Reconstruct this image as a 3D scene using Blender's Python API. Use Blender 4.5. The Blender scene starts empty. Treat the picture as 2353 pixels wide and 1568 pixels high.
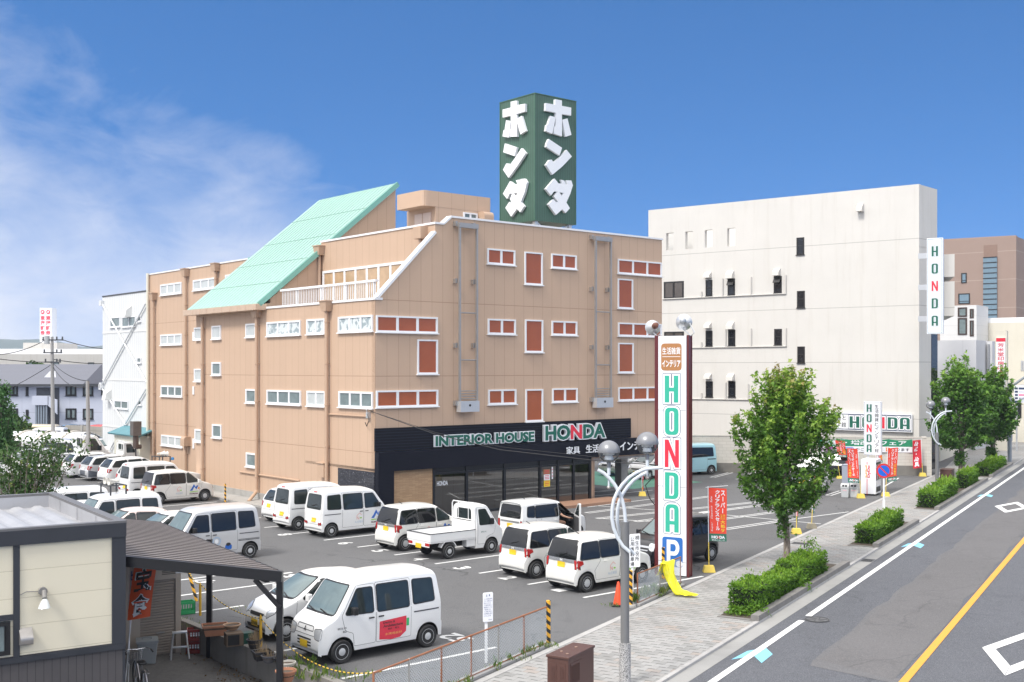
import bpy, bmesh, math, random
from mathutils import Vector, Matrix
from mathutils.bvhtree import BVHTree
from mathutils.geometry import tessellate_polygon
random.seed(7)
R = math.radians
sc = bpy.context.scene
C = sc.collection
# ------------------------------------------------------------------ camera, sky, sun
F, UC, VH, H = 2614.0, 1176.5, 847.0, 6.7      # focal length, centre, horizon (units of a 2353-wide picture), eye height
cd = bpy.data.cameras.new("camera"); cam = bpy.data.objects.new("camera", cd); C.objects.link(cam)
cam.location = (0, 0, H); cam.rotation_euler = (R(90), 0, 0)
cd.sensor_width = 36; cd.lens = 36*F/2353.0; cd.shift_y = (VH-784)/2353.0
cd.clip_start = 0.1; cd.clip_end = 20000
sc.camera = cam
sc.view_settings.view_transform = 'Standard'; sc.view_settings.look = 'None'
sc.view_settings.gamma = 1; sc.view_settings.use_curve_mapping = False
sc.view_settings.exposure = 1.22
SUN_EL, SUN_AZ = 52, 222     # azimuth clockwise from +Y
w = bpy.data.worlds.new("World"); sc.world = w; w.use_nodes = True
nt = w.node_tree; nt.nodes.clear()
def N(t, typ, **k):
    n = t.nodes.new(typ)
    for a, b in k.items(): setattr(n, a, b)
    return n
def LK(t, a, b): t.links.new(a, b)
def mathn(t, op, a, b=None, c=None, clamp=False):
    n = N(t, 'ShaderNodeMath', operation=op); n.use_clamp = clamp
    for i, x in enumerate((a, b, c)):
        if x is None: continue
        if isinstance(x, (int, float)): n.inputs[i].default_value = x
        else: LK(t, x, n.inputs[i])
    return n.outputs[0]
def mixc(t, f, a, b, bt='MIX'):
    n = N(t, 'ShaderNodeMix', data_type='RGBA', blend_type=bt)
    n.clamp_factor = True
    for s, x in ((n.inputs[0], f), (n.inputs[6], a), (n.inputs[7], b)):
        if isinstance(x, (int, float)): s.default_value = x
        elif isinstance(x, (tuple, list)): s.default_value = (*x[:3], 1)
        else: LK(t, x, s)
    return n.outputs[2]
def rampn(t, f, pts, interp='LINEAR'):
    n = N(t, 'ShaderNodeValToRGB'); LK(t, f, n.inputs[0]); r = n.color_ramp; r.interpolation = interp
    while len(r.elements) > 1: r.elements.remove(r.elements[-1])
    r.elements[0].position = pts[0][0]; r.elements[0].color = (*pts[0][1], 1)
    for p, c in pts[1:]:
        e = r.elements.new(p); e.color = (*c, 1)
    return n.outputs[0]
def noise(t, vec, scale, detail=4, rough=.55, dist=0):
    n = N(t, 'ShaderNodeTexNoise'); n.inputs['Scale'].default_value = scale; n.inputs['Detail'].default_value = detail
    n.inputs['Roughness'].default_value = rough; n.inputs['Distortion'].default_value = dist
    if vec is not None: LK(t, vec, n.inputs['Vector'])
    return n.outputs[0]
sky = N(nt, 'ShaderNodeTexSky', sky_type='NISHITA'); sky.sun_disc = False
sky.sun_elevation = R(SUN_EL); sky.sun_rotation = R(SUN_AZ); sky.air_density = 1.0; sky.dust_density = 0.3; sky.ozone_density = 2.5
tc = N(nt, 'ShaderNodeTexCoord'); sep = N(nt, 'ShaderNodeSeparateXYZ'); LK(nt, tc.outputs['Generated'], sep.inputs[0])
X, Y, Z = sep.outputs
# thin high cloud: denser towards the left and low in the sky, a bright broken overcast overhead and behind
mp = N(nt, 'ShaderNodeMapping'); mp.inputs['Scale'].default_value = (2.2, 1.0, 4.2); mp.inputs['Rotation'].default_value = (0, R(24), 0)
LK(nt, tc.outputs['Generated'], mp.inputs[0])
n1 = noise(nt, mp.outputs[0], 1.9, 9, .58, .5)
n2 = noise(nt, mp.outputs[0], 5.5, 8, .62, .9)
nn = mathn(nt, 'ADD', mathn(nt, 'MULTIPLY', n1, .72), mathn(nt, 'MULTIPLY', n2, .28))
cv_ = N(nt, 'ShaderNodeCombineXYZ'); LK(nt, X, cv_.inputs[0]); LK(nt, Y, cv_.inputs[1]); LK(nt, mathn(nt, 'MULTIPLY_ADD', Z, 1.1, .24), cv_.inputs[2]); LK(nt, cv_.outputs[0], sky.inputs[0])
left = mathn(nt, 'MULTIPLY_ADD', X, -1.8, -.22)                         # to the left
low = mathn(nt, 'MULTIPLY_ADD', Z, -3.5, .50)
den = mathn(nt, 'ADD', mathn(nt, 'ADD', left, low), mathn(nt, 'MULTIPLY', mathn(nt, 'SUBTRACT', nn, .5), 1.9))
cloud = mathn(nt, 'MULTIPLY', mathn(nt, 'SMOOTH_MIN', mathn(nt, 'MAXIMUM', den, 0), 1.0, .3), .93)
mr = N(nt, 'ShaderNodeMapRange', interpolation_type='SMOOTHSTEP'); LK(nt, Z, mr.inputs[0])
mr.inputs[1].default_value = .40; mr.inputs[2].default_value = .62
mr2 = N(nt, 'ShaderNodeMapRange', interpolation_type='SMOOTHSTEP'); LK(nt, Y, mr2.inputs[0])
mr2.inputs[1].default_value = .55; mr2.inputs[2].default_value = .15
over = mathn(nt, 'MULTIPLY', mathn(nt, 'MAXIMUM', mr.outputs[0], mathn(nt, 'MULTIPLY', mr2.outputs[0], mathn(nt, 'MULTIPLY_ADD', Z, 4.0, -.55, True))), .9)
blue = mixc(nt, 1.0, sky.outputs[0], (.27, .58, .84), 'MULTIPLY')
ccol = mixc(nt, mathn(nt, 'MULTIPLY', n2, 1.0), (3.3, 3.6, 4.3), (4.7, 4.6, 4.75))
c1 = mixc(nt, cloud, blue, ccol)
c2 = mixc(nt, over, c1, (8.3, 8.2, 8.1))
bg = N(nt, 'ShaderNodeBackground'); bg.inputs[1].default_value = .10; LK(nt, c2, bg.inputs[0])
wo = N(nt, 'ShaderNodeOutputWorld'); LK(nt, bg.outputs[0], wo.inputs[0])
sd = bpy.data.lights.new("sun", 'SUN'); so = bpy.data.objects.new("sun", sd); C.objects.link(so)
sd.energy = 1.5; sd.angle = R(14); sd.color = (1, .96, .9)
sdir = Vector((math.sin(R(SUN_AZ))*math.cos(R(SUN_EL)), math.cos(R(SUN_AZ))*math.cos(R(SUN_EL)), math.sin(R(SUN_EL))))
so.rotation_euler = sdir.to_track_quat('Z', 'Y').to_euler(); so.location = (0, -20, 60)

# ------------------------------------------------------------------ where things stand
def ray(u, v): return Vector(((u-UC)/F, 1, (VH-v)/F))
def G(u, v, z=0.0):
    r = ray(u, v); d = (z-H)/r.z; return Vector((r.x*d, d, z))
def AT(u, v, d):
    r = ray(u, v); return Vector((r.x*d, d, H+r.z*d))
def ZAT(v, d): return H+(VH-v)/F*d
class Wall:      # a vertical plane through O along d; gives (t, z) for a sight line
    def __init__(s, O, d): s.O = Vector((O[0], O[1])); s.d = Vector(d).normalized()
    def uv(s, u, v):
        k = (u-UC)/F; D = s.d; den = D.x-k*D.y
        t = (k*s.O.y-s.O.x)/den; dep = s.O.y+D.y*t
        return t, H+(VH-v)/F*dep
    def rect(s, u0, vt, vb, u1):
        t0, zt = s.uv(u0, vt); _, zb = s.uv(u0, vb); t1, _ = s.uv(u1, vt); return t0, t1, zb, zt
AX, BX = Vector((math.sin(R(50)), math.cos(R(50)))), Vector((-math.cos(R(50)), math.sin(R(50))))
STREET = Vector((math.sin(R(30.03)), math.cos(R(30.03)))); CROSS = Vector((STREET.y, -STREET.x))
ROT_A = R(40)

# ------------------------------------------------------------------ mesh helpers
class MB:
    def __init__(s): s.v = []; s.f = []; s.m = []
    def add(s, vs, fs, mi=0):
        o = len(s.v); s.v += [tuple(p) for p in vs]; s.f += [tuple(i+o for i in f) for f in fs]; s.m += [mi]*len(fs)
    def box(s, x0, y0, z0, x1, y1, z1, mi=0, T=None):
        if x0 > x1: x0, x1 = x1, x0
        if y0 > y1: y0, y1 = y1, y0
        if z0 > z1: z0, z1 = z1, z0
        vs = [(x, y, z) for x in (x0, x1) for y in (y0, y1) for z in (z0, z1)]
        if T: vs = [T(*p) for p in vs]
        s.add(vs, [(0,1,3,2),(4,6,7,5),(0,4,5,1),(2,3,7,6),(0,2,6,4),(1,5,7,3)], mi)
    def bar(s, p, q, w, h=None, mi=0, up=(0,0,1)):
        p, q = Vector(p), Vector(q); d = (q-p).normalized(); h = h or w
        a = d.cross(Vector(up))
        if a.length < 1e-4: a = d.cross(Vector((1,0,0)))
        a.normalize(); b = a.cross(d)
        vs = [e+a*i*w/2+b*j*h/2 for e in (p, q) for i in (-1,1) for j in (-1,1)]
        s.add(vs, [(0,1,3,2),(4,6,7,5),(0,4,5,1),(2,3,7,6),(0,2,6,4),(1,5,7,3)], mi)
    def tube(s, pts, r, n=8, mi=0, cap=True, closed=False):
        pts = [Vector(p) for p in pts]; k = len(pts); rr = r if isinstance(r, (list, tuple)) else [r]*k
        vs = []; prev = None
        for i, p in enumerate(pts):
            if closed: d = pts[(i+1) % k]-pts[i-1]
            else: d = pts[min(i+1, k-1)]-pts[max(i-1, 0)]
            d.normalize()
            a = prev if prev is not None else (Vector((0,0,1)) if abs(d.z) < .9 else Vector((1,0,0)))
            a = (a-d*a.dot(d)).normalized(); prev = a; b = d.cross(a)
            vs += [p+(a*math.cos(t)+b*math.sin(t))*rr[i] for t in [2*math.pi*j/n for j in range(n)]]
        fs = [(i*n+j, i*n+(j+1) % n, (i+1)*n+(j+1) % n, (i+1)*n+j) for i in range(k-1) for j in range(n)]
        if closed: fs += [((k-1)*n+j, (k-1)*n+(j+1) % n, (j+1) % n, j) for j in range(n)]
        elif cap: fs += [tuple(range(n-1, -1, -1)), tuple((k-1)*n+j for j in range(n))]
        s.add(vs, fs, mi)
    def lathe(s, prof, n=20, T=None, mi=0):     # prof: (radius, z)
        vs = []; k = len(prof)
        for r, z in prof:
            for j in range(n):
                t = 2*math.pi*j/n; vs.append((r*math.cos(t), r*math.sin(t), z))
        if T: vs = [T(*p) for p in vs]
        fs = [(i*n+j, i*n+(j+1) % n, (i+1)*n+(j+1) % n, (i+1)*n+j) for i in range(k-1) for j in range(n)]
        if prof[0][0] > 1e-4: fs.append(tuple(range(n-1, -1, -1)))
        if prof[-1][0] > 1e-4: fs.append(tuple((k-1)*n+j for j in range(n)))
        s.add(vs, fs, mi)
    def flat(s, loops, T, mi=0):                # loops: outer + holes, 2-D ; T(x, y) -> 3-D
        pts = [p for l in loops for p in l]
        tris = tessellate_polygon([[Vector((p[0], p[1], 0)) for p in l] for l in loops])
        s.add([T(*p) for p in pts], tris, mi)
    def prism(s, loops, T, d0, d1, mi=0, side=None):     # T(x, y, d)
        s.flat(loops, lambda x, y: T(x, y, d1), mi); s.flat(loops, lambda x, y: T(x, y, d0), mi)
        for l in loops:
            n = len(l); vs = [T(p[0], p[1], d) for d in (d0, d1) for p in l]
            s.add(vs, [(i, (i+1) % n, n+(i+1) % n, n+i) for i in range(n)], mi if side is None else side)
    def build(s, name, mats, parent=None, smooth=False, bevel=0, fix=True, seg=2):
        me = bpy.data.meshes.new(name); me.from_pydata(s.v, [], s.f)
        for m in (mats if isinstance(mats, (list, tuple)) else [mats]): me.materials.append(m)
        me.polygons.foreach_set('material_index', s.m)
        if fix:
            bm = bmesh.new(); bm.from_mesh(me); bmesh.ops.recalc_face_normals(bm, faces=bm.faces); bm.to_mesh(me); bm.free()
        if smooth:
            me.polygons.foreach_set('use_smooth', [True]*len(me.polygons)); me.set_sharp_from_angle(angle=R(38))
        me.update()
        o = bpy.data.objects.new(name, me); C.objects.link(o)
        if parent: o.parent = parent
        if bevel:
            b = o.modifiers.new('bevel', 'BEVEL'); b.width = bevel; b.segments = seg; b.limit_method = 'ANGLE'; b.angle_limit = R(40)
        return o
def tag(o, label=None, cat=None, group=None, kind=None):
    for k, x in (('label', label), ('category', cat), ('group', group), ('kind', kind)):
        if x: o[k] = x
    return o
def empty(name, loc, rz=0, label=None, cat=None, group=None):
    o = bpy.data.objects.new(name, None); C.objects.link(o); o.location = loc; o.rotation_euler = (0, 0, rz)
    o.empty_display_size = .2
    return tag(o, label, cat, group)
KIDS = {}
def copy_tree(o, parent=None):
    c = o.copy(); C.objects.link(c); c.parent = parent
    for k in ('label', 'group'):
        if parent is None and k in c: del c[k]
    for ch in list(o.children): copy_tree(ch, c)
    return c
def rpoly(pts, r, n=4):      # polygon with rounded corners
    out = []; k = len(pts); rr = r if isinstance(r, (list, tuple)) else [r]*k
    for i in range(k):
        p0, p, p1 = Vector(pts[i-1]), Vector(pts[i]), Vector(pts[(i+1) % k])
        a, b = p0-p, p1-p; d = min(rr[i], a.length*.49, b.length*.49)
        if d < 1e-5: out.append(tuple(p)); continue
        A, B = p+a.normalized()*d, p+b.normalized()*d
        for j in range(n+1):
            t = j/n; q = A*(1-t)**2+p*2*t*(1-t)+B*t*t; out.append((q.x, q.y))
    return out
def rect2(x0, y0, x1, y1): return [(x0, y0), (x1, y0), (x1, y1), (x0, y1)]
def area(p): return sum(p[i-1][0]*p[i][1]-p[i][0]*p[i-1][1] for i in range(len(p)))/2
def grow(p, d):              # offset a polygon outwards by d
    if area(p) < 0: p = p[::-1]
    out = []; n = len(p)
    for i in range(n):
        a, b, c = Vector(p[i-1]), Vector(p[i]), Vector(p[(i+1) % n])
        e, f = (b-a), (c-b)
        if e.length < 1e-6 or f.length < 1e-6: out.append(tuple(b)); continue
        e.normalize(); f.normalize(); n1, n2 = Vector((e.y, -e.x)), Vector((f.y, -f.x)); m = n1+n2
        m = m/max(m.length_squared/2, .35) if m.length > 1e-6 else n1
        q = b+m*d; out.append((q.x, q.y))
    return out
# block capitals of the shop signs, on a 1 x 1.55 cell
def arc(cx, cy, rx, ry, a0, a1, n=8): return [(cx+rx*math.cos(R(a0+(a1-a0)*i/n)), cy+ry*math.sin(R(a0+(a1-a0)*i/n))) for i in range(n+1)]
def rr(x0, y0, x1, y1, r): return rpoly(rect2(x0, y0, x1, y1), r, 5)
s_ = .33; h_ = 1.9
BLOCK = {
 'H': [[(0,0),(s_,0),(s_,.78),(1-s_,.78),(1-s_,0),(1,0),(1,h_),(1-s_,h_),(1-s_,1.05),(s_,1.05),(s_,h_),(0,h_)]],
 'O': [rr(0,0,1,h_,.36), rr(s_,.24,1-s_,h_-.24,.16)],
 'N': [[(0,0),(s_*.8,0),(s_*.8,1.2),(1-s_*.8,0),(1,0),(1,h_),(1-s_*.8,h_),(1-s_*.8,.75),(s_*.8,h_),(0,h_)]],
 'D': [rpoly([(0,0),(1,0),(1,h_),(0,h_)], [.02,.42,.42,.02], 6), rpoly([(s_,.24),(1-s_,.24),(1-s_,h_-.24),(s_,h_-.24)], [.02,.2,.2,.02], 5)],
 'A': [rpoly([(0,0),(s_,0),(s_,.52),(1-s_,.52),(1-s_,0),(1,0),(1,h_),(0,h_)], [.01,.01,.01,.01,.01,.01,.4,.4], 6), rpoly([(s_,.76),(1-s_,.76),(1-s_,h_-.24),(s_,h_-.24)], [.02,.02,.16,.16], 5)],
}
def block_letter(mb, ch, x0, y0, wd, ht, T, mi_fill, layers=()):
    """layers: (grow, depth, material) drawn below the fill; T(x, y, depth)"""
    loops = [[(x0+p[0]*wd, y0+p[1]*ht/h_) for p in l] for l in BLOCK[ch]]
    for g, d, mi in layers:
        ls = [grow(loops[0], g)]+[grow(l, -g) for l in loops[1:]]
        mb.flat(ls, lambda x, y: T(x, y, d), mi)
    mb.flat(loops, lambda x, y: T(x, y, .012), mi_fill)
_tc = {}
def text_tris(s, bold=0.0, shear=0):
    k = (s, bold, shear)
    if k not in _tc:
        cu = bpy.data.curves.new('t', 'FONT'); cu.body = s; cu.size = 1; cu.offset = bold; cu.shear = shear; cu.resolution_u = 3
        o = bpy.data.objects.new('t', cu); C.objects.link(o)
        dg = bpy.context.evaluated_depsgraph_get(); me = bpy.data.meshes.new_from_object(o.evaluated_get(dg))
        vs = [(v.co.x, v.co.y) for v in me.vertices]; fs = [tuple(p.vertices) for p in me.polygons]
        bpy.data.objects.remove(o); bpy.data.curves.remove(cu); bpy.data.meshes.remove(me)
        xs = [p[0] for p in vs] or [0]; ys = [p[1] for p in vs] or [0]
        _tc[k] = (vs, fs, min(xs), max(xs), min(ys), max(ys))
    return _tc[k]
def text_fit(mb, s, x0, y0, x1, y1, T, mi=0, bold=0.0, keep=False, shear=0):   # text filling a rectangle; T(x, y)
    vs, fs, a, b, c, d = text_tris(s, bold, shear)
    if not fs: return
    sx, sy = (x1-x0)/max(b-a, 1e-6), (y1-y0)/max(d-c, 1e-6)
    if keep:
        k = min(sx, sy); ox = (x0+x1)/2-(a+b)/2*k; oy = (y0+y1)/2-(c+d)/2*k; sx = sy = k
    else: ox = x0-a*sx; oy = y0-c*sy
    mb.add([T(p[0]*sx+ox, p[1]*sy+oy) for p in vs], fs, mi)
def text_down(mb, s, x0, y0, x1, y1, T, mi=0, bold=0.0):    # one character under another
    n = len(s); hh = (y1-y0)/n
    for i, ch in enumerate(s):
        if ch == ' ': continue
        yt = y1-i*hh
        if ch == 'ー': mb.flat([rect2((x0+x1)/2-(x1-x0)*.08, yt-hh*.9, (x0+x1)/2+(x1-x0)*.08, yt-hh*.1)], lambda x, y: T(x, y), mi)
        elif ch == '・': mb.flat([rect2((x0+x1)/2-hh*.1, yt-hh*.6, (x0+x1)/2+hh*.1, yt-hh*.4)], lambda x, y: T(x, y), mi)
        else: text_fit(mb, ch, x0, yt-hh*.93, x1, yt-hh*.07, T, mi, bold)

# ------------------------------------------------------------------ materials
def base_mat(name):
    m = bpy.data.materials.new(name); m.use_nodes = True; t = m.node_tree
    b = t.nodes['Principled BSDF']; return m, t, b
def M(name, col, rough=.5, var=.12, scale=3.0, metal=0.0, coat=0.0, bump=0.0, bscale=40, spec=None, dirt=0.0, streak=0.0, alpha=None, emit=None, trans=None):
    m, t, b = base_mat(name)
    co = N(t, 'ShaderNodeTexCoord').outputs['Object']
    n = noise(t, co, scale, 5, .6)
    lo = tuple(c*(1-var) for c in col); hi = tuple(min(1, c*(1+var)) for c in col)
    c = mixc(t, n, lo, hi)
    if dirt:
        d = noise(t, co, scale*.35, 6, .65, .6)
        dd = mathn(t, 'MULTIPLY', mathn(t, 'SUBTRACT', d, .52, clamp=True), dirt*5, clamp=True)
        c = mixc(t, dd, c, tuple(x*.45 for x in col))
    if streak:
        mp = N(t, 'ShaderNodeMapping'); mp.inputs['Scale'].default_value = (2.2, 2.2, .10); LK(t, co, mp.inputs[0])
        d = noise(t, mp.outputs[0], 1.6, 7, .7)
        dd = mathn(t, 'MULTIPLY', mathn(t, 'SUBTRACT', d, .55, clamp=True), streak*6, clamp=True)
        c = mixc(t, dd, c, tuple(x*k for x, k in zip(col, (.62, .58, .54))))
    LK(t, c, b.inputs['Base Color'])
    b.inputs['Roughness'].default_value = rough; b.inputs['Metallic'].default_value = metal
    if coat: b.inputs['Coat Weight'].default_value = coat; b.inputs['Coat Roughness'].default_value = .06
    if spec is not None: b.inputs['Specular IOR Level'].default_value = spec
    if bump:
        bn = N(t, 'ShaderNodeBump'); bn.inputs['Strength'].default_value = bump; bn.inputs['Distance'].default_value = .02
        LK(t, noise(t, co, bscale, 4, .6), bn.inputs['Height']); LK(t, bn.outputs[0], b.inputs['Normal'])
    if alpha is not None: b.inputs['Alpha'].default_value = alpha
    return m
def panel_mat(name, col, axis, pitch, rows, line=(.62,.55,.5), wd=.016, rough=.6, streak=.0, var=.05):
    m, t, b = base_mat(name)
    co = N(t, 'ShaderNodeTexCoord').outputs['Object']; s = N(t, 'ShaderNodeSeparateXYZ'); LK(t, co, s.inputs[0])
    a, z = s.outputs[axis], s.outputs[2]
    n = noise(t, co, .9, 5, .6); c = mixc(t, n, tuple(x*(1-var) for x in col), tuple(min(1, x*(1+var)) for x in col))
    pid = mathn(t, 'FLOOR', mathn(t, 'DIVIDE', a, pitch))
    wn = N(t, 'ShaderNodeTexWhiteNoise', noise_dimensions='1D'); LK(t, pid, wn.inputs['W'])
    c = mixc(t, mathn(t, 'MULTIPLY', wn.outputs[0], .10), c, tuple(x*.80 for x in col))
    fr = mathn(t, 'FRACT', mathn(t, 'DIVIDE', a, pitch))
    ln = mathn(t, 'LESS_THAN', fr, wd/pitch)
    for zr in rows:
        ln = mathn(t, 'MAXIMUM', ln, mathn(t, 'LESS_THAN', mathn(t, 'ABSOLUTE', mathn(t, 'SUBTRACT', z, zr)), wd*.9))
    if streak:
        mp = N(t, 'ShaderNodeMapping'); mp.inputs['Scale'].default_value = (2.5, 2.5, .12); LK(t, co, mp.inputs[0])
        d = noise(t, mp.outputs[0], 1.5, 7, .7); dd = mathn(t, 'MULTIPLY', mathn(t, 'SUBTRACT', d, .56, clamp=True), streak*6, clamp=True)
        c = mixc(t, dd, c, tuple(x*.7 for x in col))
    c = mixc(t, mathn(t, 'MULTIPLY', ln, .85), c, tuple(x*y for x, y in zip(col, line)))
    LK(t, c, b.inputs['Base Color']); b.inputs['Roughness'].default_value = rough
    bn = N(t, 'ShaderNodeBump'); bn.inputs['Strength'].default_value = .35; bn.inputs['Distance'].default_value = .01
    LK(t, mathn(t, 'MULTIPLY_ADD', ln, -1.0, mathn(t, 'MULTIPLY', noise(t, co, 30, 3), .12)), bn.inputs['Height']); LK(t, bn.outputs[0], b.inputs['Normal'])
    return m
def rib_mat(name, col, axis, pitch, dark=.6, rough=.5, duty=.25, streak=0, metal=0):
    return panel_mat(name, col, axis, pitch, [], (dark,)*3, pitch*duty, rough, streak)
def asphalt(name, col, cracks=.5, speck=.35, seed=0):
    m, t, b = base_mat(name)
    co = N(t, 'ShaderNodeTexCoord').outputs['Object']
    mp = N(t, 'ShaderNodeMapping'); mp.inputs['Location'].default_value = (seed*3.1, seed*1.7, 0); LK(t, co, mp.inputs[0]); v = mp.outputs[0]
    c = mixc(t, noise(t, v, .16, 6, .62, .4), tuple(x*.70 for x in col), tuple(x*1.26 for x in col))
    c = mixc(t, mathn(t, 'MULTIPLY', mathn(t, 'SUBTRACT', noise(t, v, 13, 3, .7), .42, clamp=True), speck*2.6, clamp=True), c, tuple(min(1, x*1.7) for x in col))
    c = mixc(t, mathn(t, 'MULTIPLY', mathn(t, 'SUBTRACT', noise(t, v, .7, 6, .7, .8), .54, clamp=True), 3.4, clamp=True), c, tuple(x*.62 for x in col))
    c = mixc(t, mathn(t, 'MULTIPLY', mathn(t, 'SUBTRACT', noise(t, v, 38, 2, .6), .5, clamp=True), speck*6, clamp=True), c, tuple(min(1, x*2.2+.03) for x in col))
    c = mixc(t, mathn(t, 'MULTIPLY', mathn(t, 'SUBTRACT', noise(t, v, 55, 2, .6), .55, clamp=True), speck*8, clamp=True), c, tuple(x*.4 for x in col))
    vo = N(t, 'ShaderNodeTexVoronoi', feature='DISTANCE_TO_EDGE'); vo.inputs['Scale'].default_value = .23; 
    wv = N(t, 'ShaderNodeVectorMath', operation='ADD'); LK(t, v, wv.inputs[0])
    nz = N(t, 'ShaderNodeTexNoise'); nz.inputs['Scale'].default_value = .8; nz.inputs['Detail'].default_value = 6; LK(t, v, nz.inputs['Vector']); LK(t, nz.outputs[1], wv.inputs[1]); LK(t, wv.outputs[0], vo.inputs['Vector'])
    ck = mathn(t, 'MULTIPLY', mathn(t, 'LESS_THAN', vo.outputs[0], .006), mathn(t, 'GREATER_THAN', noise(t, v, .35, 2), .5))
    c = mixc(t, mathn(t, 'MULTIPLY', ck, cracks), c, tuple(x*.35 for x in col))
    LK(t, c, b.inputs['Base Color']); b.inputs['Roughness'].default_value = .82; b.inputs['Specular IOR Level'].default_value = .35
    bn = N(t, 'ShaderNodeBump'); bn.inputs['Strength'].default_value = .5; bn.inputs['Distance'].default_value = .01
    LK(t, noise(t, v, 60, 2), bn.inputs['Height']); LK(t, bn.outputs[0], b.inputs['Normal'])
    return m
def paint_line(name, col, wear=.5):     # road paint with worn spots
    m, t, b = base_mat(name)
    co = N(t, 'ShaderNodeTexCoord').outputs['Object']
    k = mathn(t, 'MULTIPLY', mathn(t, 'SUBTRACT', noise(t, co, 9, 6, .75), .58, clamp=True), wear*9, clamp=True)
    c = mixc(t, noise(t, co, 1.2, 4), tuple(x*.86 for x in col), col)
    c = mixc(t, k, c, (.10,.10,.105))
    LK(t, c, b.inputs['Base Color']); b.inputs['Roughness'].default_value = .7
    return m
def glass(name, tint=(.02,.025,.03), rough=.04, see=0.0, see_col=(.55,.62,.62), var=.3, ior=1.5):
    m, t, b = base_mat(name)
    co = N(t, 'ShaderNodeTexCoord').outputs['Object']
    LK(t, mixc(t, noise(t, co, 2.2, 4, .6, .5), tuple(x*(1-var) for x in tint), tuple(x*(1+var) for x in tint)), b.inputs['Base Color'])
    b.inputs['Roughness'].default_value = rough; b.inputs['IOR'].default_value = 1.5; b.inputs['Specular IOR Level'].default_value = .6
    if see:
        tr = N(t, 'ShaderNodeBsdfTransparent'); tr.inputs[0].default_value = (*see_col, 1); b.inputs['Specular IOR Level'].default_value = 0
        fr = N(t, 'ShaderNodeFresnel'); fr.inputs[0].default_value = ior; gl = N(t, 'ShaderNodeBsdfGlossy'); gl.inputs['Roughness'].default_value = rough
        mx = N(t, 'ShaderNodeMixShader'); mx.inputs[0].default_value = see; LK(t, b.outputs[0], mx.inputs[1]); LK(t, tr.outputs[0], mx.inputs[2])
        m2 = N(t, 'ShaderNodeMixShader'); LK(t, fr.outputs[0], m2.inputs[0]); LK(t, mx.outputs[0], m2.inputs[1]); LK(t, gl.outputs[0], m2.inputs[2])
        LK(t, m2.outputs[0], t.nodes['Material Output'].inputs[0])
    return m
def leafmat(name, cols, rough=.5, transl=.25):
    m, t, b = base_mat(name)
    at = N(t, 'ShaderNodeAttribute', attribute_name='tone')
    c = rampn(t, at.outputs['Fac'], [(i/(len(cols)-1), k) for i, k in enumerate(cols)])
    LK(t, c, b.inputs['Base Color']); b.inputs['Roughness'].default_value = rough; b.inputs['Specular IOR Level'].default_value = .3
    tl = N(t, 'ShaderNodeBsdfTranslucent'); LK(t, mixc(t, 1.0, c, (1.0, 1.15, .6), 'MULTIPLY'), tl.inputs[0])
    mx = N(t, 'ShaderNodeMixShader'); mx.inputs[0].default_value = transl
    LK(t, b.outputs[0], mx.inputs[1]); LK(t, tl.outputs[0], mx.inputs[2]); LK(t, mx.outputs[0], t.nodes['Material Output'].inputs[0])
    return m
TAN = (.54, .378, .268)
white = M('white_paint_trim', (.80,.80,.81), .45, .04, 2)
signwhite = M('sign_white', (.84,.85,.87), .35, .03, 1.2, streak=.06)
alu = M('aluminium', (.62,.63,.64), .38, .06, 6, metal=.6)
steel = M('brushed_steel', (.42,.40,.38), .4, .15, 5, metal=.7)
darkgrey = M('dark_grey_metal', (.055,.058,.065), .45, .15, 4)
black = M('black_plastic', (.012,.012,.013), .45, .2, 5)
rubber = M('tyre_rubber', (.018,.018,.019), .75, .2, 8)
concrete = M('concrete', (.36,.35,.33), .85, .16, 2.2, bump=.3, dirt=.5, streak=.25)
tanpaint = M('tan_painted_metal', (.50,.345,.24), .45, .06, 3)
green_ink = M('sign_green', (.012,.125,.085), .4, .08, 3)
mint_ink = M('sign_mint', (.035,.42,.29), .4, .05, 3)
red_ink = M('sign_red', (.70,.03,.06), .4, .06, 3)
navy_ink = M('sign_navy', (.03,.05,.12), .45, .1, 3)
black_ink = M('sign_black', (.03,.03,.032), .5, .1, 3)
blue_ink = M('sign_blue', (.02,.14,.46), .4, .06, 3)
yellow_ink = M('sign_yellow', (.80,.62,.03), .45, .06, 3)
# ------------------------------------------------------------------ the setting
CO = G(862, 1202)                                     # near corner of the tan store
def LW(x, y, z=0): p = CO+Vector((AX.x*x+BX.x*y, AX.y*x+BX.y*y, 0)); p.z = z; return p      # lot coordinates -> world
def WL(p): d = Vector((p[0]-CO.x, p[1]-CO.y)); return d.dot(AX), d.dot(BX)
def LG(u, v, z=0): return WL(G(u, v, z))
def SW(s, q, z=0): return Vector((CROSS.x*s+STREET.x*q, CROSS.y*s+STREET.y*q, z))
def WS(p): return p[0]*CROSS.x+p[1]*CROSS.y, p[0]*STREET.x+p[1]*STREET.y
ROT_S = R(-30.03)
def sheet(name, pts, z, mat, depth=0, rz=0, frame=None):
    mb = MB(); mb.flat([[(p[0], p[1]) for p in pts]], lambda x, y: (x, y, z))
    if depth:
        n = len(pts); mb.add([(p[0], p[1], zz) for zz in (z, z-depth) for p in pts], [(i, (i+1) % n, n+(i+1) % n, n+i) for i in range(n)])
    o = mb.build(name, mat, fix=bool(depth)); o.rotation_euler.z = rz
    for p in o.data.polygons:
        if not depth and p.normal.z < 0: o.data.flip_normals(); break
    o['kind'] = 'structure'; return o
m_ground = M('ground_soil', (.12,.115,.10), .9, .3, .05)
sheet('ground', [(-3000,-120),(3000,-120),(3000,3100),(-3000,3100)], -.60, m_ground)
m_lot = asphalt('lot_asphalt', (.110,.110,.113), .6, .36)
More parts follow.
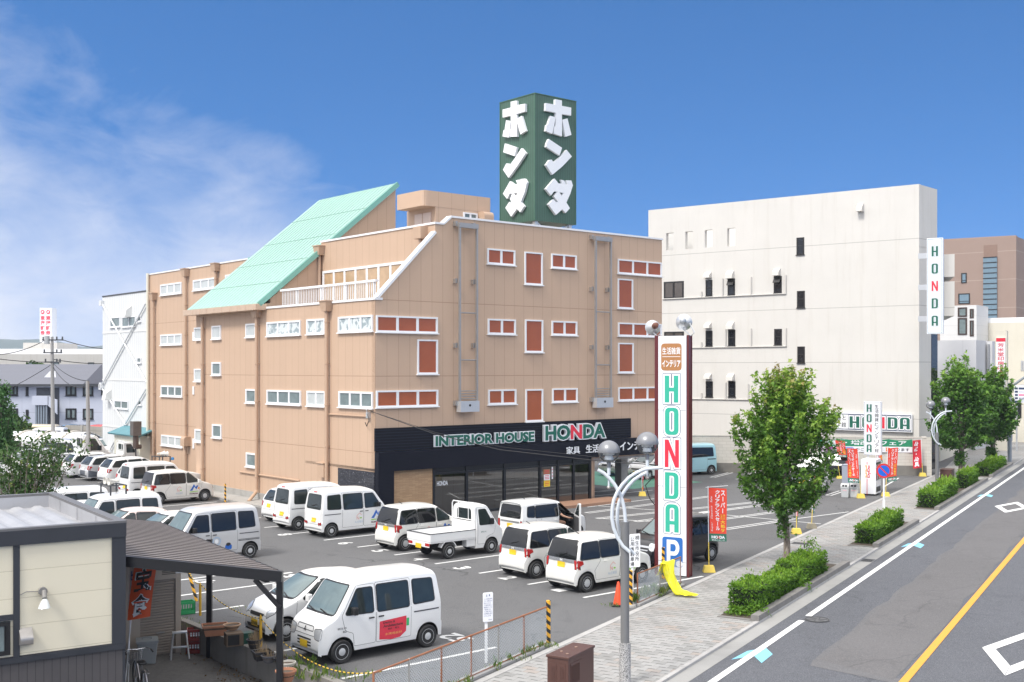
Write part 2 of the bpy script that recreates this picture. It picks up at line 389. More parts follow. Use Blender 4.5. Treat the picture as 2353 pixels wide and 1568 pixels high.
lot = [LW(-14.5,-23.3), SW(-12.86, 78), SW(-14, 92), LW(40,40), LW(20,140), LW(-60,140), LW(-60,24), LW(-14.5,24)]
sheet('parking_lot', lot, 0, m_lot, .7)
m_gravel = M('gravel', (.145,.138,.132), .95, .35, 9, bump=.9, bscale=60, dirt=.5)
sheet('gravel_yard', [LW(-14.6,-25.5), LW(-14.6,6), LW(-26,6), LW(-26,-30), LW(-14.6,-30)], -.55, m_gravel)
K = 1.0075; ZR = -.05
m_road = asphalt('road_asphalt', (.085,.088,.099), .3, .7, 2)
sheet('road', [(-8.9*K,-10),(9,-10),(9,420),(-8.9*K,420)], ZR, m_road, rz=ROT_S)
m_patch = asphalt('asphalt_repair', (.118,.114,.116), .25, .3, 4)
rnd = random.Random(3)
pl = [(-6.95+rnd.uniform(-.07,.07), q) for q in [26.2+i*1.1 for i in range(46)]]
pr = [(-5.12+rnd.uniform(-.09,.09), q) for q in [25.3+i*1.1 for i in range(47)]]
sheet('asphalt_patch', [(a*K, b*K) for a, b in pl]+[(a*K, b*K) for a, b in pr[::-1]], ZR+.006, m_patch, rz=ROT_S)
m_seal = asphalt('patch_seal', (.122,.120,.124), .1, .3, 5)
sheet('patch_seam', [((a-.13+rnd.uniform(-.05,.05))*K, b*K) for a, b in pl]+[(a*K+.08, b*K) for a, b in pl[::-1]], ZR+.003, m_seal, rz=ROT_S)
sheet('patch_seam', [(p[0]*K, p[1]*K) for p in [(-7.1,26.1),(-7,25.55),(-5.0,25.0),(-4.95,25.4),(-6.9,26.35)]], ZR+.0045, m_seal, rz=ROT_S)
m_gut = M('gutter_concrete', (.30,.295,.285), .85, .14, 1.3, bump=.2, dirt=.35)
sheet('gutter', [(-9.32*K,-10),(-8.9*K,-10),(-8.9*K,420),(-9.32*K,420)], ZR+.004, m_gut, rz=ROT_S)
# pavement of interlocking pavers
m_pav, t, b = base_mat('pavers')
co = N(t, 'ShaderNodeTexCoord').outputs['Object']; sp = N(t, 'ShaderNodeSeparateXYZ'); LK(t, co, sp.inputs[0])
px, py = sp.outputs[0], sp.outputs[1]
row = mathn(t, 'DIVIDE', py, .235); ri = mathn(t, 'FLOOR', row); rf = mathn(t, 'FRACT', row)
col = mathn(t, 'ADD', mathn(t, 'DIVIDE', px, .33), mathn(t, 'MULTIPLY', ri, .5)); ci = mathn(t, 'FLOOR', col); cf = mathn(t, 'FRACT', col)
cv = N(t, 'ShaderNodeCombineXYZ'); LK(t, ci, cv.inputs[0]); LK(t, ri, cv.inputs[1])
wn = N(t, 'ShaderNodeTexWhiteNoise', noise_dimensions='2D'); LK(t, cv.outputs[0], wn.inputs['Vector'])
c = rampn(t, wn.outputs[0], [(0,(.25,.248,.24)),(.5,(.335,.332,.325)),(.90,(.31,.30,.29)),(.96,(.335,.295,.265)),(1,(.32,.29,.27))])
big = noise(t, co, .22, 5, .65, .5)
c = mixc(t, mathn(t, 'MULTIPLY', mathn(t, 'SUBTRACT', big, .48, clamp=True), 3.2, clamp=True), c, mixc(t, 1.0, c, (.70,.67,.65), 'MULTIPLY'))
acc = mathn(t, 'MULTIPLY', mathn(t, 'MULTIPLY', mathn(t, 'GREATER_THAN', cf, .42), mathn(t, 'LESS_THAN', cf, .92)), mathn(t, 'LESS_THAN', rf, .20))
c = mixc(t, mathn(t, 'MULTIPLY', acc, .82), c, (.10,.098,.098))
gap = mathn(t, 'MAXIMUM', mathn(t, 'LESS_THAN', cf, .035), mathn(t, 'LESS_THAN', rf, .045))
c = mixc(t, mathn(t, 'MULTIPLY', gap, .6), c, (.13,.12,.11))
st = mathn(t, 'MULTIPLY', mathn(t, 'SUBTRACT', noise(t, co, .45, 5, .7, 1), .60, clamp=True), 5, clamp=True)
c = mixc(t, mathn(t, 'MULTIPLY', st, .6), c, (.16,.15,.14))
LK(t, c, b.inputs['Base Color']); b.inputs['Roughness'].default_value = .8
bn = N(t, 'ShaderNodeBump'); bn.inputs['Strength'].default_value = .4; bn.inputs['Distance'].default_value = .01
LK(t, mathn(t, 'SUBTRACT', noise(t, co, 45, 3), gap), bn.inputs['Height']); LK(t, bn.outputs[0], b.inputs['Normal'])
sheet('pavement', [(-12.68,-10),(-9.5,-10),(-9.5,300),(-12.68,300)], .003, m_pav, .2, ROT_S)
m_kerb = M('kerb_stone', (.40,.39,.38), .8, .16, 2.5, bump=.3, dirt=.4)
def kerb(name, s0, s1, q0, q1, z1, pitch=.6):
    mb = MB(); q = q0
    while q < q1-.01:
        e = min(q+pitch, q1); mb.box(s0, q+.006, -.2, s1, e-.006, z1); q = e
    o = mb.build(name, m_kerb); o.rotation_euler.z = ROT_S; o['kind'] = 'structure'; return o
kerb('kerb', -9.5, -9.32*K, 8, 110, .012, 1.0)
kerb('lot_kerb', -12.86, -12.68, 12, 78, .014, .6)
sheet('pavement', [(-12.68,300),(-12.68,78),(-30,84),(-30,300)], -.004, m_pav, 0, ROT_S).name = 'forecourt'
m_wl = paint_line('road_white_paint', (.80,.80,.79), .35)
m_ll = paint_line('lot_white_paint', (.74,.74,.73), .75)
m_or = paint_line('road_orange_paint', (.74,.34,.045), .35)
m_bl = paint_line('road_blue_paint', (.24,.58,.78), .2)
mb = MB()
for q0, q1 in ((15, 30.0), (30.63, 260)): mb.flat([rect2(-8.54*K, q0*K, -8.37*K, q1*K)], lambda x, y: (x, y, ZR+.010))
tag(mb.build('edge_line', m_wl, fix=False), kind='structure').rotation_euler.z = ROT_S
mb = MB(); mb.flat([rect2(-5.01*K, 15, -4.83*K, 260)], lambda x, y: (x, y, ZR+.010))
tag(mb.build('centre_line', m_or, fix=False), kind='structure').rotation_euler.z = ROT_S
def r5(x, y): return WS(G(1665.9+x*.31144, 1080+y*.31144, ZR))
ch = [[r5(45,1402), r5(165,1338), r5(232,1327), r5(180,1378)], [r5(300,1313), r5(352,1362), r5(270,1427), r5(214,1375)]]
c0 = r5(200, 1360)
for (x, y) in ((200,1360), (1400,556), (1925,190)):
    d = r5(x, y); dq = d[1]-c0[1]; mb = MB()
    for p in ch: mb.flat([[(a, b+dq) for a, b in p]], lambda x, y: (x, y, ZR+.007))
    tag(mb.build('bicycle_arrow', m_bl, fix=False), kind='structure').rotation_euler.z = ROT_S
def diamond(s, q, w, l):
    mb = MB(); o = [(-w,0),(0,l),(w,0),(0,-l)]; k = .62; wi = [(a*k, b*k) for a, b in o]
    for i in range(4):
        j = (i+1) % 4; e = .02
        mb.flat([[(s+o[i][0]*(1-e)+o[j][0]*e, q+o[i][1]*(1-e)+o[j][1]*e), (s+o[j][0], q+o[j][1]), (s+wi[j][0], q+wi[j][1]), (s+wi[i][0]*(1-e)+wi[j][0]*e, q+wi[i][1]*(1-e)+wi[j][1]*e)]], lambda x, y: (x, y, ZR+.0125))
    tag(mb.build('crossing_diamond', m_wl, fix=False), kind='structure').rotation_euler.z = ROT_S
diamond(-6.6*K, 59.6*K, .78, 2.5); diamond(-3.1*K, 29.25*K, .8, 2.45)
# painted bays of the lot
mb = MB()
def line(p, q, w=.12, z=.006):
    p, q = Vector(p[:2]), Vector(q[:2]); d = (q-p).normalized(); n = Vector((-d.y, d.x))*w/2
    mb.flat([[tuple(p+n), tuple(p-n), tuple(q-n), tuple(q+n)]], lambda x, y: (x, y, z))
for u, v in ((744,1242),(821,1258),(906,1276),(999.6,1296.4),(1100.8,1318),(1213,1343.7),(1340.6,1374),(672.7,1227),(607,1213)):
    x, y = LG(u, v); line(LW(x, y), LW(min(x+5.3, .4) if y > -9 else x+5.3, y))
for u, v, x1 in ((557,1315.7,-14.2),(632,1340,-14.2),(560,1392,-14.2),(690,1489,-14.2),(1140,1488,-14.2),(498,1154,-5),(548,1162.5,-5),(600,1190,-14),(500,1230,-14)):
    x, y = LG(u, v); line(LW(x, y), LW(x1, y))
for a in ((123.7,1093.8,165,1091.4),(145.6,1097,172,1095.6),(173,1100.5,205,1099),(197,1105,256.5,1102.4),(224.4,1109.7,267.5,1107.5),(252.8,1114,290,1112.6)):
    x, y = LG(a[0], a[1]); line(LW(x, y), LW(x+4.5, y))
def dbl(u0, v0, u1, v1, gap=.28, cap=(1, 1)):
    p, q = G(u0, v0), G(u1, v1); d = (q-p).normalized(); n = Vector((-d.y, d.x, 0))*gap/2
    line(p+n, q+n, .09); line(p-n, q-n, .09)
    for e, k in ((p, cap[0]), (q, cap[1])):
        if k: line(e-n*1.32, e+n*1.32, .09, .008)
for a in ((1374,1192,1757,1161.5-9),(1350,1179,1640,1140),(1462,1199,1700,1168),(1612,1178.5,1757,1160.5),(1640,1196,1854.6,1167.5),(1667,1216.5,1801,1196.5),(1637,1097.5,1678.5,1086.7),(1696.7,1102,1720,1096),(1714,1135,1769,1121),(1903,1139,1934,1129),(1878,1104,1925,1093),(1370,1131,1427,1124)): dbl(*a)
for a in ((1350,1166,1503,1146.7),(1801,1196.5,1950,1177),(1370.6,1163,1507,1172.9),(1350,1142,1500,1127),(1667,1184,1886,1204.6),(2030,1120,2065,1099),(1375,1192,1510,1200)): line(G(a[0], a[1]), G(a[2], a[3]), .1, .010)
tag(mb.build('parking_lines', m_ll, fix=False), kind='structure')
mb = MB()
for s, u, v, sg in (('6',794,1249,1),('5',873.5,1266,1),('4',965,1285.5,1),('3',1063,1305.7,1),('2',1169,1328.5,1),('1',1292,1356,1),('52',1046,1466,-1),('51',664,1322,-1),('8',655,1229,1),('47',470,1336,-1)):
    x, y = LG(u, v); h = .62; wd = .42*len(s)
    text_fit(mb, s, -wd/2, -h/2, wd/2, h/2, lambda X_, Y_: LW(x+Y_*sg, y-X_*sg, .009), 0, .03)
tag(mb.build('bay_numbers', m_ll, fix=False), kind='structure')
# green coated bay and low step beside the open ground floor
sheet('green_bay', [tuple(LW(18.6, 2.5)[:2]), tuple(LW(24.5, 2.5)[:2]), tuple(LW(24.5, 12)[:2]), tuple(LW(18.6, 12)[:2])], .006, M('green_coating', (.10,.30,.20), .6, .15, 1.2, dirt=.4))
# distant hills
def hills(dist, z0, hgt, seed, mat):
    rg = random.Random(seed); mb = MB(); n = 160; vs = []; ph = [rg.uniform(0, 6.28) for _ in range(7)]
    for i in range(n+1):
        a = R(-46+92*i/n); h = hgt*(.55+sum(math.sin(a*k*3.1+ph[j])*.22/(j+1)**.8 for j, k in enumerate((1,2.3,4.1,7.7,13,23,41))))
        for rr_, zz in ((dist*1.2, z0), (dist*1.02, z0+h*.96), (dist, z0+h*(.93)), (dist*.9, z0+h*.4), (dist*.82, z0-5)):
            vs.append((math.sin(a)*rr_, math.cos(a)*rr_, max(zz, z0-5)))
    fs = [(i*5+j, i*5+j+1, i*5+j+6, i*5+j+5) for i in range(n) for j in range(4)]
    mb.add(vs, fs); o = mb.build('hills', mat, smooth=True); o['kind'] = 'structure'
hills(2500, 0, 80, 5, M('hill_forest', (.04,.07,.06), .9, .3, .003))

mb = MB(); mb.box(-3100, -160, -1.8, 3100, 3200, 84); hz_ = mb.build('haze', bpy.data.materials.new('haze_air')); hz_['kind'] = 'stuff'; hz_['label'] = 'pale summer haze over the town'; hz_['category'] = 'haze'
m_ = hz_.data.materials[0]; m_.use_nodes = True; t = m_.node_tree; t.nodes.remove(t.nodes['Principled BSDF']); pv_ = N(t, 'ShaderNodeVolumePrincipled'); pv_.inputs['Density'].default_value = .00021; pv_.inputs['Color'].default_value = (.80,.88,1,1); LK(t, pv_.outputs[0], t.nodes['Material Output'].inputs['Volume'])
# ------------------------------------------------------------------ windows in a wall; m(t, out, z) -> local point
def add_window(m, parent, t0, t1, z0, z1, panes, fm, gm, fr=.07, mull=.08, sill=True, name='window', proud=.06, transom=None, glass_out=.02):
    if t0 > t1: t0, t1 = t1, t0
    mb = MB(); b = lambda a0, z_0, a1, z_1, o=proud, i=-.01: mb.box(a0, i, z_0, a1, o, z_1, T=lambda x, y, z: m(x, y, z))
    b(t0, z1-fr, t1, z1); b(t0, z0, t1, z0+fr); b(t0, z0+fr, t0+fr, z1-fr); b(t1-fr, z0+fr, t1, z1-fr)
    pw = (t1-t0-fr)/panes
    for i in range(1, panes): b(t0+fr/2+pw*i-mull/2, z0+fr, t0+fr/2+pw*i+mull/2, z1-fr, proud-.012)
    if transom: b(t0+fr, z0+(z1-z0)*transom-.03, t1-fr, z0+(z1-z0)*transom+.03, proud-.006)
    if sill: b(t0-.04, z0-.05, t1+.04, z0-.004, proud+.06)
    o = mb.build(name, fm, parent)
    mb = MB()
    for i in range(panes):
        a, c = t0+fr/2+pw*i+fr/2, t0+fr/2+pw*(i+1)-fr/2
        e = .025
        mb.box(a+.004, .0, z0+fr+.002, a+e, glass_out+.02, z1-fr-.002, 1, T=lambda x, y, z: m(x, y, z)); mb.box(c-e, .0, z0+fr+.002, c-.004, glass_out+.02, z1-fr-.002, 1, T=lambda x, y, z: m(x, y, z))
        mb.add([m(a, glass_out, z0+fr), m(c, glass_out, z0+fr), m(c, glass_out, z1-fr), m(a, glass_out, z1-fr)], [(0,1,2,3)])
    mb.build('pane', [gm, fm], o, fix=False); return o
g_film = M('brown_film_pane', (.37,.098,.038), .22, .14, 1.6, spec=.6)
g_grey = glass('frosted_grey_pane', (.17,.215,.22), .16, var=.45)
g_pale = glass('frosted_pale_pane', (.50,.53,.53), .25, var=.22)
g_peel = None
m_, t, b = base_mat('peeling_film_pane'); co = N(t, 'ShaderNodeTexCoord').outputs['Object']
LK(t, mixc(t, mathn(t, 'GREATER_THAN', noise(t, co, 2.6, 5, .6, .6), .53), (.62,.66,.66), (.30,.36,.38)), b.inputs['Base Color']); b.inputs['Roughness'].default_value = .2; g_peel = m_
g_dark = glass('dark_pane', (.015,.017,.022), .05)
# ------------------------------------------------------------------ the tan furniture store
fr = Wall(CO, AX); lf = Wall(CO, BX)
joints = [fr.uv(859, 688)[1], fr.uv(859, 865)[1], fr.uv(859, 1042)[1]]
m_tx = panel_mat('tan_panel_front', TAN, 0, .606, joints, streak=.14); m_ty = panel_mat('tan_panel_side', TAN, 1, .606, joints, streak=.16)
store = empty('furniture_store', CO, ROT_A, 'large tan panelled store with sloping mint roof and black shop front', 'store')
FM = lambda y0=0: (lambda t, o, z: (t, y0-o, z))
LM = lambda x0=0: (lambda t, o, z: (x0-o, t, z))
W = fr.uv(1521, 549)[0]; zp = (fr.uv(1521, 550)[1]+fr.uv(1036, 503)[1])/2
xc = fr.uv(1000, 515)[0]; zc = fr.uv(1000, 515)[1]; zt = fr.uv(860, 690)[1]+.02
xg = fr.uv(1363, 1100)[0]; zu = fr.uv(1420, 1050)[1]
x36 = fr.uv(1036, 503)[0]; x17 = fr.uv(1019, 517)[0]
zd1 = fr.uv(1000.8, 537)[1]
mb = MB()
mb.prism([[(0,0),(xg,0),(xg,zu),(W,zu),(W,zp),(x36,zp),(x17,zc),(xc,zc),(xc,zd1),(.05,zt),(0,zt)]], lambda x, z, d: (x, d, z), 0, .3)
mb.box(W-.3, .3, zu, W, 14, zp)
mb.build('front_wall', m_tx, store)
ye = lf.uv(609, 697)[0]
gb = Wall(LW(0, ye), AX)
xt, zrt = gb.uv(909, 421)
rf = Wall(LW(xt, 0), BX); yf = rf.uv(735.6, 460)[0]
xw = Wall(LW(0, yf), AX).uv(583, 594)[0]; wg = Wall(LW(xw, 0), BX); yend, zw = wg.uv(340, 633)
ze = lf.uv(608, 697)[1]
mb = MB()
mb.box(0, .3, 0, .3, ye, zt); mb.box(0, ye, 0, .3, yf, ze)
mb.box(xw, yf-.3, 0, xw+.3, yend, zw)
mb.build('side_wall', m_ty, store)
mb = MB()                                     # mass of the building behind its walls
mb.box(.3, .31, zu, W-.3, 14, zt-.06); mb.box(xc+.02, .31, zt-.06, W-.3, 14, zc-.35)
mb.box(xw+.3, yf, 0, xw+10, yend-.01, zw-.2)
mb.box(.3, 5.2, 0, xg-.1, 14, zu)
mb.box(.3, ye+.3, 0, 12, yf, ze-.05)
mb.build('core', M('roof_membrane', (.30,.28,.26), .9, .1, 1), store)
# upper storey wall along the terrace, gable wall
mb = MB(); mb.box(xc, .3, zt-.06, xc+.3, ye, zc); mb.build('terrace_wall', m_ty, store)
mb = MB(); sl = (zrt-ze)/(xt+.35)
mb.prism([[(.3, zt-.06), (xt, zt-.06), (xt, zrt-.30), (.3, ze+sl*.65-.30)]], lambda x, z, d: (x, d, z), ye, ye+.25); 
mb.prism([[(.3, zt-.06), (xt, zt-.06), (xt, zrt-.30), (.3, ze+sl*.65-.30)]], lambda x, z, d: (x, d, z), yf-.25, yf)
mb.box(xt-.25, ye+.25, zt-.06, xt-.01, yf-.25, zrt-.5)
mb.build('gable_wall', m_tx, store)
m_mint = rib_mat('mint_standing_seam', (.30,.47,.41), 1, .42, .90, .55, .08, streak=.35)
n_ = m_mint.node_tree
mb = MB(); th = .16
a0 = (-.42, ze-.02); a1 = (xt+.06, zrt)
mb.prism([[a0, a1, (a1[0], a1[1]-th), (a0[0], a0[1]-th)]], lambda x, z, d: (x, d, z), ye-.12, yf+.25)
for k in (.17,.36,.56,.78):                    # snow rails / lap lines across the slope
    x, z = a0[0]+(a1[0]-a0[0])*k, a0[1]+(a1[1]-a0[1])*k; mb.bar((x, ye-.1, z+.012), (x, yf+.23, z+.012), .03, .02)
y = ye+.2
while y < yf: mb.bar((a0[0]+.02, y, a0[1]+.02), (a1[0]-.02, y, a1[1]+.02), .02, .02); y += .42
roof = mb.build('sloping_roof', m_mint, store)
m_verge = M('mint_verge', (.20,.45,.38), .5, .06)
mb = MB(); mb.bar((a0[0], ye-.16, a0[1]-.06), (a1[0], ye-.16, a1[1]-.06), .08, .26); mb.build('verge', m_verge, roof)
mb = MB(); mb.bar((a0[0]+.3, ye-.13, a0[1]+.08), (a1[0], ye-.13, a1[1]-.22), .05, .07); mb.build('verge_trim', white, roof)
mb = MB(); mb.box(-.62, ye-.2, ze-.36, -.02, yf+.35, ze-.06)
for i in range(9): mb.box(-.632, ye+(yf-ye)*i/9, ze-.35, -.615, ye+(yf-ye)*i/9+.03, ze-.07)
mb.build('eaves_gutter', M('tan_gutter_sheet', (.56,.41,.30), .3, .2, 3, metal=.1), store, bevel=.01)
# copings
mb = MB(); cw = .34
mb.box(x36, -.05, zp, W+.05, .34, zp+.09); mb.bar((x36+.02, .145, zp+.045), (x17, .145, zc+.045), .39, .09); mb.box(xc-.05, -.05, zc, x17, .34, zc+.09)
mb.box(xc-.05, .34, zc, xc+.34, ye, zc+.09); mb.box(W-.32, .34, zp, W+.05, 14, zp+.09)
mb.bar((xc, .10, zd1+.07), (.10, .10, zt+.09), .34, .12); mb.box(-.05, -.05, zt, .36, ye-.1, zt+.10)
mb.build('coping', white, store)
mb = MB(); mb.box(xw-.05, yf, zw, xw+.34, yend+.05, zw+.08)
mb.build('coping', white, store)
mb = MB(); mb.box(xw-.06, yf+.26, zw-.35, xw+.4, yf+.6, zw+.10); mb.build('roof_flashing', m_verge, store)
# windows of the front
for u0, vt, vb, u1, n in ((1118.6,570.7,606.2,1182.7,2),(1265.9,582.8,615.7,1323.8,2),(1418.7,595.2,628.6,1519.5,3),(1120,732.6,767.8,1184,2),(1266.7,737.4,770,1325,2),(1419.5,741.4,772.2,1519.5,3),(1120.8,895.7,930,1185.3,2),(1268,893,925,1326,2),(1419.8,890.2,921.4,1519.5,3),(862,724.6,763,1004.7,3),(862,898,937,1005.7,3)):
    t0, t1, z0, z1 = fr.rect(u0, vt, vb, u1); add_window(FM(), store, max(t0, .03), t1, z0, z1, n, white, g_film, .075, .13)
for u0, vt, vb, u1 in ((1204.4,578.4,653.5,1245.8),(1418.7,640.3,708.5,1453.5),(958,780.3,860,1005),(1205.5,734.5,809.6,1246.9),(1419.5,788,856.9,1454.7),(1206.6,895,969.4,1246.9)):
    t0, t1, z0, z1 = fr.rect(u0, vt, vb, u1); add_window(FM(), store, t0, t1, z0, z1, 1, white, g_film, .07, .1)
# windows of the long side
for u0, vt, vb, u1, n, g in ((614.2,741.1,773.4,691.9,3,g_peel),(706,734.8,769,748,2,g_peel),(778.5,728.9,764.8,858,3,g_peel),(566,744.6,775.8,588.6,1,g_pale),(488,749.5,780,508.8,1,g_pale),(447.7,753.3,782,467.8,1,g_pale),
        (488,832.7,862.5,508.8,1,g_grey),(447.7,847.8,876.6,469,1,g_pale),(614.5,895.9,927.6,692.6,3,g_grey),(706.5,898.3,932.5,748.8,2,g_pale),(779.8,899,935,858,3,g_grey),(566,894.2,925.7,589.3,1,g_grey),(489,974.7,1005.3,510,1,g_grey),(449,986,1015,469,1,g_pale),(566.9,1040,1071.7,590,1,g_grey)):
    t0, t1, z0, z1 = lf.rect(u0, vt, vb, u1); add_window(LM(), store, max(min(t0, t1), .03), max(t0, t1), z0, z1, n, white, g, .085, .13)
for u0, vt, vb, u1, n, g in ((369.6,655,680,418.4,3,g_pale),(444.8,644.7,669,499,3,g_pale),(519,632.5,657,562,3,g_pale),(370,769.7,794,419,3,g_pale),(370.8,886,910.5,419.7,3,g_grey),(371.6,999,1023,420.4,3,g_pale)):
    t0, t1, z0, z1 = wg.rect(u0, vt, vb, u1); add_window(LM(xw), store, t0, t1, z0, z1, n, white, g, .10, .16)
for v0, v1 in ((763,783),(888,907),(1008,1031)):
    t0, z1 = wg.uv(446, v0); _, z0 = wg.uv(446, v1); mb = MB(); mb.box(xw-.06, t0-.08, z0, xw+.02, t0+.12, z1); mb.build('vent_trim', white, store)
# rain pipes
def downpipe(wall, x0, u, vt, z0=0, r=.085, hop=True, kick=None):
    t, zt_ = wall.uv(u, vt); mb = MB(); x = x0-.16
    pts = [(x, t, zt_-.35), (x, t, z0+.55)]+([(x-.1, t-.1, z0+.45), (x-.7, t-.5, z0+.08)] if kick else [(x, t, z0)])
    mb.tube(pts, r, 10)
    z = z0+1.2
    while z < zt_-.8: mb.tube([(x, t, z), (x, t, z+.06)], r*1.25, 10); mb.box(x, t-.02, z, x0+.01, t+.02, z+.05); z += 1.9
    o = mb.build('downpipe', tanpaint, store, smooth=True)
    if hop:
        mb = MB(); a, b_ = .22, .30
        mb.add([(x-a, t-b_, zt_), (x+.17, t-b_, zt_), (x+.17, t+b_, zt_), (x-a, t+b_, zt_), (x-a*.7, t-b_*.7, zt_-.48), (x+.17, t-b_*.7, zt_-.48), (x+.17, t+b_*.7, zt_-.48), (x-a*.7, t+b_*.7, zt_-.48)], [(0,1,2,3),(4,5,6,7),(0,1,5,4),(1,2,6,5),(2,3,7,6),(3,0,4,7)])
        mb.box(x-a-.03, t-b_-.03, zt_-.03, x+.18, t+b_+.03, zt_+.02); mb.build('hopper', tanpaint, o)
for u, v in ((357.5,674),(431.5,618.5),(501,606)): downpipe(wg, xw, u, v, 0 if u < 480 else 9)
downpipe(lf, 0, 471, 715, hop=False); downpipe(lf, 0, 596, 708, kick=1); downpipe(lf, 0, 757, 692)
tw = Wall(LW(xc, 0), BX); downpipe(tw, xc, 740, 566, zt, r=.09)
t, z1 = tw.uv(974, 525); mb = MB(); mb.box(xc-.4, t-.3, z1-.5, xc-.01, t+.3, z1+.05); mb.tube([(xc-.2, t, z1-.5), (xc-.2, t, z1-1.6)], .09, 10); mb.build('roof_drain_box', tanpaint, store)
mb = MB(); t, z1 = wg.uv(344, 629); mb.tube([(xw-.15, t, z1), (xw-.15, t, 2.2), (xw-.25, t-.3, 2.05)], .09, 10); mb.build('drain_pipe', M('cream_pipe', (.72,.69,.58), .5, .05), store, smooth=True)
# wall conduits, meter box, hood vents on the side
mb = MB(); t0, z0 = lf.uv(758, 952); t1, _ = lf.uv(848, 955); mb.tube([(-.06, t0, z0), (-.06, t1, z0)], .035, 6); mb.tube([(-.06, t0+.3, z0), (-.06, t0+.3, z0-4.6)], .03, 6)
t0, z0 = lf.uv(552, 1084); t1, _ = lf.uv(690, 1106); mb.tube([(-.06, t0, z0), (-.06, t1, z0)], .04, 6); mb.build('conduit', tanpaint, store)
mb = MB(); t0, z0 = lf.uv(748, 1096); mb.box(-.28, t0-.30, z0, -.0, t0+.3, z0+.62); mb.box(-.33, t0-.34, z0+.62, 0, t0+.34, z0+.68); mb.build('meter_box', tanpaint, store, bevel=.01)
for u, v in ((434,1014),):
    t, z = wg.uv(u, v); mb = MB()
    mb.prism([rpoly([(0,-.3),(.45,-.3),(.45,.3),(0,.3)], [.01,.01,.42,.01], 6)], lambda a, z_, d: (xw-a, d, z+z_), t-.28, t+.28); mb.build('vent_hood', tanpaint, store)
mb = MB(); mb.box(-.06, .0, 0, .02, yf, .42); mb.box(-1.3, 2, 0, -.06, yf, .10); mb.build('plinth', concrete, store)
# hanging access frames on the front
def access_frame(u0, u1, vt, vb, rungs):
    t0, z1 = fr.uv(u0, vt); _, z0 = fr.uv(u0, vb); t1, _ = fr.uv(u1, vt); mb = MB()
    for tt in (t0+.06, t1-.06): mb.box(tt-.045, -.34, z0+.5, tt+.045, -.24, z1-.02)
    mb.box(t0, -.36, z1-.22, t1, -.18, z1)
    for r in rungs: mb.tube([(t0+.1, -.27, z0+(z1-z0)*r), (t1-.1, -.27, z0+(z1-z0)*r)], .035, 6)
    for k in range(4): mb.tube([(t0+.1, -.27, z0+.6+.12*k), (t1-.1, -.27, z0+.6+.12*k)], .028, 6)
    for z in (z0+.3, z0+(z1-z0)*.34, z0+(z1-z0)*.68, z1-.15):
        for tt in (t0-.1, t1-.18): mb.box(tt, -.2, z, tt+.12, .01, z+.22)
    o = mb.build('access_frame', steel, store)
    mb = MB(); mb.box(t0+.02, -.42, z0, t1-.0, -.1, z0+.5); mb.tube([((t0+t1)/2, -.43, z0+.3), ((t0+t1)/2, -.4, z0+.3)], .06, 10, 1); mb.build('counterweight', [alu, black], o)
access_frame(1045, 1089, 513, 947, (.525,.275)); access_frame(1357.5, 1396, 544, 937, (.56,.25,))
# terrace: railing, glazed wall
tr = Wall(LW(.75, 0), BX); t0, z1 = tr.uv(647, 666); mb = MB()
mb.box(.66, 1.0, z1-.1, .84, t0, z1); mb.box(.72, 1.0, zt+.1, .78, t0, zt+.14); y = 1.1
while y < t0: mb.box(.735, y, zt+.12, .765, y+.03, z1-.1); y += .16
y = 1.2
while y < t0:
    mb.box(.71, y, zt, .79, y+.07, z1-.1); mb.bar((.75, y+.04, z1-.2), (.95, y+.34, zt), .06); y += 2.3
mb.build('railing', white, store)
t0, z1 = tw.uv(743, 624); add_window(LM(xc), store, .4, t0, zt+.05, z1, 9, white, glass('terrace_glass', (.48,.33,.20), .12, var=.35), .12, .13, False, 'terrace_window')
# penthouse
pw = Wall(LW(0, 3), AX); x0, zz1 = pw.uv(972.8, 436.2); x1, _ = pw.uv(1127.4, 455); cz = pw.uv(972.8, 472)[1]
yb = Wall(LW(x0, 0), BX).uv(911.6, 450)[0]; xb = pw.uv(1001, 475)[0]; yb2 = Wall(LW(xb, 0), BX).uv(935, 490)[0]
mb = MB(); mb.prism([rpoly([(x0,3),(x1,3),(x1,yb),(x0,yb)], [.25,.05,.05,.05], 4)], lambda x, y, z: (x, y, z), cz, zz1); mb.box(xb, 3.01, zc-.4, x1-.01, yb2, cz)
ph = mb.build('penthouse', panel_mat('tan_panel_penthouse', tuple(x*1.03 for x in TAN), 0, .8, []), store)
t0, t1, z0, z1 = pw.rect(1064, 488, 512, 1096); add_window(FM(3), ph, t0, t1, z0, z1, 2, white, g_grey, .07, .08)
pl_ = Wall(LW(xb, 0), BX); a_, zq = pl_.uv(991.5, 488); b_, _ = pl_.uv(955, 490); mb = MB(); mb.box(xb-.06, a_, zc-.4, xb-.002, b_, zq); mb.box(xb-.075, (a_+b_)/2-.02, zc-.4, xb-.058, (a_+b_)/2+.02, zq, 1); mb.build('door', [M('pale_pink_door', (.66,.53,.46), .5, .04), tanpaint], ph)
t, z = pw.uv(1110, 505); mb = MB(); mb.prism([rpoly([(0,-.3),(.5,-.3),(.5,.35),(0,.35)], [.01,.01,.45,.01], 6)], lambda a, z_, d: (d, 3-a, z+z_), t-.3, t+.3); mb.build('vent_hood', tanpaint, ph)
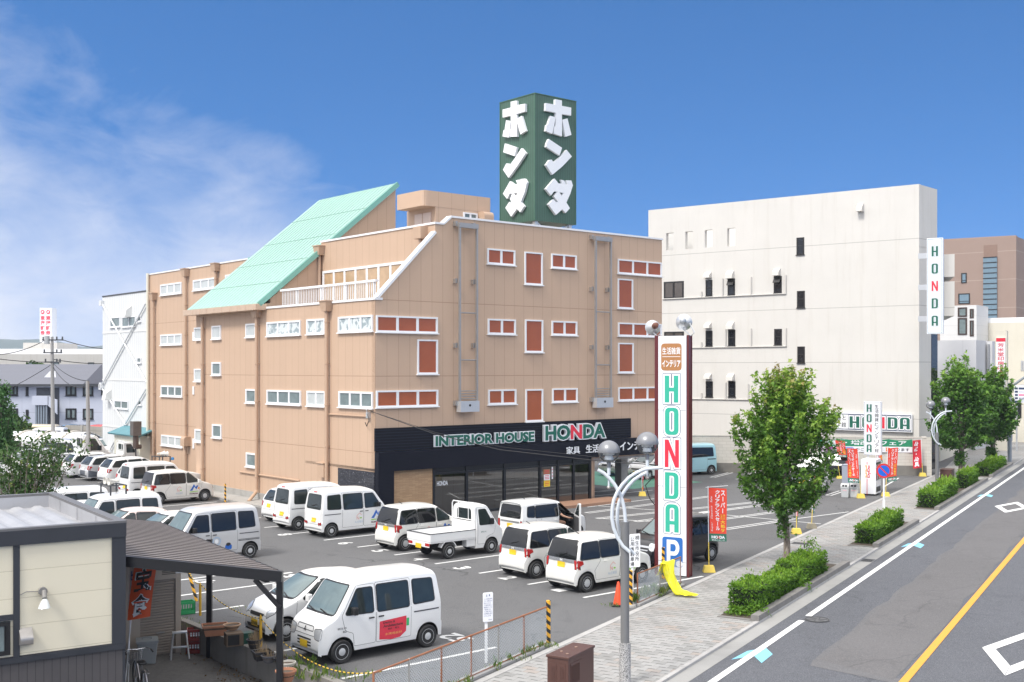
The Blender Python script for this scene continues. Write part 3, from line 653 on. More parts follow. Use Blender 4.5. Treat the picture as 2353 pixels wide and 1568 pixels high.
# ------------------------------------------------------------------ shop front
m_bc = panel_mat('black_corrugated_band', (.007,.008,.013), 2, .125, [], (3.2,3.2,3.4), .022, .42); m_bt = panel_mat('black_tile_band', (.006,.007,.013), 2, .06, [], (2.0,2.0,2.2), .012, .45)
B1 = Wall(LW(0, -.10), AX); B2 = Wall(LW(0, -.34), AX)
t1, z1 = B1.uv(1450, 961); _, z0 = B1.uv(859.6, 1038.5); zb1 = B1.uv(859.6, 985.2)[1]
mb = MB(); mb.box(-.05, -.10, z0, t1, -.002, zb1); band = mb.build('sign_band', m_bc, store)
t2 = B2.uv(1507, 1010)[0]; zl1 = B2.uv(867.4, 1040)[1]; zl0 = B2.uv(867.4, 1086)[1]
mb = MB(); mb.box(0, -.34, zl0, t2, -.12, zl1); mb.box(-.03, -.32, 0, .02, -.003, zl1-.004); mb.box(.02, -.33, 0, B2.uv(906,1100)[0], -.003, zl0); mb.box(.0, -.12, zl0, t2, 6, zl0+.12); canopy = mb.build('canopy_band', m_bt, store)
for m_q in (m_bc, m_bt): m_q.node_tree.nodes['Principled BSDF'].inputs['Specular IOR Level'].default_value = .18
def fm2(wall, y): return lambda x, z, d=.0: (x, y-d, z)
def letters3d(parent, s, wall, yoff, u0, u1, v0t, v0b, cols, name, deep=.10, bold=.045):
    t0, zt_ = wall.uv(u0, v0t); _, zb_ = wall.uv(u0, v0b); t1, _ = wall.uv(u1, v0t)
    mb = MB(); vs, fs, a, b, c, d = text_tris(s, bold)
    T = lambda y: (lambda X_, Z_: (t0+(X_-a)/(b-a)*(t1-t0), y, zb_+(Z_-c)/(d-c)*(zt_-zb_)))
    g = .05/((zt_-zb_))
    vb_ = text_tris(s, bold+.055)
    Tb = lambda y: (lambda X_, Z_: (t0+(X_-a)/(b-a)*(t1-t0), y, zb_+(Z_-c)/(d-c)*(zt_-zb_)))
    for y in [yoff-.02-deep*k/5 for k in range(6)]: mb.add([Tb(y)(*p) for p in vb_[0]], vb_[1], 0)
    if cols is not None:
        xs = cols if callable(cols) else (lambda x: 1)
        for f in fs:
            cx = sum(vs[i][0] for i in f)/len(f); mb.add([T(yoff-.03-deep)(*vs[i]) for i in f], [tuple(range(len(f)))], xs((cx-a)/(b-a)))
    mb.build(name, [signwhite, green_ink, red_ink], parent, fix=False)
letters3d(band, 'INTERIOR HOUSE', B1, -.10, 997, 1224, 1002, 1026, lambda k: 1, 'sign_letters')
letters3d(band, 'HONDA', B1, -.10, 1248, 1386, 978.5, 1013, lambda k: 2 if .40 < k < .585 else 1, 'sign_letters', .14, .04)
letter_white = M('white_channel_letter', (.82,.84,.86), .4, .03)  # plain white letter paint, nothing here emits
for s, u0, u1, vt, vb in (('家具',1300,1331,1027,1044.5),('生活雑貨',1345,1404,1022.5,1041.5),('インテリア',1423,1500,1016.5,1036)):
    mb = MB(); t0, z1 = B2.uv(u0, vt); _, z0 = B2.uv(u0, vb); t1, _ = B2.uv(u1, vt)
    for k in range(3): text_fit(mb, s, t0, z0, t1, z1, lambda X_, Z_: (X_, -.37-.02*k, Z_), 0, .008)
    mb.build('sign_letters', letter_white, canopy, fix=False)
# stone panel, glazing, interior
zc_ = zl0
xa, xb_ = B2.uv(906, 1120)[0], B2.uv(1003, 1120)[0]
m_, t, b = base_mat('split_stone'); co = N(t, 'ShaderNodeTexCoord').outputs['Object']; mp = N(t, 'ShaderNodeMapping'); mp.inputs['Rotation'].default_value = (R(90), 0, 0); LK(t, co, mp.inputs[0])
br = N(t, 'ShaderNodeTexBrick'); LK(t, mp.outputs[0], br.inputs[0]); br.inputs['Scale'].default_value = 1; br.inputs['Brick Width'].default_value = .34; br.inputs['Row Height'].default_value = .05; br.inputs['Mortar Size'].default_value = .004
br.inputs['Color1'].default_value = (.50,.33,.19,1); br.inputs['Color2'].default_value = (.40,.25,.14,1); br.inputs['Mortar'].default_value = (.26,.16,.09,1); LK(t, br.outputs[0], b.inputs['Base Color']); b.inputs['Roughness'].default_value = .8
bn = N(t, 'ShaderNodeBump'); bn.inputs['Strength'].default_value = .6; LK(t, br.outputs[1], bn.inputs['Height']); bn.invert = True; LK(t, bn.outputs[0], b.inputs['Normal']); m_stone = m_
mb = MB(); mb.box(xa, -.12, 0, xb_, -.004, zc_); mb.build('stone_panel', m_stone, store)
m_ty2 = None
m_, t, b = base_mat('black_glazed_brick'); co = N(t, 'ShaderNodeTexCoord').outputs['Object']; mp = N(t, 'ShaderNodeMapping'); mp.inputs['Rotation'].default_value = (R(90), 0, R(90)); LK(t, co, mp.inputs[0])
br = N(t, 'ShaderNodeTexBrick'); sx_ = N(t, 'ShaderNodeSeparateXYZ'); LK(t, co, sx_.inputs[0]); cb_ = N(t, 'ShaderNodeCombineXYZ'); LK(t, sx_.outputs[1], cb_.inputs[0]); LK(t, sx_.outputs[2], cb_.inputs[1]); LK(t, cb_.outputs[0], br.inputs[0])
br.inputs['Scale'].default_value = 1; br.inputs['Brick Width'].default_value = .22; br.inputs['Row Height'].default_value = .06; br.inputs['Mortar Size'].default_value = .006
br.inputs['Color1'].default_value = (.016,.018,.028,1); br.inputs['Color2'].default_value = (.03,.032,.042,1); br.inputs['Mortar'].default_value = (.07,.07,.08,1)
wn_ = noise(t, co, 14, 1); LK(t, mixc(t, mathn(t, 'GREATER_THAN', wn_, .70), br.outputs[0], (.30,.30,.32)), b.inputs['Base Color']); b.inputs['Roughness'].default_value = .25; m_bb = m_
ty0, zk = lf.uv(779, 1075); mb = MB(); mb.box(-.06, 0, 0, -.002, ty0, zk); mb.build('brick_base', m_bb, store)
g_shop = glass('shop_glass', (.006,.008,.012), .015, .85, (.42,.46,.48), ior=2.6)
us = [1003, 1079, 1166, 1248, 1289, 1325, 1363]; xs = [B2.uv(u, 1110)[0] for u in us]
YG = -.10
for i in range(6):
    mb = MB(); mb.add([(xs[i]+.05, YG, .12), (xs[i+1]-.05, YG, .12), (xs[i+1]-.05, YG, zc_-.32), (xs[i]+.05, YG, zc_-.32)], [(0,1,2,3)])
    o = mb.build('glass_door' if i in (4,) else 'shop_window', g_shop, store, fix=False)
    if i == 0:
        mb = MB(); t0, z1 = B2.uv(1011, 1107); t1, z0 = B2.uv(1036, 1116); text_fit(mb, 'HONDA', t0, z0, t1, z1, lambda X_, Z_: (X_, YG-.01, Z_), 0, .02); mb.build('window_lettering', signwhite, o, fix=False)
    if i == 3:
        mb = MB()
        for (u0, v0, u1, v1, c) in ((1256,1080,1271,1091,0),(1257,1092,1271,1104,1),(1257,1106,1271,1119,2),(1275,1074,1278,1102,1)):
            t0, z1 = B2.uv(u0, v0); t1, z0 = B2.uv(u1, v1); mb.box(t0, YG-.012, z0, t1, YG-.006, z1, c)
            for k in range(3): mb.box(t0+.06, YG-.016, z0+(z1-z0)*(.2+.27*k), t1-.06, YG-.0125, z0+(z1-z0)*(.3+.27*k), 3)
        mb.build('notice', [M('brown_notice', (.35,.18,.09)), signwhite, yellow_ink, red_ink], o)
mb = MB()
for i, x in enumerate(xs): mb.box(x-.06, YG-.06, 0, x+.06, YG+.08, zc_)
mb.box(xs[0], YG-.05, zc_-.32, xs[-1], YG+.06, zc_-.24); mb.box(xs[0], YG-.05, .0, xs[-1], YG+.06, .12); mb.box(xs[0], YG+.001, zc_-.24, xs[-1], YG+.02, zc_)
mb.build('shop_frame', M('black_anodised', (.012,.013,.016), .35, .1), store)
mb = MB(); mb.add([(xg, YG, .1), (xg, 3, .1), (xg, 3, zc_-.2), (xg, YG, zc_-.2)], [(0,1,2,3)]); mb.build('shop_window', g_shop, store, fix=False)
mb = MB(); mb.box(.3, 0, .02, xg-.02, 5.2, .06, 1); mb.box(.3, 5.05, .06, xg-.1, 5.19, zu, 0); mb.box(.3, .32, zu-.12, xg-.1, 5.1, zu-.02, 0); mb.box(xg-.12, 3, 0, xg-.0, 5.2, zu)
mb.build('shop_interior', [M('dim_plaster', (.11,.10,.10), .8), M('wood_floor', (.14,.09,.055), .5)], store)
mb = MB(); mb.box(xs[3]-.3, -1.7, 0, xg+1.0, -.08, .13); mb.build('entrance_step', M('terracotta_tile', (.30,.17,.11), .7, .15, 6), store)
for y in (2.5, 8.5): mb = MB(); mb.box(W-.55, y, 0, W-.05, y+.5, zu); mb.build('column', concrete, store)
mb = MB(); mb.box(xg, .3, zu-.14, W-.3, 14, zu-.02); mb.build('soffit', M('soffit_panel', (.5,.48,.46), .8), store)
t, z = lf.uv(851, 948); mb = MB(); mb.box(-.16, t-.05, z-.25, 0, t+.12, z); mb.tube([(-.14, t+.02, z-.02), (-.2, t, z+.12)], .03, 6)
mb.tube([(-.16, t, z-.05), (-.2, t-.2, z-.35), (-.16, t+.05, z-.6), (-.1, t+.25, z-.45)], .018, 6, 1); mb.build('cable_bracket', [alu, black], store)
# ------------------------------------------------------------------ the roof sign
yT = 2.3; tF = Wall(LW(0, yT), AX); xT, zT1 = tF.uv(1229, 215); zT0 = tF.uv(1229, 507)[1]
sT = tF.uv(1323, 235)[0]-xT; tL = Wall(LW(xT, 0), BX); sL = tL.uv(1149, 237)[0]-yT
m_gx = rib_mat('green_ribbed_front', (.057,.125,.090), 0, .16, .62, .45, .22); m_gy = rib_mat('green_ribbed_side', (.057,.125,.090), 1, .16, .62, .45, .22)
tower = empty('rooftop_sign_tower', LW(xT, yT, zc-.35), ROT_A, 'green ribbed box sign tower with white katakana, standing on the roof of the tan store', 'sign tower')
zo = zc-.35; h0, h1 = zT0-zo, zT1-zo
mb = MB(); mb.box(0, 0, h0, sT, sL, h1); mb.v = mb.v
o = mb.build('sign_box', m_gx, tower)
o.data.materials.append(m_gy)
for p in o.data.polygons:
    if abs(p.normal.x) > .5: p.material_index = 1
mb = MB(); mb.box(-.03, -.03, h1, sT+.03, sL+.03, h1+.04); mb.box(-.02, -.02, h0, .03, .03, h1); mb.box(sT-.03, -.02, h0, sT+.02, .03, h1); mb.box(-.02, sL-.03, h0, .03, sL+.02, h1); mb.build('edge_trim', M('green_trim', (.06,.14,.095), .5), o)
mb = MB()
for x, y in ((.2,.2),(sT-.3,.2),(.2,sL-.3),(sT-.3,sL-.3)): mb.box(x-.1, y-.1, 0, x+.1, y+.1, h0)
for a, b_ in (((.2,.2,0),(sT-.3,.2,h0)),((sT-.3,.2,0),(.2,.2,h0)),((.2,.2,0),(.2,sL-.3,h0)),((.2,sL-.3,0),(.2,.2,h0)),((sT-.3,.2,0),(sT-.3,sL-.3,h0)),((.2,sL-.3,.3),(sT-.3,sL-.3,h0))): mb.bar(a, b_, .07)
mb.build('support_frame', alu, tower)
ZT = lambda x, y: (1091.5+x*.21976, 189.6+y*.21976)
GL = {'R': [[(817,183),(886,195),(886,252),(984,270),(982,354),(886,338),(888,570),(803,543),(806,465),(822,470),(822,324),(717,302),(718,222),(817,240)],[(768,356),(822,372),(785,545),(717,514),(727,450),(740,448)],[(890,397),(944,382),(986,555),(925,574)],
 [(750,597),(888,690),(862,770),(722,680),(730,640)],[(720,870),(758,815),(780,812),(798,842),(880,775),(935,710),(990,780),(890,885),(788,970)],
 ([(810,1010),(718,1120),(772,1187),(806,1143),(838,1148),(803,1197),(848,1253),(828,1258),(798,1225),(745,1280),(825,1390),(890,1330),(925,1370),(970,1320),(933,1260),(975,1165),(1000,1082),(985,1030),(932,1028),(945,1072),(928,1072),(908,1030),(875,1022),(895,1064),(850,1060)],[(858,1154),(904,1160),(886,1192)])],
 'L': [[(398,208),(460,195),(460,245),(548,228),(548,310),(457,335),(463,380),(463,572),(387,572),(388,495),(399,495),(399,352),(314,373),(314,290),(398,268)],[(350,400),(397,408),(377,582),(313,570),(323,505),(335,500)],[(457,395),(510,355),(555,512),(500,550)],
 [(337,643),(462,685),(437,775),(320,735)],[(318,918),(352,852),(372,852),(388,870),(450,785),(510,692),(555,745),(470,875),(375,1002)],
 ([(390,1037),(317,1168),(360,1222),(388,1168),(414,1165),(390,1222),(415,1272),(404,1276),(383,1252),(342,1315),(403,1408),(463,1325),(497,1362),(538,1300),(503,1255),(545,1150),(567,1050),(543,1010),(500,1015),(512,1055),(503,1056),(488,1020),(452,1028),(468,1065),(440,1072)],[(428,1167),(467,1158),(455,1190)])]}
for face in 'RL':
    for gl in GL[face]:
        loops = list(gl) if isinstance(gl, tuple) else [gl]; mb = MB(); wl = tF if face == 'R' else tL
        L2 = [[(a-(xT if face == 'R' else yT), z-zo) for a, z in (wl.uv(*ZT(*p)) for p in l)] for l in loops]
        if face == 'R': mb.prism(L2, lambda x, z, d: (x, -d, z), .02, .17)
        else: mb.prism(L2, lambda y, z, d: (-d, y, z), .02, .17)
        mb.build('sign_letter', signwhite, o)
# ------------------------------------------------------------------ white stucco building and the street beyond
def stucco(name, col, zl, st=.22):
    m, t, b = base_mat(name); co = N(t, 'ShaderNodeTexCoord').outputs['Object']; s = N(t, 'ShaderNodeSeparateXYZ'); LK(t, co, s.inputs[0])
    c = mixc(t, noise(t, co, .35, 6, .6, .3), tuple(x*.90 for x in col), tuple(min(1, x*1.06) for x in col))
    mp = N(t, 'ShaderNodeMapping'); mp.inputs['Scale'].default_value = (1.3, 1.3, .07); LK(t, co, mp.inputs[0])
    d = noise(t, mp.outputs[0], 1.7, 8, .7); dd = mathn(t, 'MULTIPLY', mathn(t, 'SUBTRACT', d, .52, clamp=True), st*7, clamp=True)
    c = mixc(t, dd, c, tuple(x*k for x, k in zip(col, (.70, .66, .60))))
    d = noise(t, co, 1.4, 7, .75, 1.5); c = mixc(t, mathn(t, 'MULTIPLY', mathn(t, 'SUBTRACT', d, .64, clamp=True), 5, clamp=True), c, tuple(x*.75 for x in col))
    for z in zl:
        k = mathn(t, 'LESS_THAN', mathn(t, 'ABSOLUTE', mathn(t, 'SUBTRACT', s.outputs[2], z)), .022); c = mixc(t, mathn(t, 'MULTIPLY', k, .7), c, tuple(x*.5 for x in col))
    LK(t, c, b.inputs['Base Color']); b.inputs['Roughness'].default_value = .9
    bn = N(t, 'ShaderNodeBump'); bn.inputs['Strength'].default_value = .25; bn.inputs['Distance'].default_value = .02; LK(t, noise(t, co, 12, 5), bn.inputs['Height']); LK(t, bn.outputs[0], b.inputs['Normal'])
    return m
WD = Vector((-3426, 2614)).normalized()
k_ = (2112-UC)/F; P1 = Vector((k_*74.2, 74.2, 0)); ROT_W = math.atan2(WD.y, WD.x)
ww = Wall(P1, WD); zW = (ww.uv(2112, 425)[1]+ww.uv(1490, 482)[1])/2; lW = ww.uv(1490, 482)[0]
cw_ = Wall(P1, (math.sin(R(42.7)), math.cos(R(42.7)))); lc = cw_.uv(2153.5, 437)[0]
wb = empty('stucco_building', P1, ROT_W, 'tall off white stucco building with small dark windows, behind the parking lot', 'building')
iw = Matrix.Rotation(-ROT_W, 2)
def WLc(p): q = iw@Vector((p[0]-P1.x, p[1]-P1.y)); return q.x, q.y
p2 = WLc(P1.to_2d()+cw_.d*lc); SD = Vector((math.sin(R(16)), math.cos(R(16)))); p3 = WLc(P1.to_2d()+cw_.d*lc+SD*14)
zj = [ww.uv(1600, 571+20)[1] and ww.uv(1525, 588)[1], ww.uv(1525, 721)[1], ww.uv(1593, 834)[1], ww.uv(1593, 950)[1]]
m_st = stucco('stucco_offwhite', (.66,.635,.595), zj)
holes = []
for x0, y0, x1, y1 in ((180,366,226,471),(300,357,347,463),(422,347,470,453),(563,336,613,446)):
    a = [ww.uv(1464.8+x*.36645, 402.1+y*.36645) for x, y in ((x0,y0),(x1,y1))]; holes.append(rect2(min(a[0][0],a[1][0]), a[1][1], max(a[0][0],a[1][0]), a[0][1]))
mb = MB(); mb.prism([rect2(0,0,lW,zW)]+holes, lambda t, z, d: (t, d, z), -.35, 0)
mb.prism([[(0,-.002),(p2[0],p2[1]),(p3[0],p3[1]),(p3[0]+14,p3[1]-2),(lW,-9),(lW,-.36),(0,-.36)]], lambda x, y, z: (x, y, z), 0, holes[0][0][1]-.9)
mb.prism([[(0,-.002),(p2[0],p2[1]),(p3[0],p3[1]),(p3[0]+.4,p3[1]),(p2[0]+.4,p2[1]-.4),(.3,-.36),(0,-.36)]], lambda x, y, z: (x, y, z), holes[0][0][1]-.95, zW-.02)
mb.build('wall', m_st, wb)
m_scr = M('white_screen', (.82,.82,.81), .8)
mb = MB(); mb.box(lW*.60, -3.4, holes[0][0][1]-.95, lW*1.0, -3.2, zW-.3); mb.build('roof_screen', m_scr, wb)
m_pent = stucco('stucco_roof_room', (.70,.69,.67), [])
for x0, x1, h in ((lW*.55, lW*.66, 1.3), (lW*.86, lW*.99, 3)): mb = MB(); mb.box(x0, -4, holes[0][0][1]-.95, x1, -2.6, holes[0][0][1]+h); mb.build('roof_tank_room', m_pent, wb)
WM = lambda t, o, z: (t, o, z)
bronze = M('dark_bronze_frame', (.02,.019,.02), .4, .1)
def z4(x0, y0, x1, y1): a = ww.uv(1464.8+x0*.36645, 402.1+y0*.36645); b = ww.uv(1464.8+x1*.36645, 402.1+y1*.36645); return min(a[0], b[0]), max(a[0], b[0]), b[1], a[1]
for q in ((998,395,1046,499),(1001,729,1050,832),(1003,1077,1050,1180),(428,661,470,760),(566,652,612,755),(855,637,905,740),(428,978,471,1075),(569,973,614,1073),(858,967,906,1068),(429,1295,473,1392),(570,1295,615,1392)):
    t0, t1, z0, z1 = z4(*q); o = add_window(WM, wb, t0, t1, z0, z1, 1, bronze, g_dark, .07, .05, True, 'window', .03, .52)
    if q[0] in (855, 566) and q[1] < 700: mb = MB(); zz = z0+(z1-z0)*.52; mb.bar(((t0+t1)/2, .04, z1-.06), ((t0+t1)/2, .32, zz+.1), .04, t1-t0-.1, up=(1,0,0)); mb.build('open_sash', [bronze], o)
g_bronze = glass('bronze_pane', (.10,.085,.075), .1)
for q in ((166,672,291,772),(168,985,292,1075)): t0, t1, z0, z1 = z4(*q); add_window(WM, wb, t0, t1, z0, z1, 2, bronze, g_bronze, .1, .08, True, 'window', .03)
ventw = M('weathered_vent', (.58,.555,.52), .6, .08)
for q in ((425,612,465,646),(563,602,607,650),(857,587,898,632),(1382,181,1420,230),(427,928,465,962),(567,923,608,968),(428,1246,467,1280),(568,1246,610,1290)):
    t0, t1, z0, z1 = z4(*q); mb = MB(); h = z1-z0; mb.prism([[(0,0),(.42,0),(.36,h*.5),(.04,h),(0,h)]], lambda a, z, d: (d, a, z0+z), t0, t1); mb.build('vent_hood', ventw, wb)
for y0, y1, x0, x1, ups in ((780,745,160,935,((404,732),(536,650),(715,640),(931,628))),(1085,1075,300,935,((404,1050),(555,968),(715,963),(933,960))),(1404,1410,300,700,((404,1368),(555,1303),(697,1310)))):
    a = ww.uv(1464.8+x0*.36645, 402.1+y0*.36645); b = ww.uv(1464.8+x1*.36645, 402.1+y1*.36645); mb = MB(); mb.tube([(a[0], .06, a[1]), (b[0], .06, b[1])], .042, 8)
    for x, y in ups: c_ = ww.uv(1464.8+x*.36645, 402.1+y*.36645); zb = a[1]+(b[1]-a[1])*(x-x0)/(x1-x0); mb.tube([(c_[0], .06, zb), (c_[0], .06, c_[1])], .05, 8)
    mb.build('drain_pipe', ventw, wb, smooth=True)
# street side of it: dark stair glazing, balconies
CW = lambda o: None
def cm(t, o, z): q = P1.to_2d()+cw_.d*t+Vector((cw_.d.y, -cw_.d.x))*o; a = WLc(q); return (a[0], a[1], z)
t0, z1 = cw_.uv(2139.5, 768); mb = MB(); mb.box(t0, -.05, 0, lc+.02, .02, z1, T=cm); mb.build('stair_glazing', g_dark, wb)
for u1, vt, vb in ((2193.4, 584, 636), (2193.4, 646.6, 726)):
    b0 = P1.to_2d()+cw_.d*lc; q = Wall(b0+SD*1.5, CROSS); a = q.uv(u1, vt); zb = q.uv(u1, vb)[1]; mb = MB()
    fn = lambda x, y, z: (*WLc(b0+SD*(1.5+y)+CROSS*x), z)
    mb.box(-.2, 0, zb, a[0], 7, a[1], T=fn); mb.build('balcony', m_st, wb)
# shop sign hanging from its corner
def honda_column(mb, T, x0, x1, y0, y1, fills, layers, gap=.42):
    hh = (y1-y0)/(5+gap*4)
    for i, ch_ in enumerate('HONDA'): block_letter(mb, ch_, x0, y1-hh*(i+1)-hh*gap*i, x1-x0, hh, T, fills[ch_], layers)
k_ = (2129.7-UC)/F; ps = Vector((k_*72.6, 72.6, 0)); sw_ = Wall(ps, CROSS); sx1 = sw_.uv(2166.6, 650)[0]; sz1 = sw_.uv(2129.7, 548.4)[1]; sz0 = sw_.uv(2129.7, 768)[1]
vs_ = empty('projecting_sign', (ps.x, ps.y, sz0), ROT_S, 'tall narrow white HONDA sign projecting high from the stucco building corner', 'sign')
hS = sz1-sz0; mb = MB(); mb.box(0, 0, 0, sx1, .34, hS); pan = mb.build('sign_panel', signwhite, vs_, bevel=.012)
mb = MB(); TS = lambda x, y, d=.012: (x, -d, y)
for l in ([rect2(.05,.05,sx1-.05,hS-.05), rect2(.075,.075,sx1-.075,hS-.075)],): mb.flat(l, lambda x, y: TS(x, y, .004), 3)
FI = {'H': 0, 'O': 0, 'N': 1, 'D': 0, 'A': 0}
honda_column(mb, TS, sx1*.30, sx1*.70, hS*.085, hS*.915, FI, ((.055, .004, 3), (.042, .007, 2)), .72)
mb.build('sign_lettering', [green_ink, red_ink, signwhite, M('sign_line_teal', (.08,.22,.28))], pan, fix=False)
for f in (.15, .48, .81): mb = MB(); mb.box(-.55, .1, hS*(1-f)-.35, .02, .26, hS*(1-f)); mb.build('bracket', alu, vs_)
# long sign on the wall
t0, t1, z0, z1 = [f for f in (ww.uv(2098.5, 952.5)[0], ww.uv(1876, 950)[0], ww.uv(2098.5, 994)[1], ww.uv(2098.5, 952.5)[1])]
fs_ = empty('wall_sign', Vector((*(P1.to_2d()+WD*t0), z0)), ROT_W, 'long white sign board reading HONDA flat on the stucco building wall', 'sign')
lS, hS2 = t1-t0, z1-z0; FX = lambda x, y, d=.012: (lS-x, .22+d, y)
mb = MB(); mb.box(0, .05, 0, lS, .22, hS2); pan = mb.build('sign_panel', signwhite, fs_, bevel=.012); mb = MB()
mb.flat([rect2(.06,.06,lS-.06,hS2-.06), rect2(.11,.11,lS-.11,hS2-.11)], lambda x, y: FX(x, y, .004), 3)
for i, ch_ in enumerate('HONDA'):
    u = (1955, 1984, 2013, 2042.5, 2070.6)[i]; x0 = lS-(ww.uv(u, 960)[0]-t0); x1 = lS-(ww.uv(u+22.5, 960)[0]-t0); block_letter(mb, ch_, x0, hS2*.17, x1-x0, hS2*.64, FX, FI[ch_], ((.10,.004,3),(.075,.007,2)))
xr = lS-(ww.uv(1947, 960)[0]-t0); text_fit(mb, '生活雑貨と', lS*.05, hS2*.58, xr, hS2*.84, lambda x, y: FX(x, y), 4, .0); text_fit(mb, 'インテリア館', lS*.02, hS2*.18, xr, hS2*.46, lambda x, y: FX(x, y), 4, .0)
mb.build('sign_lettering', [green_ink, red_ink, signwhite, navy_ink, black_ink], pan, fix=False)
# block boundary wall with its banner
qa, qb = G(1525, 1084), G(2139, 1094); dB = (qb-qa).to_2d().normalized(); ROT_B = math.atan2(dB.y, dB.x); bw = Wall(qa, dB); LB = (qb-qa).length
m_blk, t, b = base_mat('painted_block'); co = N(t, 'ShaderNodeTexCoord').outputs['Object']; sx_ = N(t, 'ShaderNodeSeparateXYZ'); LK(t, co, sx_.inputs[0]); cb_ = N(t, 'ShaderNodeCombineXYZ'); LK(t, sx_.outputs[0], cb_.inputs[0]); LK(t, sx_.outputs[2], cb_.inputs[1])
br = N(t, 'ShaderNodeTexBrick'); LK(t, cb_.outputs[0], br.inputs[0]); br.inputs['Scale'].default_value = 1; br.inputs['Brick Width'].default_value = .5; br.inputs['Row Height'].default_value = .2; br.inputs['Mortar Size'].default_value = .008
br.inputs['Color1'].default_value = (.60,.57,.51,1); br.inputs['Color2'].default_value = (.56,.53,.47,1); br.inputs['Mortar'].default_value = (.44,.41,.36,1)
LK(t, mixc(t, mathn(t, 'MULTIPLY', mathn(t, 'SUBTRACT', noise(t, co, .5, 6, .7, .8), .5, clamp=True), 2.5, clamp=True), br.outputs[0], (.46,.43,.37)), b.inputs['Base Color']); b.inputs['Roughness'].default_value = .9
bwo = empty('boundary_wall', qa, ROT_B, 'low cream block wall along the far side of the lot under the stucco building', 'wall')
hb = bw.uv(2139, 1008)[1]; mb = MB(); mb.box(0, -.0, .62, LB, .2, hb); mb.box(-.0, -.03, hb, LB+.03, .23, hb+.07); mb.box(LB-.25, -.04, 0, LB+.04, 2.2, hb-.003); mb.build('block_wall', m_blk, bwo)
mb = MB(); mb.box(0, -.05, 0, LB-.26, .22, .615); mb.build('footing', M('stained_concrete', (.20,.19,.17), .9, .2, 1.5, streak=.6, dirt=.5), bwo)
ta, z1 = bw.uv(1880, 1006); tb, _ = bw.uv(2096, 1006); z1 = hb-.06
ban = empty('fair_banner', qa+Vector((dB.x*ta, dB.y*ta, 0)), ROT_B, 'long green and white fair banner hung along the top of the block wall', 'banner')
lB = tb-ta; hB = bw.uv(2096, 1008)[1]-bw.uv(2096, 1038.5)[1]; mb = MB(); n = 40; TB = lambda x, y, d=0: (x, -.06-.035*math.sin(x*2.2)-.01*math.sin(x*7)-d, z1-hB+y)
for i in range(n):
    x0, x1 = lB*i/n, lB*(i+1)/n; dip0, dip1 = [.08*math.sin(math.pi*((x/lB*4) % 1)) for x in (x0, x1)]
    mb.add([TB(x0, hB*.42), TB(x1, hB*.42), TB(x1, hB-dip1), TB(x0, hB-dip0)], [(0,1,2,3)], 0); mb.add([TB(x0, 0), TB(x1, 0), TB(x1, hB*.42), TB(x0, hB*.42)], [(0,1,2,3)], 1)
cl = mb.build('cloth', [M('banner_green', (.015,.23,.11), .6), signwhite], ban, fix=False)
mb = MB(); text_fit(mb, '新築・増改築フェア', lB*.05, hB*.52, lB*.94, hB*.88, lambda x, y: TB(x, y, .012), 0, .02); text_fit(mb, 'のご相談', lB*.40, hB*.10, lB*.60, hB*.32, lambda x, y: TB(x, y, .012), 1, .01); text_fit(mb, '承ります', lB*.78, hB*.10, lB*.97, hB*.32, lambda x, y: TB(x, y, .012), 1, .01)
mb.flat([rr(lB*.02, hB*.06, lB*.20, hB*.36, .12)], lambda x, y: TB(x, y, .008), 2); mb.flat([rr(lB*.205, hB*.06, lB*.385, hB*.36, .12)], lambda x, y: TB(x, y, .008), 3); mb.flat([rr(lB*.62, hB*.06, lB*.77, hB*.36, .12)], lambda x, y: TB(x, y, .008), 4)
text_fit(mb, 'リフォーム', lB*.03, hB*.10, lB*.19, hB*.32, lambda x, y: TB(x, y, .014), 0, .0); text_fit(mb, 'エクステリア', lB*.215, hB*.10, lB*.375, hB*.32, lambda x, y: TB(x, y, .014), 0, .0); text_fit(mb, '水回り', lB*.63, hB*.10, lB*.76, hB*.32, lambda x, y: TB(x, y, .014), 0, .0)
mb.build('lettering', [signwhite, black_ink, M('banner_purple', (.35,.06,.32)), M('banner_blue', (.06,.14,.55)), M('banner_orange', (.75,.22,.05))], cl, fix=False)
# ------------------------------------------------------------------ buildings up the street
def block(name, u0, u1, v_top, depth, dirv, mat, label, cat='building', back=12, u_ref=None, zb=-.6):
    k = (u0-UC)/F; P = Vector((k*depth, depth, 0)); wl = Wall(P, dirv); t1, _ = wl.uv(u1, v_top); z1 = wl.uv(u0, v_top)[1]; d = Vector(dirv).normalized()
    if t1 < 0: P = P+Vector((d.x*t1, d.y*t1, 0)); t1 = -t1; wl = Wall(P, d)
    rz = math.atan2(d.y, d.x); e = empty(name, P, rz, label, cat); s = 1 if Vector((-d.y, d.x)).dot(P.to_2d()) > 0 else -1
    mb = MB(); mb.box(0, 0, zb, t1, s*back, z1); mb.build('wall', mat, e)
    return e, wl, (lambda t, o, z: (t, -s*o, z)), t1, z1, s
g_sky = glass('sky_pane', (.16,.24,.30), .03, var=.1); m_brick, t, b = base_mat('brown_brick_tile'); co = N(t, 'ShaderNodeTexCoord').outputs['Object']; sx_ = N(t, 'ShaderNodeSeparateXYZ'); LK(t, co, sx_.inputs[0])
c = mixc(t, noise(t, co, .5, 4), (.285,.205,.17), (.33,.24,.20)); k = mathn(t, 'LESS_THAN', mathn(t, 'FRACT', mathn(t, 'DIVIDE', sx_.outputs[2], 3.6)), .03); c = mixc(t, mathn(t, 'MULTIPLY', k, .5), c, (.45,.36,.30)); LK(t, c, b.inputs['Base Color']); b.inputs['Roughness'].default_value = .8
def zr(x, y): return 2096.7+x*.21973, 517+y*.21973
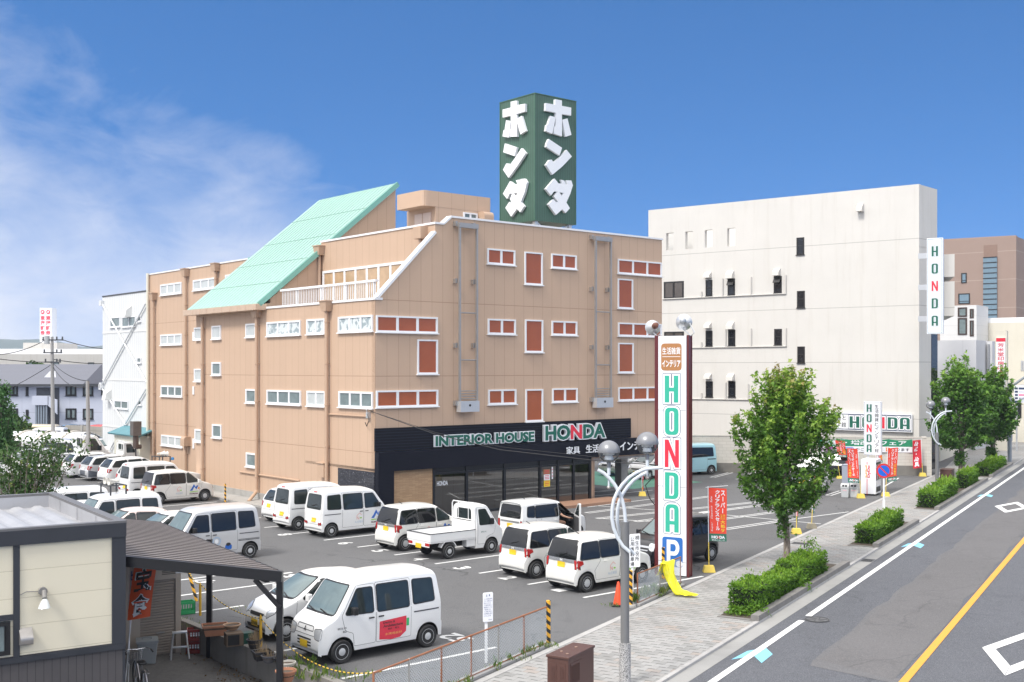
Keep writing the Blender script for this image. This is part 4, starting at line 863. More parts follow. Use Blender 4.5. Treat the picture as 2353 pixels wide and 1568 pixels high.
e, wl, m, tl, z1, s = block('brick_building', 2150, 2335, 556, 150, WD*-1, m_brick, 'brown brick office block with tall stair window far up the street', back=30)
def bwin(wl, m, e, x0, y0, x1, y1, n, fm, gm, tr_=None, sill=False, fr=.12):
    a, b_ = wl.uv(*zr(x0, y0)), wl.uv(*zr(x1, y1)); add_window(m, e, min(a[0], b_[0]), max(a[0], b_[0]), b_[1], a[1], n, fm, gm, fr, .1, sill, transom=tr_)
for q in ((510,505,568,608),(480,720,602,825)): bwin(wl, m, e, *q, 1, bronze, g_sky, .25)
a, b_ = wl.uv(*zr(745, 345)), wl.uv(*zr(888, 995)); mb = MB(); mb.box(min(a[0],b_[0]), 0, b_[1], max(a[0],b_[0]), .25, a[1], T=m); gl = mb.build('stair_window', g_sky, e); mb = MB()
for i in range(13): z = b_[1]+(a[1]-b_[1])*i/12; mb.box(min(a[0],b_[0]), .1, z-.05, max(a[0],b_[0]), .30, z+.05, T=m)
mb.build('mullions', bronze, gl)
a, b_ = wl.uv(*zr(745, 215)), wl.uv(*zr(888, 340)); mb = MB(); mb.box(min(a[0],b_[0]), -.01, b_[1], max(a[0],b_[0]), .03, a[1], T=m); mb.build('shade_panel', M('brick_shade_tone', (.25,.165,.13), .8), e)  # flat panel, recess shade put into a darker brick colour
e2, wl, m, tl, z1, s = block('brick_building', 2335, 2450, 541, 150, STREET, m_brick, 'brown brick wing with small square windows at the right edge of the photo', back=25)
for y0, y1 in ((488,598),(710,820),(930,1000)):
    for x0 in (1105, 1160): bwin(wl, m, e2, x0, y0, x0+30, y1, 1, bronze, g_dark)
cream = stucco('cream_render', (.66,.62,.52), [], .1); palegrey = panel_mat('pale_grey_panel', (.60,.60,.615), 0, 2.2, [], (.8,)*3, .03); modern = panel_mat('white_tile_facade', (.66,.65,.64), 2, .9, [], (.8,)*3, .03)
e, wl, m, tl, z1, s = block('office_building', 2160, 2244, 704, 110, WD*-1, modern, 'white tiled office with tall dark framed bay windows behind the stucco building', back=4)
for q in ((475,865,572,960),(475,975,572,1150),(600,880,642,975),(600,1000,642,1165)): bwin(wl, m, e, *q, 1, M('brown_frame', (.05,.03,.025), .5), g_grey)
e, wl, m, tl, z1, s = block('low_office', 2150, 2243, 783, 96, WD*-1, palegrey, 'low pale grey panelled building behind the roadside trees', back=3)
e, wl, m, tl, z1, s = block('louvred_building', 2243, 2280, 785, 97, WD*-1, palegrey, 'narrow grey building front of vertical louvre fins behind the trees', back=2)
mb = MB(); x = .15
while x < tl-.1: mb.box(x, 0, 3, x+.12, .3, z1-.25, T=m); x += .28
mb.build('louvres', M('louvre_grey', (.30,.31,.33), .5), e)
e, wl, m, tl, z1, s = block('cream_shop', 2240, 2420, 743, 112, WD*-1, cream, 'cream rendered shop building with the red lettered column sign at the right edge', back=12)
a, b_ = wl.uv(2256, 736), wl.uv(2353, 760); mb = MB(); mb.box(a[0], -4, a[1]-2, tl, -.5, a[1]+.2, T=m); mb.build('roof_block', white, e)
for q in ((1135,1420,1166,1525),(1135,1668,1166,1750)): bwin(wl, m, e, *q, 1, alu, g_grey)
k_ = (2289.6-UC)/F; ps = Vector((k_*93, 93, 0)); q = Wall(ps, CROSS); x1, zt_ = q.uv(2310.7, 777); zb_ = q.uv(2310.7, 905)[1]
cs = empty('column_sign', (ps.x, ps.y, -.6), ROT_S, 'tall white column sign with red brush kanji behind the second roadside tree', 'sign'); mb = MB(); mb.box(-.1, .02, 0, x1+.1, .8, zt_+1.2); mb.build('column', cream, cs)
mb = MB(); mb.box(0, -.15, zb_+.6, x1, .015, zt_+.6); pan = mb.build('sign_panel', signwhite, cs); mb = MB(); hh = zt_-zb_
mb.flat([rect2(0, zt_+.3, x1, zt_+.6)], lambda x, y: (x, -.155, y), 0); text_down(mb, '芳米堂印房ほうべいどう', x1*.15, zb_+.7, x1*.85, zt_+.2, lambda x, y: (x, -.16, y), 0, .01); mb.build('sign_lettering', red_ink, pan, fix=False)
k_ = (2330-UC)/F; ps = Vector((k_*92, 92, 0)); q = Wall(ps, CROSS); x1, z1 = q.uv(2372, 886); z0 = q.uv(2330, 925)[1]
ts = empty('tenant_sign', (ps.x, ps.y, 0), ROT_S, 'white tenant board with dark and pink rows beside the grey pole at the right edge', 'sign'); mb = MB(); mb.box(0, -.1, z0, x1, .1, z1); pan = mb.build('sign_panel', signwhite, ts); mb = MB()
for i, c_ in enumerate((0,1,2,1,1)):
    y = z1-.15-(z1-z0)*.19*(i+.1); mb.flat([rect2(.08, y-.16, .3, y)], lambda x, y_: (x, -.106, y_), 0); mb.flat([rect2(.36, y-.16, x1-.1, y)], lambda x, y_: (x, -.106, y_), 0 if i == 0 else (2 if i == 2 else 3))
text_fit(mb, 'PLAT GOLD', .4, z0+.18, x1-.1, z0+.38, lambda x, y: (x, -.112, y), 0, .02); mb.build('sign_lettering', [navy_ink, signwhite, M('pink_row', (.75,.28,.42)), M('pale_row', (.66,.68,.74))], pan, fix=False)
for x in (.2, x1-.2): mb = MB(); mb.box(x-.06, -.05, 0, x+.06, .05, z0); mb.build('leg', alu, ts)
pb = G(2320, 1061.5); d_ = pb.y; pole = empty('road_pole', pb, ROT_S, 'tall grey pole with curved arm reaching over the road', 'pole'); hz = ZAT(880, d_)
mb = MB(); mb.tube([(0,0,0), (0,0,hz)], .14, 10); mb.tube([(0,0,1.5),(0,0,2.4)], .19, 10); mb.build('post', M('pole_grey', (.28,.31,.34), .5, .08), pole, smooth=True); mb = MB(); mb.tube([(0,0,hz-.35),(.4,0,hz-.05),(1.1,0,hz+.5),(2.2,0,hz+.85),(5,0,hz+.95)], .09, 8); mb.build('arm', M('pole_grey_arm', (.28,.31,.34), .5, .08), pole, smooth=True)
# low walls, steps and plinths beyond the stucco building
e, wl, m, tl, z1, s = block('low_wall', 2160, 2262, 1018, 82, STREET, cream, 'low cream garden wall beside the pavement beyond the stucco building', 'wall', back=.3)
e, wl, m, tl, z1, s = block('cream_shop', 2318, 2420, 925, 104, WD*-1, cream, 'cream entrance block with dark openings under the tenant board', back=6)
bwin(wl, m, e, 1080, 1850, 1140, 2020, 1, bronze, g_dark)
# ------------------------------------------------------------------ behind the store on the left
def zl(x, y): return x*.3663, 574.4+y*.3663
m_wc = rib_mat('white_ribbed_steel', (.68,.69,.69), 1, .34, .80, .5, .2, streak=.2)
wh = Wall(LW(xw+.3, 0), BX); y0 = yend+.02; y1 = wh.uv(236, 700)[0]; zh = wh.uv(239, 683)[1]
shed = empty('warehouse', LW(xw+.3, y0), ROT_A, 'white ribbed steel warehouse with diagonal braces behind the tan store', 'warehouse'); LH = y1-y0
mb = MB(); mb.box(0, 0, -.6, 14, LH, zh); mb.box(-.03, LH*.8, zh, 14, LH+.03, zh+.05); w_ = mb.build('wall', m_wc, shed)
mb = MB(); mb.box(-.04, -.0, zh, 14, LH+.04, zh+.09); mb.build('roof_edge', darkgrey, shed); mb = MB()
for v in (763, 874, 984): z = wh.uv(290, v)[1]; mb.box(-.03, 0, z-.04, 0, LH, z+.04); 
mb.build('flashing', M('white_flashing', (.70,.70,.69), .5), w_)
def hz(x, y): a = wh.uv(*zl(x, y)); return a[0]-y0, a[1]
WHM = lambda t, o, z: (-o, t, z)
for q, n in (((693,425,755,483),1),((768,422,853,480),2),((866,420,886,450),1),((862,675,888,710),1),((720,943,806,1000),2),((868,945,890,975),1),((740,1205,780,1273),1)):
    a, b_ = hz(q[0], q[1]), hz(q[2], q[3]); add_window(WHM, shed, min(a[0],b_[0]), max(a[0],b_[0]), b_[1], a[1], n, white, g_grey, .07, .08)
for p, q in (((648,335),(928,830)),((648,850),(925,335)),((645,860),(800,1100)),((680,1285),(928,870))): a, b_ = hz(*p), hz(*q); mb = MB(); mb.tube([(-.12, a[0], a[1]), (-.12, b_[0], b_[1])], .06, 8); mb.box(-.25, a[0]-.2, a[1]-.2, .02, a[0]+.2, a[1]+.2); mb.build('brace', M('white_brace', (.68,.69,.70), .5), shed)
for x, y in ((815,387),(690,908)): a = hz(x, y); mb = MB(); mb.prism([[(0,-.4),(.5,-.4),(.4,.1),(0,.4)]], lambda o, z, d: (-o, d, a[1]+z), a[0]-.35, a[0]+.35); mb.build('vent_hood', M('vent_white', (.68,.68,.66), .5), shed)
a = hz(928, 1115); b_ = hz(778, 1140); an = empty('lean_to', LW(xw+.3, y0), ROT_A, 'small cream lean to with blue green roof at the foot of the white warehouse', 'shed')
mb = MB(); zt2 = a[1]-.5; mb.box(-1.0, -.4, 0, -.05, b_[0]-.8, zt2); mb.build('wall', rib_mat('cream_ribbed', (.70,.68,.58), 1, .3, .8, .5, .2, streak=.3), an)
mb = MB(); mb.bar((-1.25, b_[0]*.5-.5, zt2-.02), (-.04, b_[0]*.5-.5, zt2+.45), b_[0]+.6, .1); mb.build('roof', M('teal_sheet_roof', (.10,.26,.30), .5, .15, dirt=.3), an)
def flue():
    a, b_ = hz(852, 1052), hz(858, 1312); q_ = Wall(LW(xw-1.3, 0), BX).uv(312, 1000); t = 0; e = empty('flue_pipe', LW(xw-1.3, q_[0]), ROT_A, 'brown rusty flue pipe with a square cowl standing by the lean to', 'flue')
    k = .90; mb = MB(); mb.tube([(0,0,1.4), (0,0,a[1]*k-.7)], .19, 10); mb.tube([(.0,0,1.5), (.35,0,1.5)], .15, 8); mb.build('pipe', M('rusty_steel', (.13,.095,.08), .5, .4, 2, metal=.5), e, smooth=True)
    mb = MB(); mb.box(-.28, -.28, a[1]*k-.7, .28, .28, a[1]*k+.25); mb.build('cowl', M('galv_rust', (.16,.14,.13), .45, .35, 3, metal=.5), e)
    mb = MB(); mb.tube([(0,0,0),(0,0,1.4)], .05, 6); mb.build('leg', darkgrey, e)
flue()
# apartment house
wa = Wall((0, 113), (1, .04)); gx = lambda x, y: wa.uv(x*.3663, 574.4+y*.3663)
ax0 = wa.uv(-60, 880)[0]; ax0 *= 1/(1+.0008); P = Vector((ax0, 113+ax0*.04, -.6)); apt = empty('apartment_house', P, math.atan(.04), 'pale blue two storey apartment house with grey tiled roof in the left background', 'house')
LA = wa.uv(262, 880)[0]-ax0; ze_ = wa.uv(100, 881)[1]+.6; zr_ = wa.uv(100, 850)[1]+.6
m_apt = panel_mat('pale_blue_siding', (.50,.53,.62), 0, 4.6, [3.0], (.8,)*3, .04); mb = MB(); mb.box(0, 0, 0, LA, 8, ze_)
mb.build('wall', m_apt, apt); m_rt = panel_mat('grey_roof_tile', (.145,.15,.18), 1, .32, [], (.72,)*3, .05)
mb = MB(); mb.prism([[(-.7,ze_-.1),(4,zr_+.55),(8.6,ze_-.1),(8.6,ze_-.25),(4,zr_+.4),(-.7,ze_-.25)]], lambda y, z, d: (d, y, z), -.6, LA*.93)
mb.prism([[(LA*.80,ze_-.05),(LA*.93,zr_+.5),(LA*1.1,ze_-.05)]], lambda x, z, d: (x, d, z), -.72, 7); rf_ = mb.build('roof', m_rt, apt)
mb = MB(); x = gx(295, 800)[0]-ax0; z = gx(295, 812)[1]+.6; mb.prism([[(x-.75,z),(x,z+.8),(x+.75,z),(x+.75,z-.35),(x-.75,z-.35)]], lambda a, c, d: (a, d, c), .9, 3.5); mb.build('dormer', white, rf_)
mb = MB(); mb.box(-.6, -.75, ze_-.3, LA, -.62, ze_-.08); mb.build('gutter', darkgrey, rf_)
AM = lambda t, o, z: (t, -o, z)
for q, n in (((60,852,116,915),2),((165,860,182,915),1),((415,850,482,916),2),((523,850,588,916),2),((638,880,650,910),1),((70,995,116,1060),2),((165,1003,182,1060),1),((415,995,482,1062),2),((523,997,588,1062),2)):
    a, b_ = gx(q[0], q[1]), gx(q[2], q[3]); add_window(AM, apt, a[0]-ax0, b_[0]-ax0, b_[1]+.6, a[1]+.6, n, black, g_grey, .14, .12, True)
a, b_ = gx(232, 865), gx(375, 1100); mb = MB(); mb.box(a[0]-ax0, -.03, 0, b_[0]-ax0, .02, a[1]+.6); mb.build('stair_shade_sheet', M('stair_shade_tone', (.07,.075,.09), .7), apt)  # flat sheet on the wall; the stair opening's shade is in its dark colour
a, b_ = gx(232, 915), gx(330, 972); mb = MB(); mb.box(a[0]-ax0, -1.2, b_[1]+.6, b_[0]-ax0+.1, -.035, a[1]+.6)
c_ = gx(375, 1030); mb.prism([[(b_[0]-ax0, b_[1]+.6), (c_[0]-ax0+.2, c_[1]+.6), (c_[0]-ax0+.2, c_[1]+2.0), (b_[0]-ax0, a[1]+.6)]], lambda x, z, d: (x, d, z), -1.2, -1.0); mb.build('balcony', m_apt, apt)
for i in range(5): x = gx(255+i*16, 1000)[0]-ax0; mb = MB(); mb.box(x-.07, -1.1, 0, x+.07, -.95, b_[1]+.6); mb.build('post', M('post_blue_grey', (.22,.26,.31), .5), apt)
# concrete hall and advertising tower
conc = stucco('bare_concrete', (.50,.48,.445), [], .35)
wc = Wall((0, 150), (1, .03)); x0 = wc.uv(-80, 812)[0]; x1 = wc.uv(300, 812)[0]; z1 = wc.uv(100, 814)[1]
hall = empty('concrete_hall', (x0, 150+x0*.03, -.6), math.atan(.03), 'long bare concrete hall with three tiny windows behind the apartment house', 'hall'); mb = MB(); mb.box(0, 0, 0, x1-x0, 25, z1+.6); mb.build('wall', conc, hall); mb = MB(); mb.box(0, 1, z1+.6, (x1-x0), 24, z1+1.3); mb.build('roof_edge', white, hall)
for x in (200, 353, 573): a = wc.uv(*zl(x, 730)); add_window(AM, hall, a[0]-x0-.4, a[0]-x0+.4, a[1]+.2, a[1]+1.1, 1, darkgrey, g_grey, .08, .05)
rb = Wall((0, 158), (1, 0)); a, b_ = rb.uv(*zl(195, 585)), rb.uv(*zl(402, 655)); mb = MB(); mb.box(a[0]-x0, 8, z1+1.3, b_[0]-x0, 16, a[1]+.6); mb.build('roof_house', conc, hall)
wt = Wall((0, 170), (1, 0)); a, b_ = wt.uv(91.5, 708), wt.uv(118, 780); xm = wt.uv(103, 740)[0]
adv = empty('advertising_tower', (a[0], 170, -.6), 0, 'distant white rooftop advertising box with red kanji in two columns', 'sign tower'); mb = MB(); mb.box(0, 0, b_[1]-1, b_[0]-a[0], 2, a[1]+.6); pan = mb.build('sign_box', signwhite, adv); mb = MB(); WW = b_[0]-a[0]; HH = a[1]-b_[1]
red_far = M('sign_red_far', (.72,.08,.12), .5)
for x0_, x1_ in ((.06, .44), (.52, .95)):
    text_down(mb, '東洋証券', WW*x0_, b_[1]+.6+HH*.13, WW*x1_, a[1]+.6-HH*.24, lambda x, y: (x, -.05, y), 0, .035)
    cx, cy, r = WW*(x0_+x1_)/2, a[1]+.6-HH*.13, WW*.17; mb.flat([arc(cx, cy, r, r*1.1, 0, 360, 18)[:-1]], lambda x, y: (x, -.05, y), 0); mb.flat([[(cx-r*.75, cy-r*.2), (cx+.1, cy-r*.35), (cx+.1, cy+r*.8)]], lambda x, y: (x, -.07, y), 1)
mb.build('sign_lettering', [red_far, signwhite], pan, fix=False); mb = MB(); mb.box(.2, .2, 0, WW-.2, 1.8, b_[1]-1); mb.build('support', M('pale_support', (.62,.62,.64), .6), adv)
# utility poles and wires
pc = M('pole_concrete', (.33,.32,.31), .85, .1); wire_m = M('cable_black', (.02,.02,.022), .6)
def upole(u, v, d, label, r=.14, arms=True):
    z = ZAT(v, d); k = (u-UC)/F; e = empty('utility_pole', (k*d, d, 0), 0, label, 'pole'); mb = MB(); mb.tube([(0,0,-.6), (-.05,0,z*.5), (-.1,0,z)], [r*1.15, r, r*.8], 10); mb.build('post', pc, e, smooth=True)
    if arms:
        for h, w_ in ((.25,.8),(1.2,.7),(1.9,.6)): mb = MB(); mb.bar((-w_, -.1, z-h), (w_, -.1, z-h), .09); [mb.tube([(x, -.1, z-h), (x, -.1, z-h+.25)], .06, 6) for x in (-w_*.9, 0.3, w_*.9)]; mb.build('crossarm', darkgrey, e)
        mb = MB(); mb.tube([(-.45, -.05, z-.55), (-.45, -.05, z+.05)], .2, 10); mb.build('transformer', M('grey_transformer', (.40,.41,.42), .5), e, smooth=True)
    return Vector((k*d, d, z))
t1 = upole(122.5, 774, 85, 'tall concrete utility pole with crossarms in front of the apartment house'); t2 = upole(204.5, 876, 72, 'thinner grey utility pole beside the white warehouse', .13, False)
def wires(name, spans, label):
    mb = MB()
    for p, q, sag, r in spans: mb.tube([Vector(p).lerp(Vector(q), i/14)-Vector((0,0,sag*4*(i/14)*(1-i/14))) for i in range(15)], r, 4, cap=False)
    tag(mb.build(name, wire_m, fix=False), label, 'cable')
L0 = AT(-60, 812, 80); R0 = AT(330, 800, 90)
for i, (p, q, s_, lb) in enumerate(((t1+Vector((-.5,0,-.2)), L0, .5, 'power line running left from the top of the tall utility pole'), (t1+Vector((.6,0,-.2)), R0, .4, 'power line running right from the top of the tall utility pole'), (t1+Vector((0,0,-1.9)), AT(-60, 816, 80), .15, 'lower thick cable running left from the tall utility pole'), (t1+Vector((0,0,-1.7)), AT(330, 828, 90), .3, 'lower cable running right from the tall utility pole'), (t1+Vector((0,0,-2.0)), t2, .3, 'cable sloping down from the tall pole to the thinner pole'), (t1+Vector((0,0,-2.3)), t2-Vector((0,0,.3)), .6, 'slack cable between the two utility poles'), (t1+Vector((0,0,-2.0)), AT(-40, 920, 104), .2, 'thin wire sloping down left across the apartment roof'))): wires('overhead_cable', [(p, q, s_, .028)], lb)
bk = LW(-.15, lf.uv(851, 948)[0]+.02, lf.uv(851, 945)[1]); lw0 = AT(1345, 1050, 41); lamp_end = AT(1518, 1094, 33)
for i, dz in enumerate((0, .1)):
    mb = MB(); pts = [(851,945),(1000,998),(1150,1034),(1345,1056),(1400,1062),(1470,1066),(1512,1070)]; ds = [bk.y, 44, 42, 40, 38, 37.3, 36.9]
    mb.tube([AT(u, v-(8*math.sin(math.pi*j/6) if i else 0), d) for j, ((u, v), d) in enumerate(zip(pts, ds))], .016 if not i else .009, 5, cap=False); tag(mb.build('service_cable', wire_m, fix=False, smooth=True), 'thick black cable drooping from the store corner across the black sign band' if not i else 'thin dark wire just above the thick cable across the black sign band', 'cable')
# barrel roofed parking shelter, block wall
sh0, sh1 = AT(-60, 1000, 86), AT(200, 1004, 84); dv = (sh1-sh0).to_2d(); LS_ = dv.length; sp = empty('parking_shelter', (sh0.x, sh0.y, 0), math.atan2(dv.y, dv.x), 'long white barrel roofed parking shelter in front of the far cars', 'shelter')
zs = ZAT(1018, 84); mb = MB(); n = 10; prof = [(-1.6+3.6*i/n, zs+.78*math.sin(math.pi*(.06+.90*i/n))**.8) for i in range(n+1)]
mb.add([(x, y, z) for x in (0, LS_) for y, z in prof], [(i, i+1, n+2+i, n+1+i) for i in range(n)]); mb.build('roof', M('milky_sheet', (.80,.80,.80), .35, .04, dirt=.05), sp, smooth=True)
for i in range(5): x = LS_*(i+.35)/5; mb = MB(); mb.tube([(x, y, z+.03) for y, z in prof], .09, 6); mb.tube([(x, 1.9, 0), (x, 1.9, prof[-1][1])], .09, 6); mb.build('rib_post', M('cream_frame', (.55,.51,.44), .5), sp)
a, b_ = AT(150, 985, 97), AT(240, 985, 94); wl = Wall(a, (b_-a).to_2d()); bwl = empty('block_wall', (a.x, a.y, 0), math.atan2(b_.y-a.y, b_.x-a.x), 'weathered grey block wall in front of the far red car', 'wall'); mb = MB(); mb.box(0, 0, 0, (b_-a).length, .15, ZAT(980, 95)); x = 0
mb.build('block_wall', stucco('grey_block', (.33,.31,.28), [.5,1,1.5,2], .4), bwl)
for x in (2.2, 5.0, 7.5): mb = MB(); mb.box(x, -.06, 0, x+.25, .2, ZAT(979, 95)+.03); mb.build('pier', concrete, bwl)
# ------------------------------------------------------------------ vehicles
def rline(pts, r=.08, n=4):
    out = [tuple(pts[0])]
    for i in range(1, len(pts)-1):
        p0, p, p1 = Vector(pts[i-1]), Vector(pts[i]), Vector(pts[i+1]); a, b = p0-p, p1-p; d = min(r, a.length*.48, b.length*.48)
        A, B = p+a.normalized()*d, p+b.normalized()*d
        for j in range(n+1): t = j/n; q = A*(1-t)**2+p*2*t*(1-t)+B*t*t; out.append((q.x, q.y))
    out.append(tuple(pts[-1])); return out
def resample(pts, step):
    out = [pts[0]]
    for a, b in zip(pts, pts[1:]):
        l = math.dist(a, b); n = max(1, int(l/step))
        for i in range(1, n+1): out.append((a[0]+(b[0]-a[0])*i/n, a[1]+(b[1]-a[1])*i/n))
    return out
def car_body(S):
    prof = resample(rline(S['prof'], S.get('pr', .10)), .055); xr, xf = min(p[0] for p in prof), max(p[0] for p in prof); Hm = max(p[1] for p in prof)
    W2, belt, bot, R_ = S['W']/2, S['belt'], S.get('bot', .20), S['wr']+.055
    def plan(x):
        k = 1; a = S.get('ff', .55); b_ = S.get('fr', .4)
        if x > xf-a: k -= S.get('cf', .16)*((x-xf+a)/a)**2.4
        if x < xr+b_: k -= S.get('cr', .07)*((xr+b_-x)/b_)**2.4
        return k
    rings = []
    for x, T in prof:
        w = W2*plan(x); b = bot
        for wx in S['wx']:
            if abs(x-wx) < R_: b = max(b, S['wr']+math.sqrt(max(0, R_*R_-(x-wx)**2)))
        b = min(b, T-.06)
        def ya(z):
            if z < belt: return w*(1-.05*((belt-z)/(belt-.2))**2)
            return w-S['tum']*((z-belt)/(Hm-belt))**1.15
        r = min(S['rc'], (T-b)*.35); r = r if T > belt+.22 else min(S.get('rh', .07), (T-b)*.35)
        zt = T-r; zm = min(belt, zt-.012)
        P = [(0, b), (ya(b)*.9, b), (ya(b)*.99, b+.012)]
        P += [(ya(b+(zm-b)*f), b+(zm-b)*f) for f in (.12, .35, .6, .85, 1)]
        P += [(ya(zm+(zt-zm)*f), zm+(zt-zm)*f) for f in (.35, .7, 1)]
        yc = ya(zt)
        P += [(yc-r+r*math.cos(R(a)), zt+r*math.sin(R(a))) for a in (22, 45, 68, 90)]
        cr = .035 if T > belt+.22 else .02
        P += [((yc-r)*.55, T+cr*.7), (0, T+cr)]
        rings.append((x, P))
    mb = MB(); k = len(rings[0][1]); full = 2*k-2
    for x, P in rings: mb.v += [(x, y, z) for y, z in P]+[(x, -y, z) for y, z in P[-2:0:-1]]
    n = len(rings)
    for i in range(n-1):
        for j in range(full):
            j2 = (j+1) % full; mb.f.append((i*full+j, i*full+j2, (i+1)*full+j2, (i+1)*full+j)); mb.m.append(1 if j in (0, 1, full-1, full-2) else 0)
    mb.f.append(tuple(range(full-1, -1, -1))); mb.m.append(0); mb.f.append(tuple((n-1)*full+j for j in range(full))); mb.m.append(0)
    return mb
class Skin:
    def __init__(s, mb): s.t = BVHTree.FromPolygons([Vector(v) for v in mb.v], mb.f)
    def pt(s, a, b, d, off):
        o, v = {'L': ((a, 4, b), (0,-1,0)), 'R': ((a, -4, b), (0,1,0)), 'F': ((6, a, b), (-1,0,0)), 'B': ((-6, a, b), (1,0,0)), 'T': ((a, b, 6), (0,0,-1))}[d]
        h = s.t.ray_cast(Vector(o), Vector(v)); v = Vector(v)
        if h[0] is None: return None
        n = h[1]; n = n if n.dot(v) < 0 else -n
        if n.dot(-v) < .25: n = (-v)
        return h[0]+n*off
    def patch(s, mb, loops, d, off, mi=0, cut=2):
        """a piece of skin lying on the body"""
        bm = bmesh.new(); pts = [p for l in loops for p in l]; vs = [bm.verts.new((p[0], p[1], 0)) for p in pts]
        for t in tessellate_polygon([[Vector((p[0], p[1], 0)) for p in l] for l in loops]):
            try: bm.faces.new([vs[i] for i in t])
            except ValueError: pass
        for _ in range(cut): bmesh.ops.subdivide_edges(bm, edges=[e for e in bm.edges if e.calc_length() > .07], cuts=1, use_grid_fill=True)
        bmesh.ops.triangulate(bm, faces=bm.faces); bm.verts.index_update(); q = []
        for v in bm.verts:
            p = s.pt(v.co.x, v.co.y, d, off); q.append(p)
        ok = [f for f in bm.faces if all(q[v.index] is not None for v in f.verts)]
        o = len(mb.v); mb.v += [tuple(p) if p is not None else (0,0,0) for p in q]
        for f in ok: mb.f.append(tuple(o+v.index for v in f.verts)); mb.m.append(mi)
        bm.free()
    def text(s, mb, txt, x0, y0, x1, y1, d, off, mi=0, bold=0.0):
        vs, fs, a, b, c, e = text_tris(txt, bold); ps = [s.pt(x0+(p[0]-a)/(b-a)*(x1-x0), y0+(p[1]-c)/(e-c)*(y1-y0), d, off) for p in vs]
        o = len(mb.v); mb.v += [tuple(p) if p is not None else (0,0,0) for p in ps]
        for f in fs:
            if all(ps[i] is not None for i in f): mb.f.append(tuple(o+i for i in f)); mb.m.append(mi)
under = M('underbody_black', (.012,.012,.013), .8, .1)
PAINT = {}
def paint(name, col, metal=0.0):
    if name not in PAINT: PAINT[name] = M('car_paint_'+name, col, .28, .025, 1.5, metal=metal, coat=.6, dirt=.0, streak=.05)
    return PAINT[name]
cg_dark = glass('privacy_glass', (.010,.011,.013), .03); cg_mid = glass('car_glass', (.022,.030,.031), .02, var=.5); cg_screen = glass('windscreen_glass', (.13,.175,.18), .03, var=.35)
lamp_red = M('lamp_red', (.42,.012,.012), .15, .15, 8, coat=.6); lamp_clear = M('lamp_clear', (.62,.64,.66), .1, .25, 14, metal=.4, coat=.8); lamp_amber = M('lamp_amber', (.7,.22,.02), .2)
rim_m = M('wheel_silver', (.50,.51,.52), .4, .08, 10, metal=.1); plate_y = M('plate_yellow', (.80,.52,.02), .45, .04); plate_w = M('plate_white', (.75,.76,.74), .45, .04); chrome = M('bright_trim', (.55,.56,.58), .2, .06, 6, metal=.8)
_wh = {}
def wheel(parent, x, y, r, w, style):
    k = (r, w, style)
    if k not in _wh:
        mb = MB(); T = lambda a, b, z: (a, -z, b)
        mb.lathe([(r*.66,-w/2+.01), (r*.90,-w/2), (r*.985,-w/2+.025), (r,-w*.25), (r,w*.25), (r*.985,w/2-.025), (r*.90,w/2), (r*.66,w/2-.01)], 28, T); mb.lathe([(.001, 0), (r*.7, 0)], 20, T)
        t = mb.build('wheel', rubber, None, smooth=True); mb = MB(); R2 = r*.67; f = w/2-.012
        mb.lathe([(R2, f-.05), (R2, f), (R2*.93, f+.004), (R2*.88, f-.006), (R2*.55, f-.002 if style == 'steel' else f+.006), (R2*.30, f+.012), (.001, f+.016)], 28, T)
        n = {'steel': 9, 'cap': 14, 'spoke': 5}[style]
        for i in range(n):
            a0 = 2*math.pi*i/n; da = {'steel': .08, 'cap': .07, 'spoke': .36}[style]; ra, rb = {'steel': (.70,.80), 'cap': (.55,.86), 'spoke': (.32,.86)}[style]
            q = [(R2*rr_*math.cos(a0+s_*da*(1 if rr_ == ra else 1)), R2*rr_*math.sin(a0+s_*da), f+.012) for rr_, s_ in ((ra,-1 if style != 'spoke' else -.5),(ra,1 if style != 'spoke' else .5),(rb,1),(rb,-1))]
            mb.add([T(*p) for p in q], [(0,1,2,3)], 1)
        rm = mb.build('rim', [rim_m, under], t, smooth=True); _wh[k] = (t, rm); t['proto'] = 1
        first = True
    else: first = False
    t, rm = _wh[k]
    if not first: t2 = t.copy(); C.objects.link(t2); r2 = rm.copy(); C.objects.link(r2); r2.parent = t2; t = t2
    if 'proto' in t: del t['proto']
    t.parent = parent; t.location = (x, y, r); t.rotation_euler = (0, 0, 0 if y < 0 else math.pi)
def quad(x0, z0, x1, z1, x2, z2, x3, z3): return [(x0,z0),(x1,z1),(x2,z2),(x3,z3)]
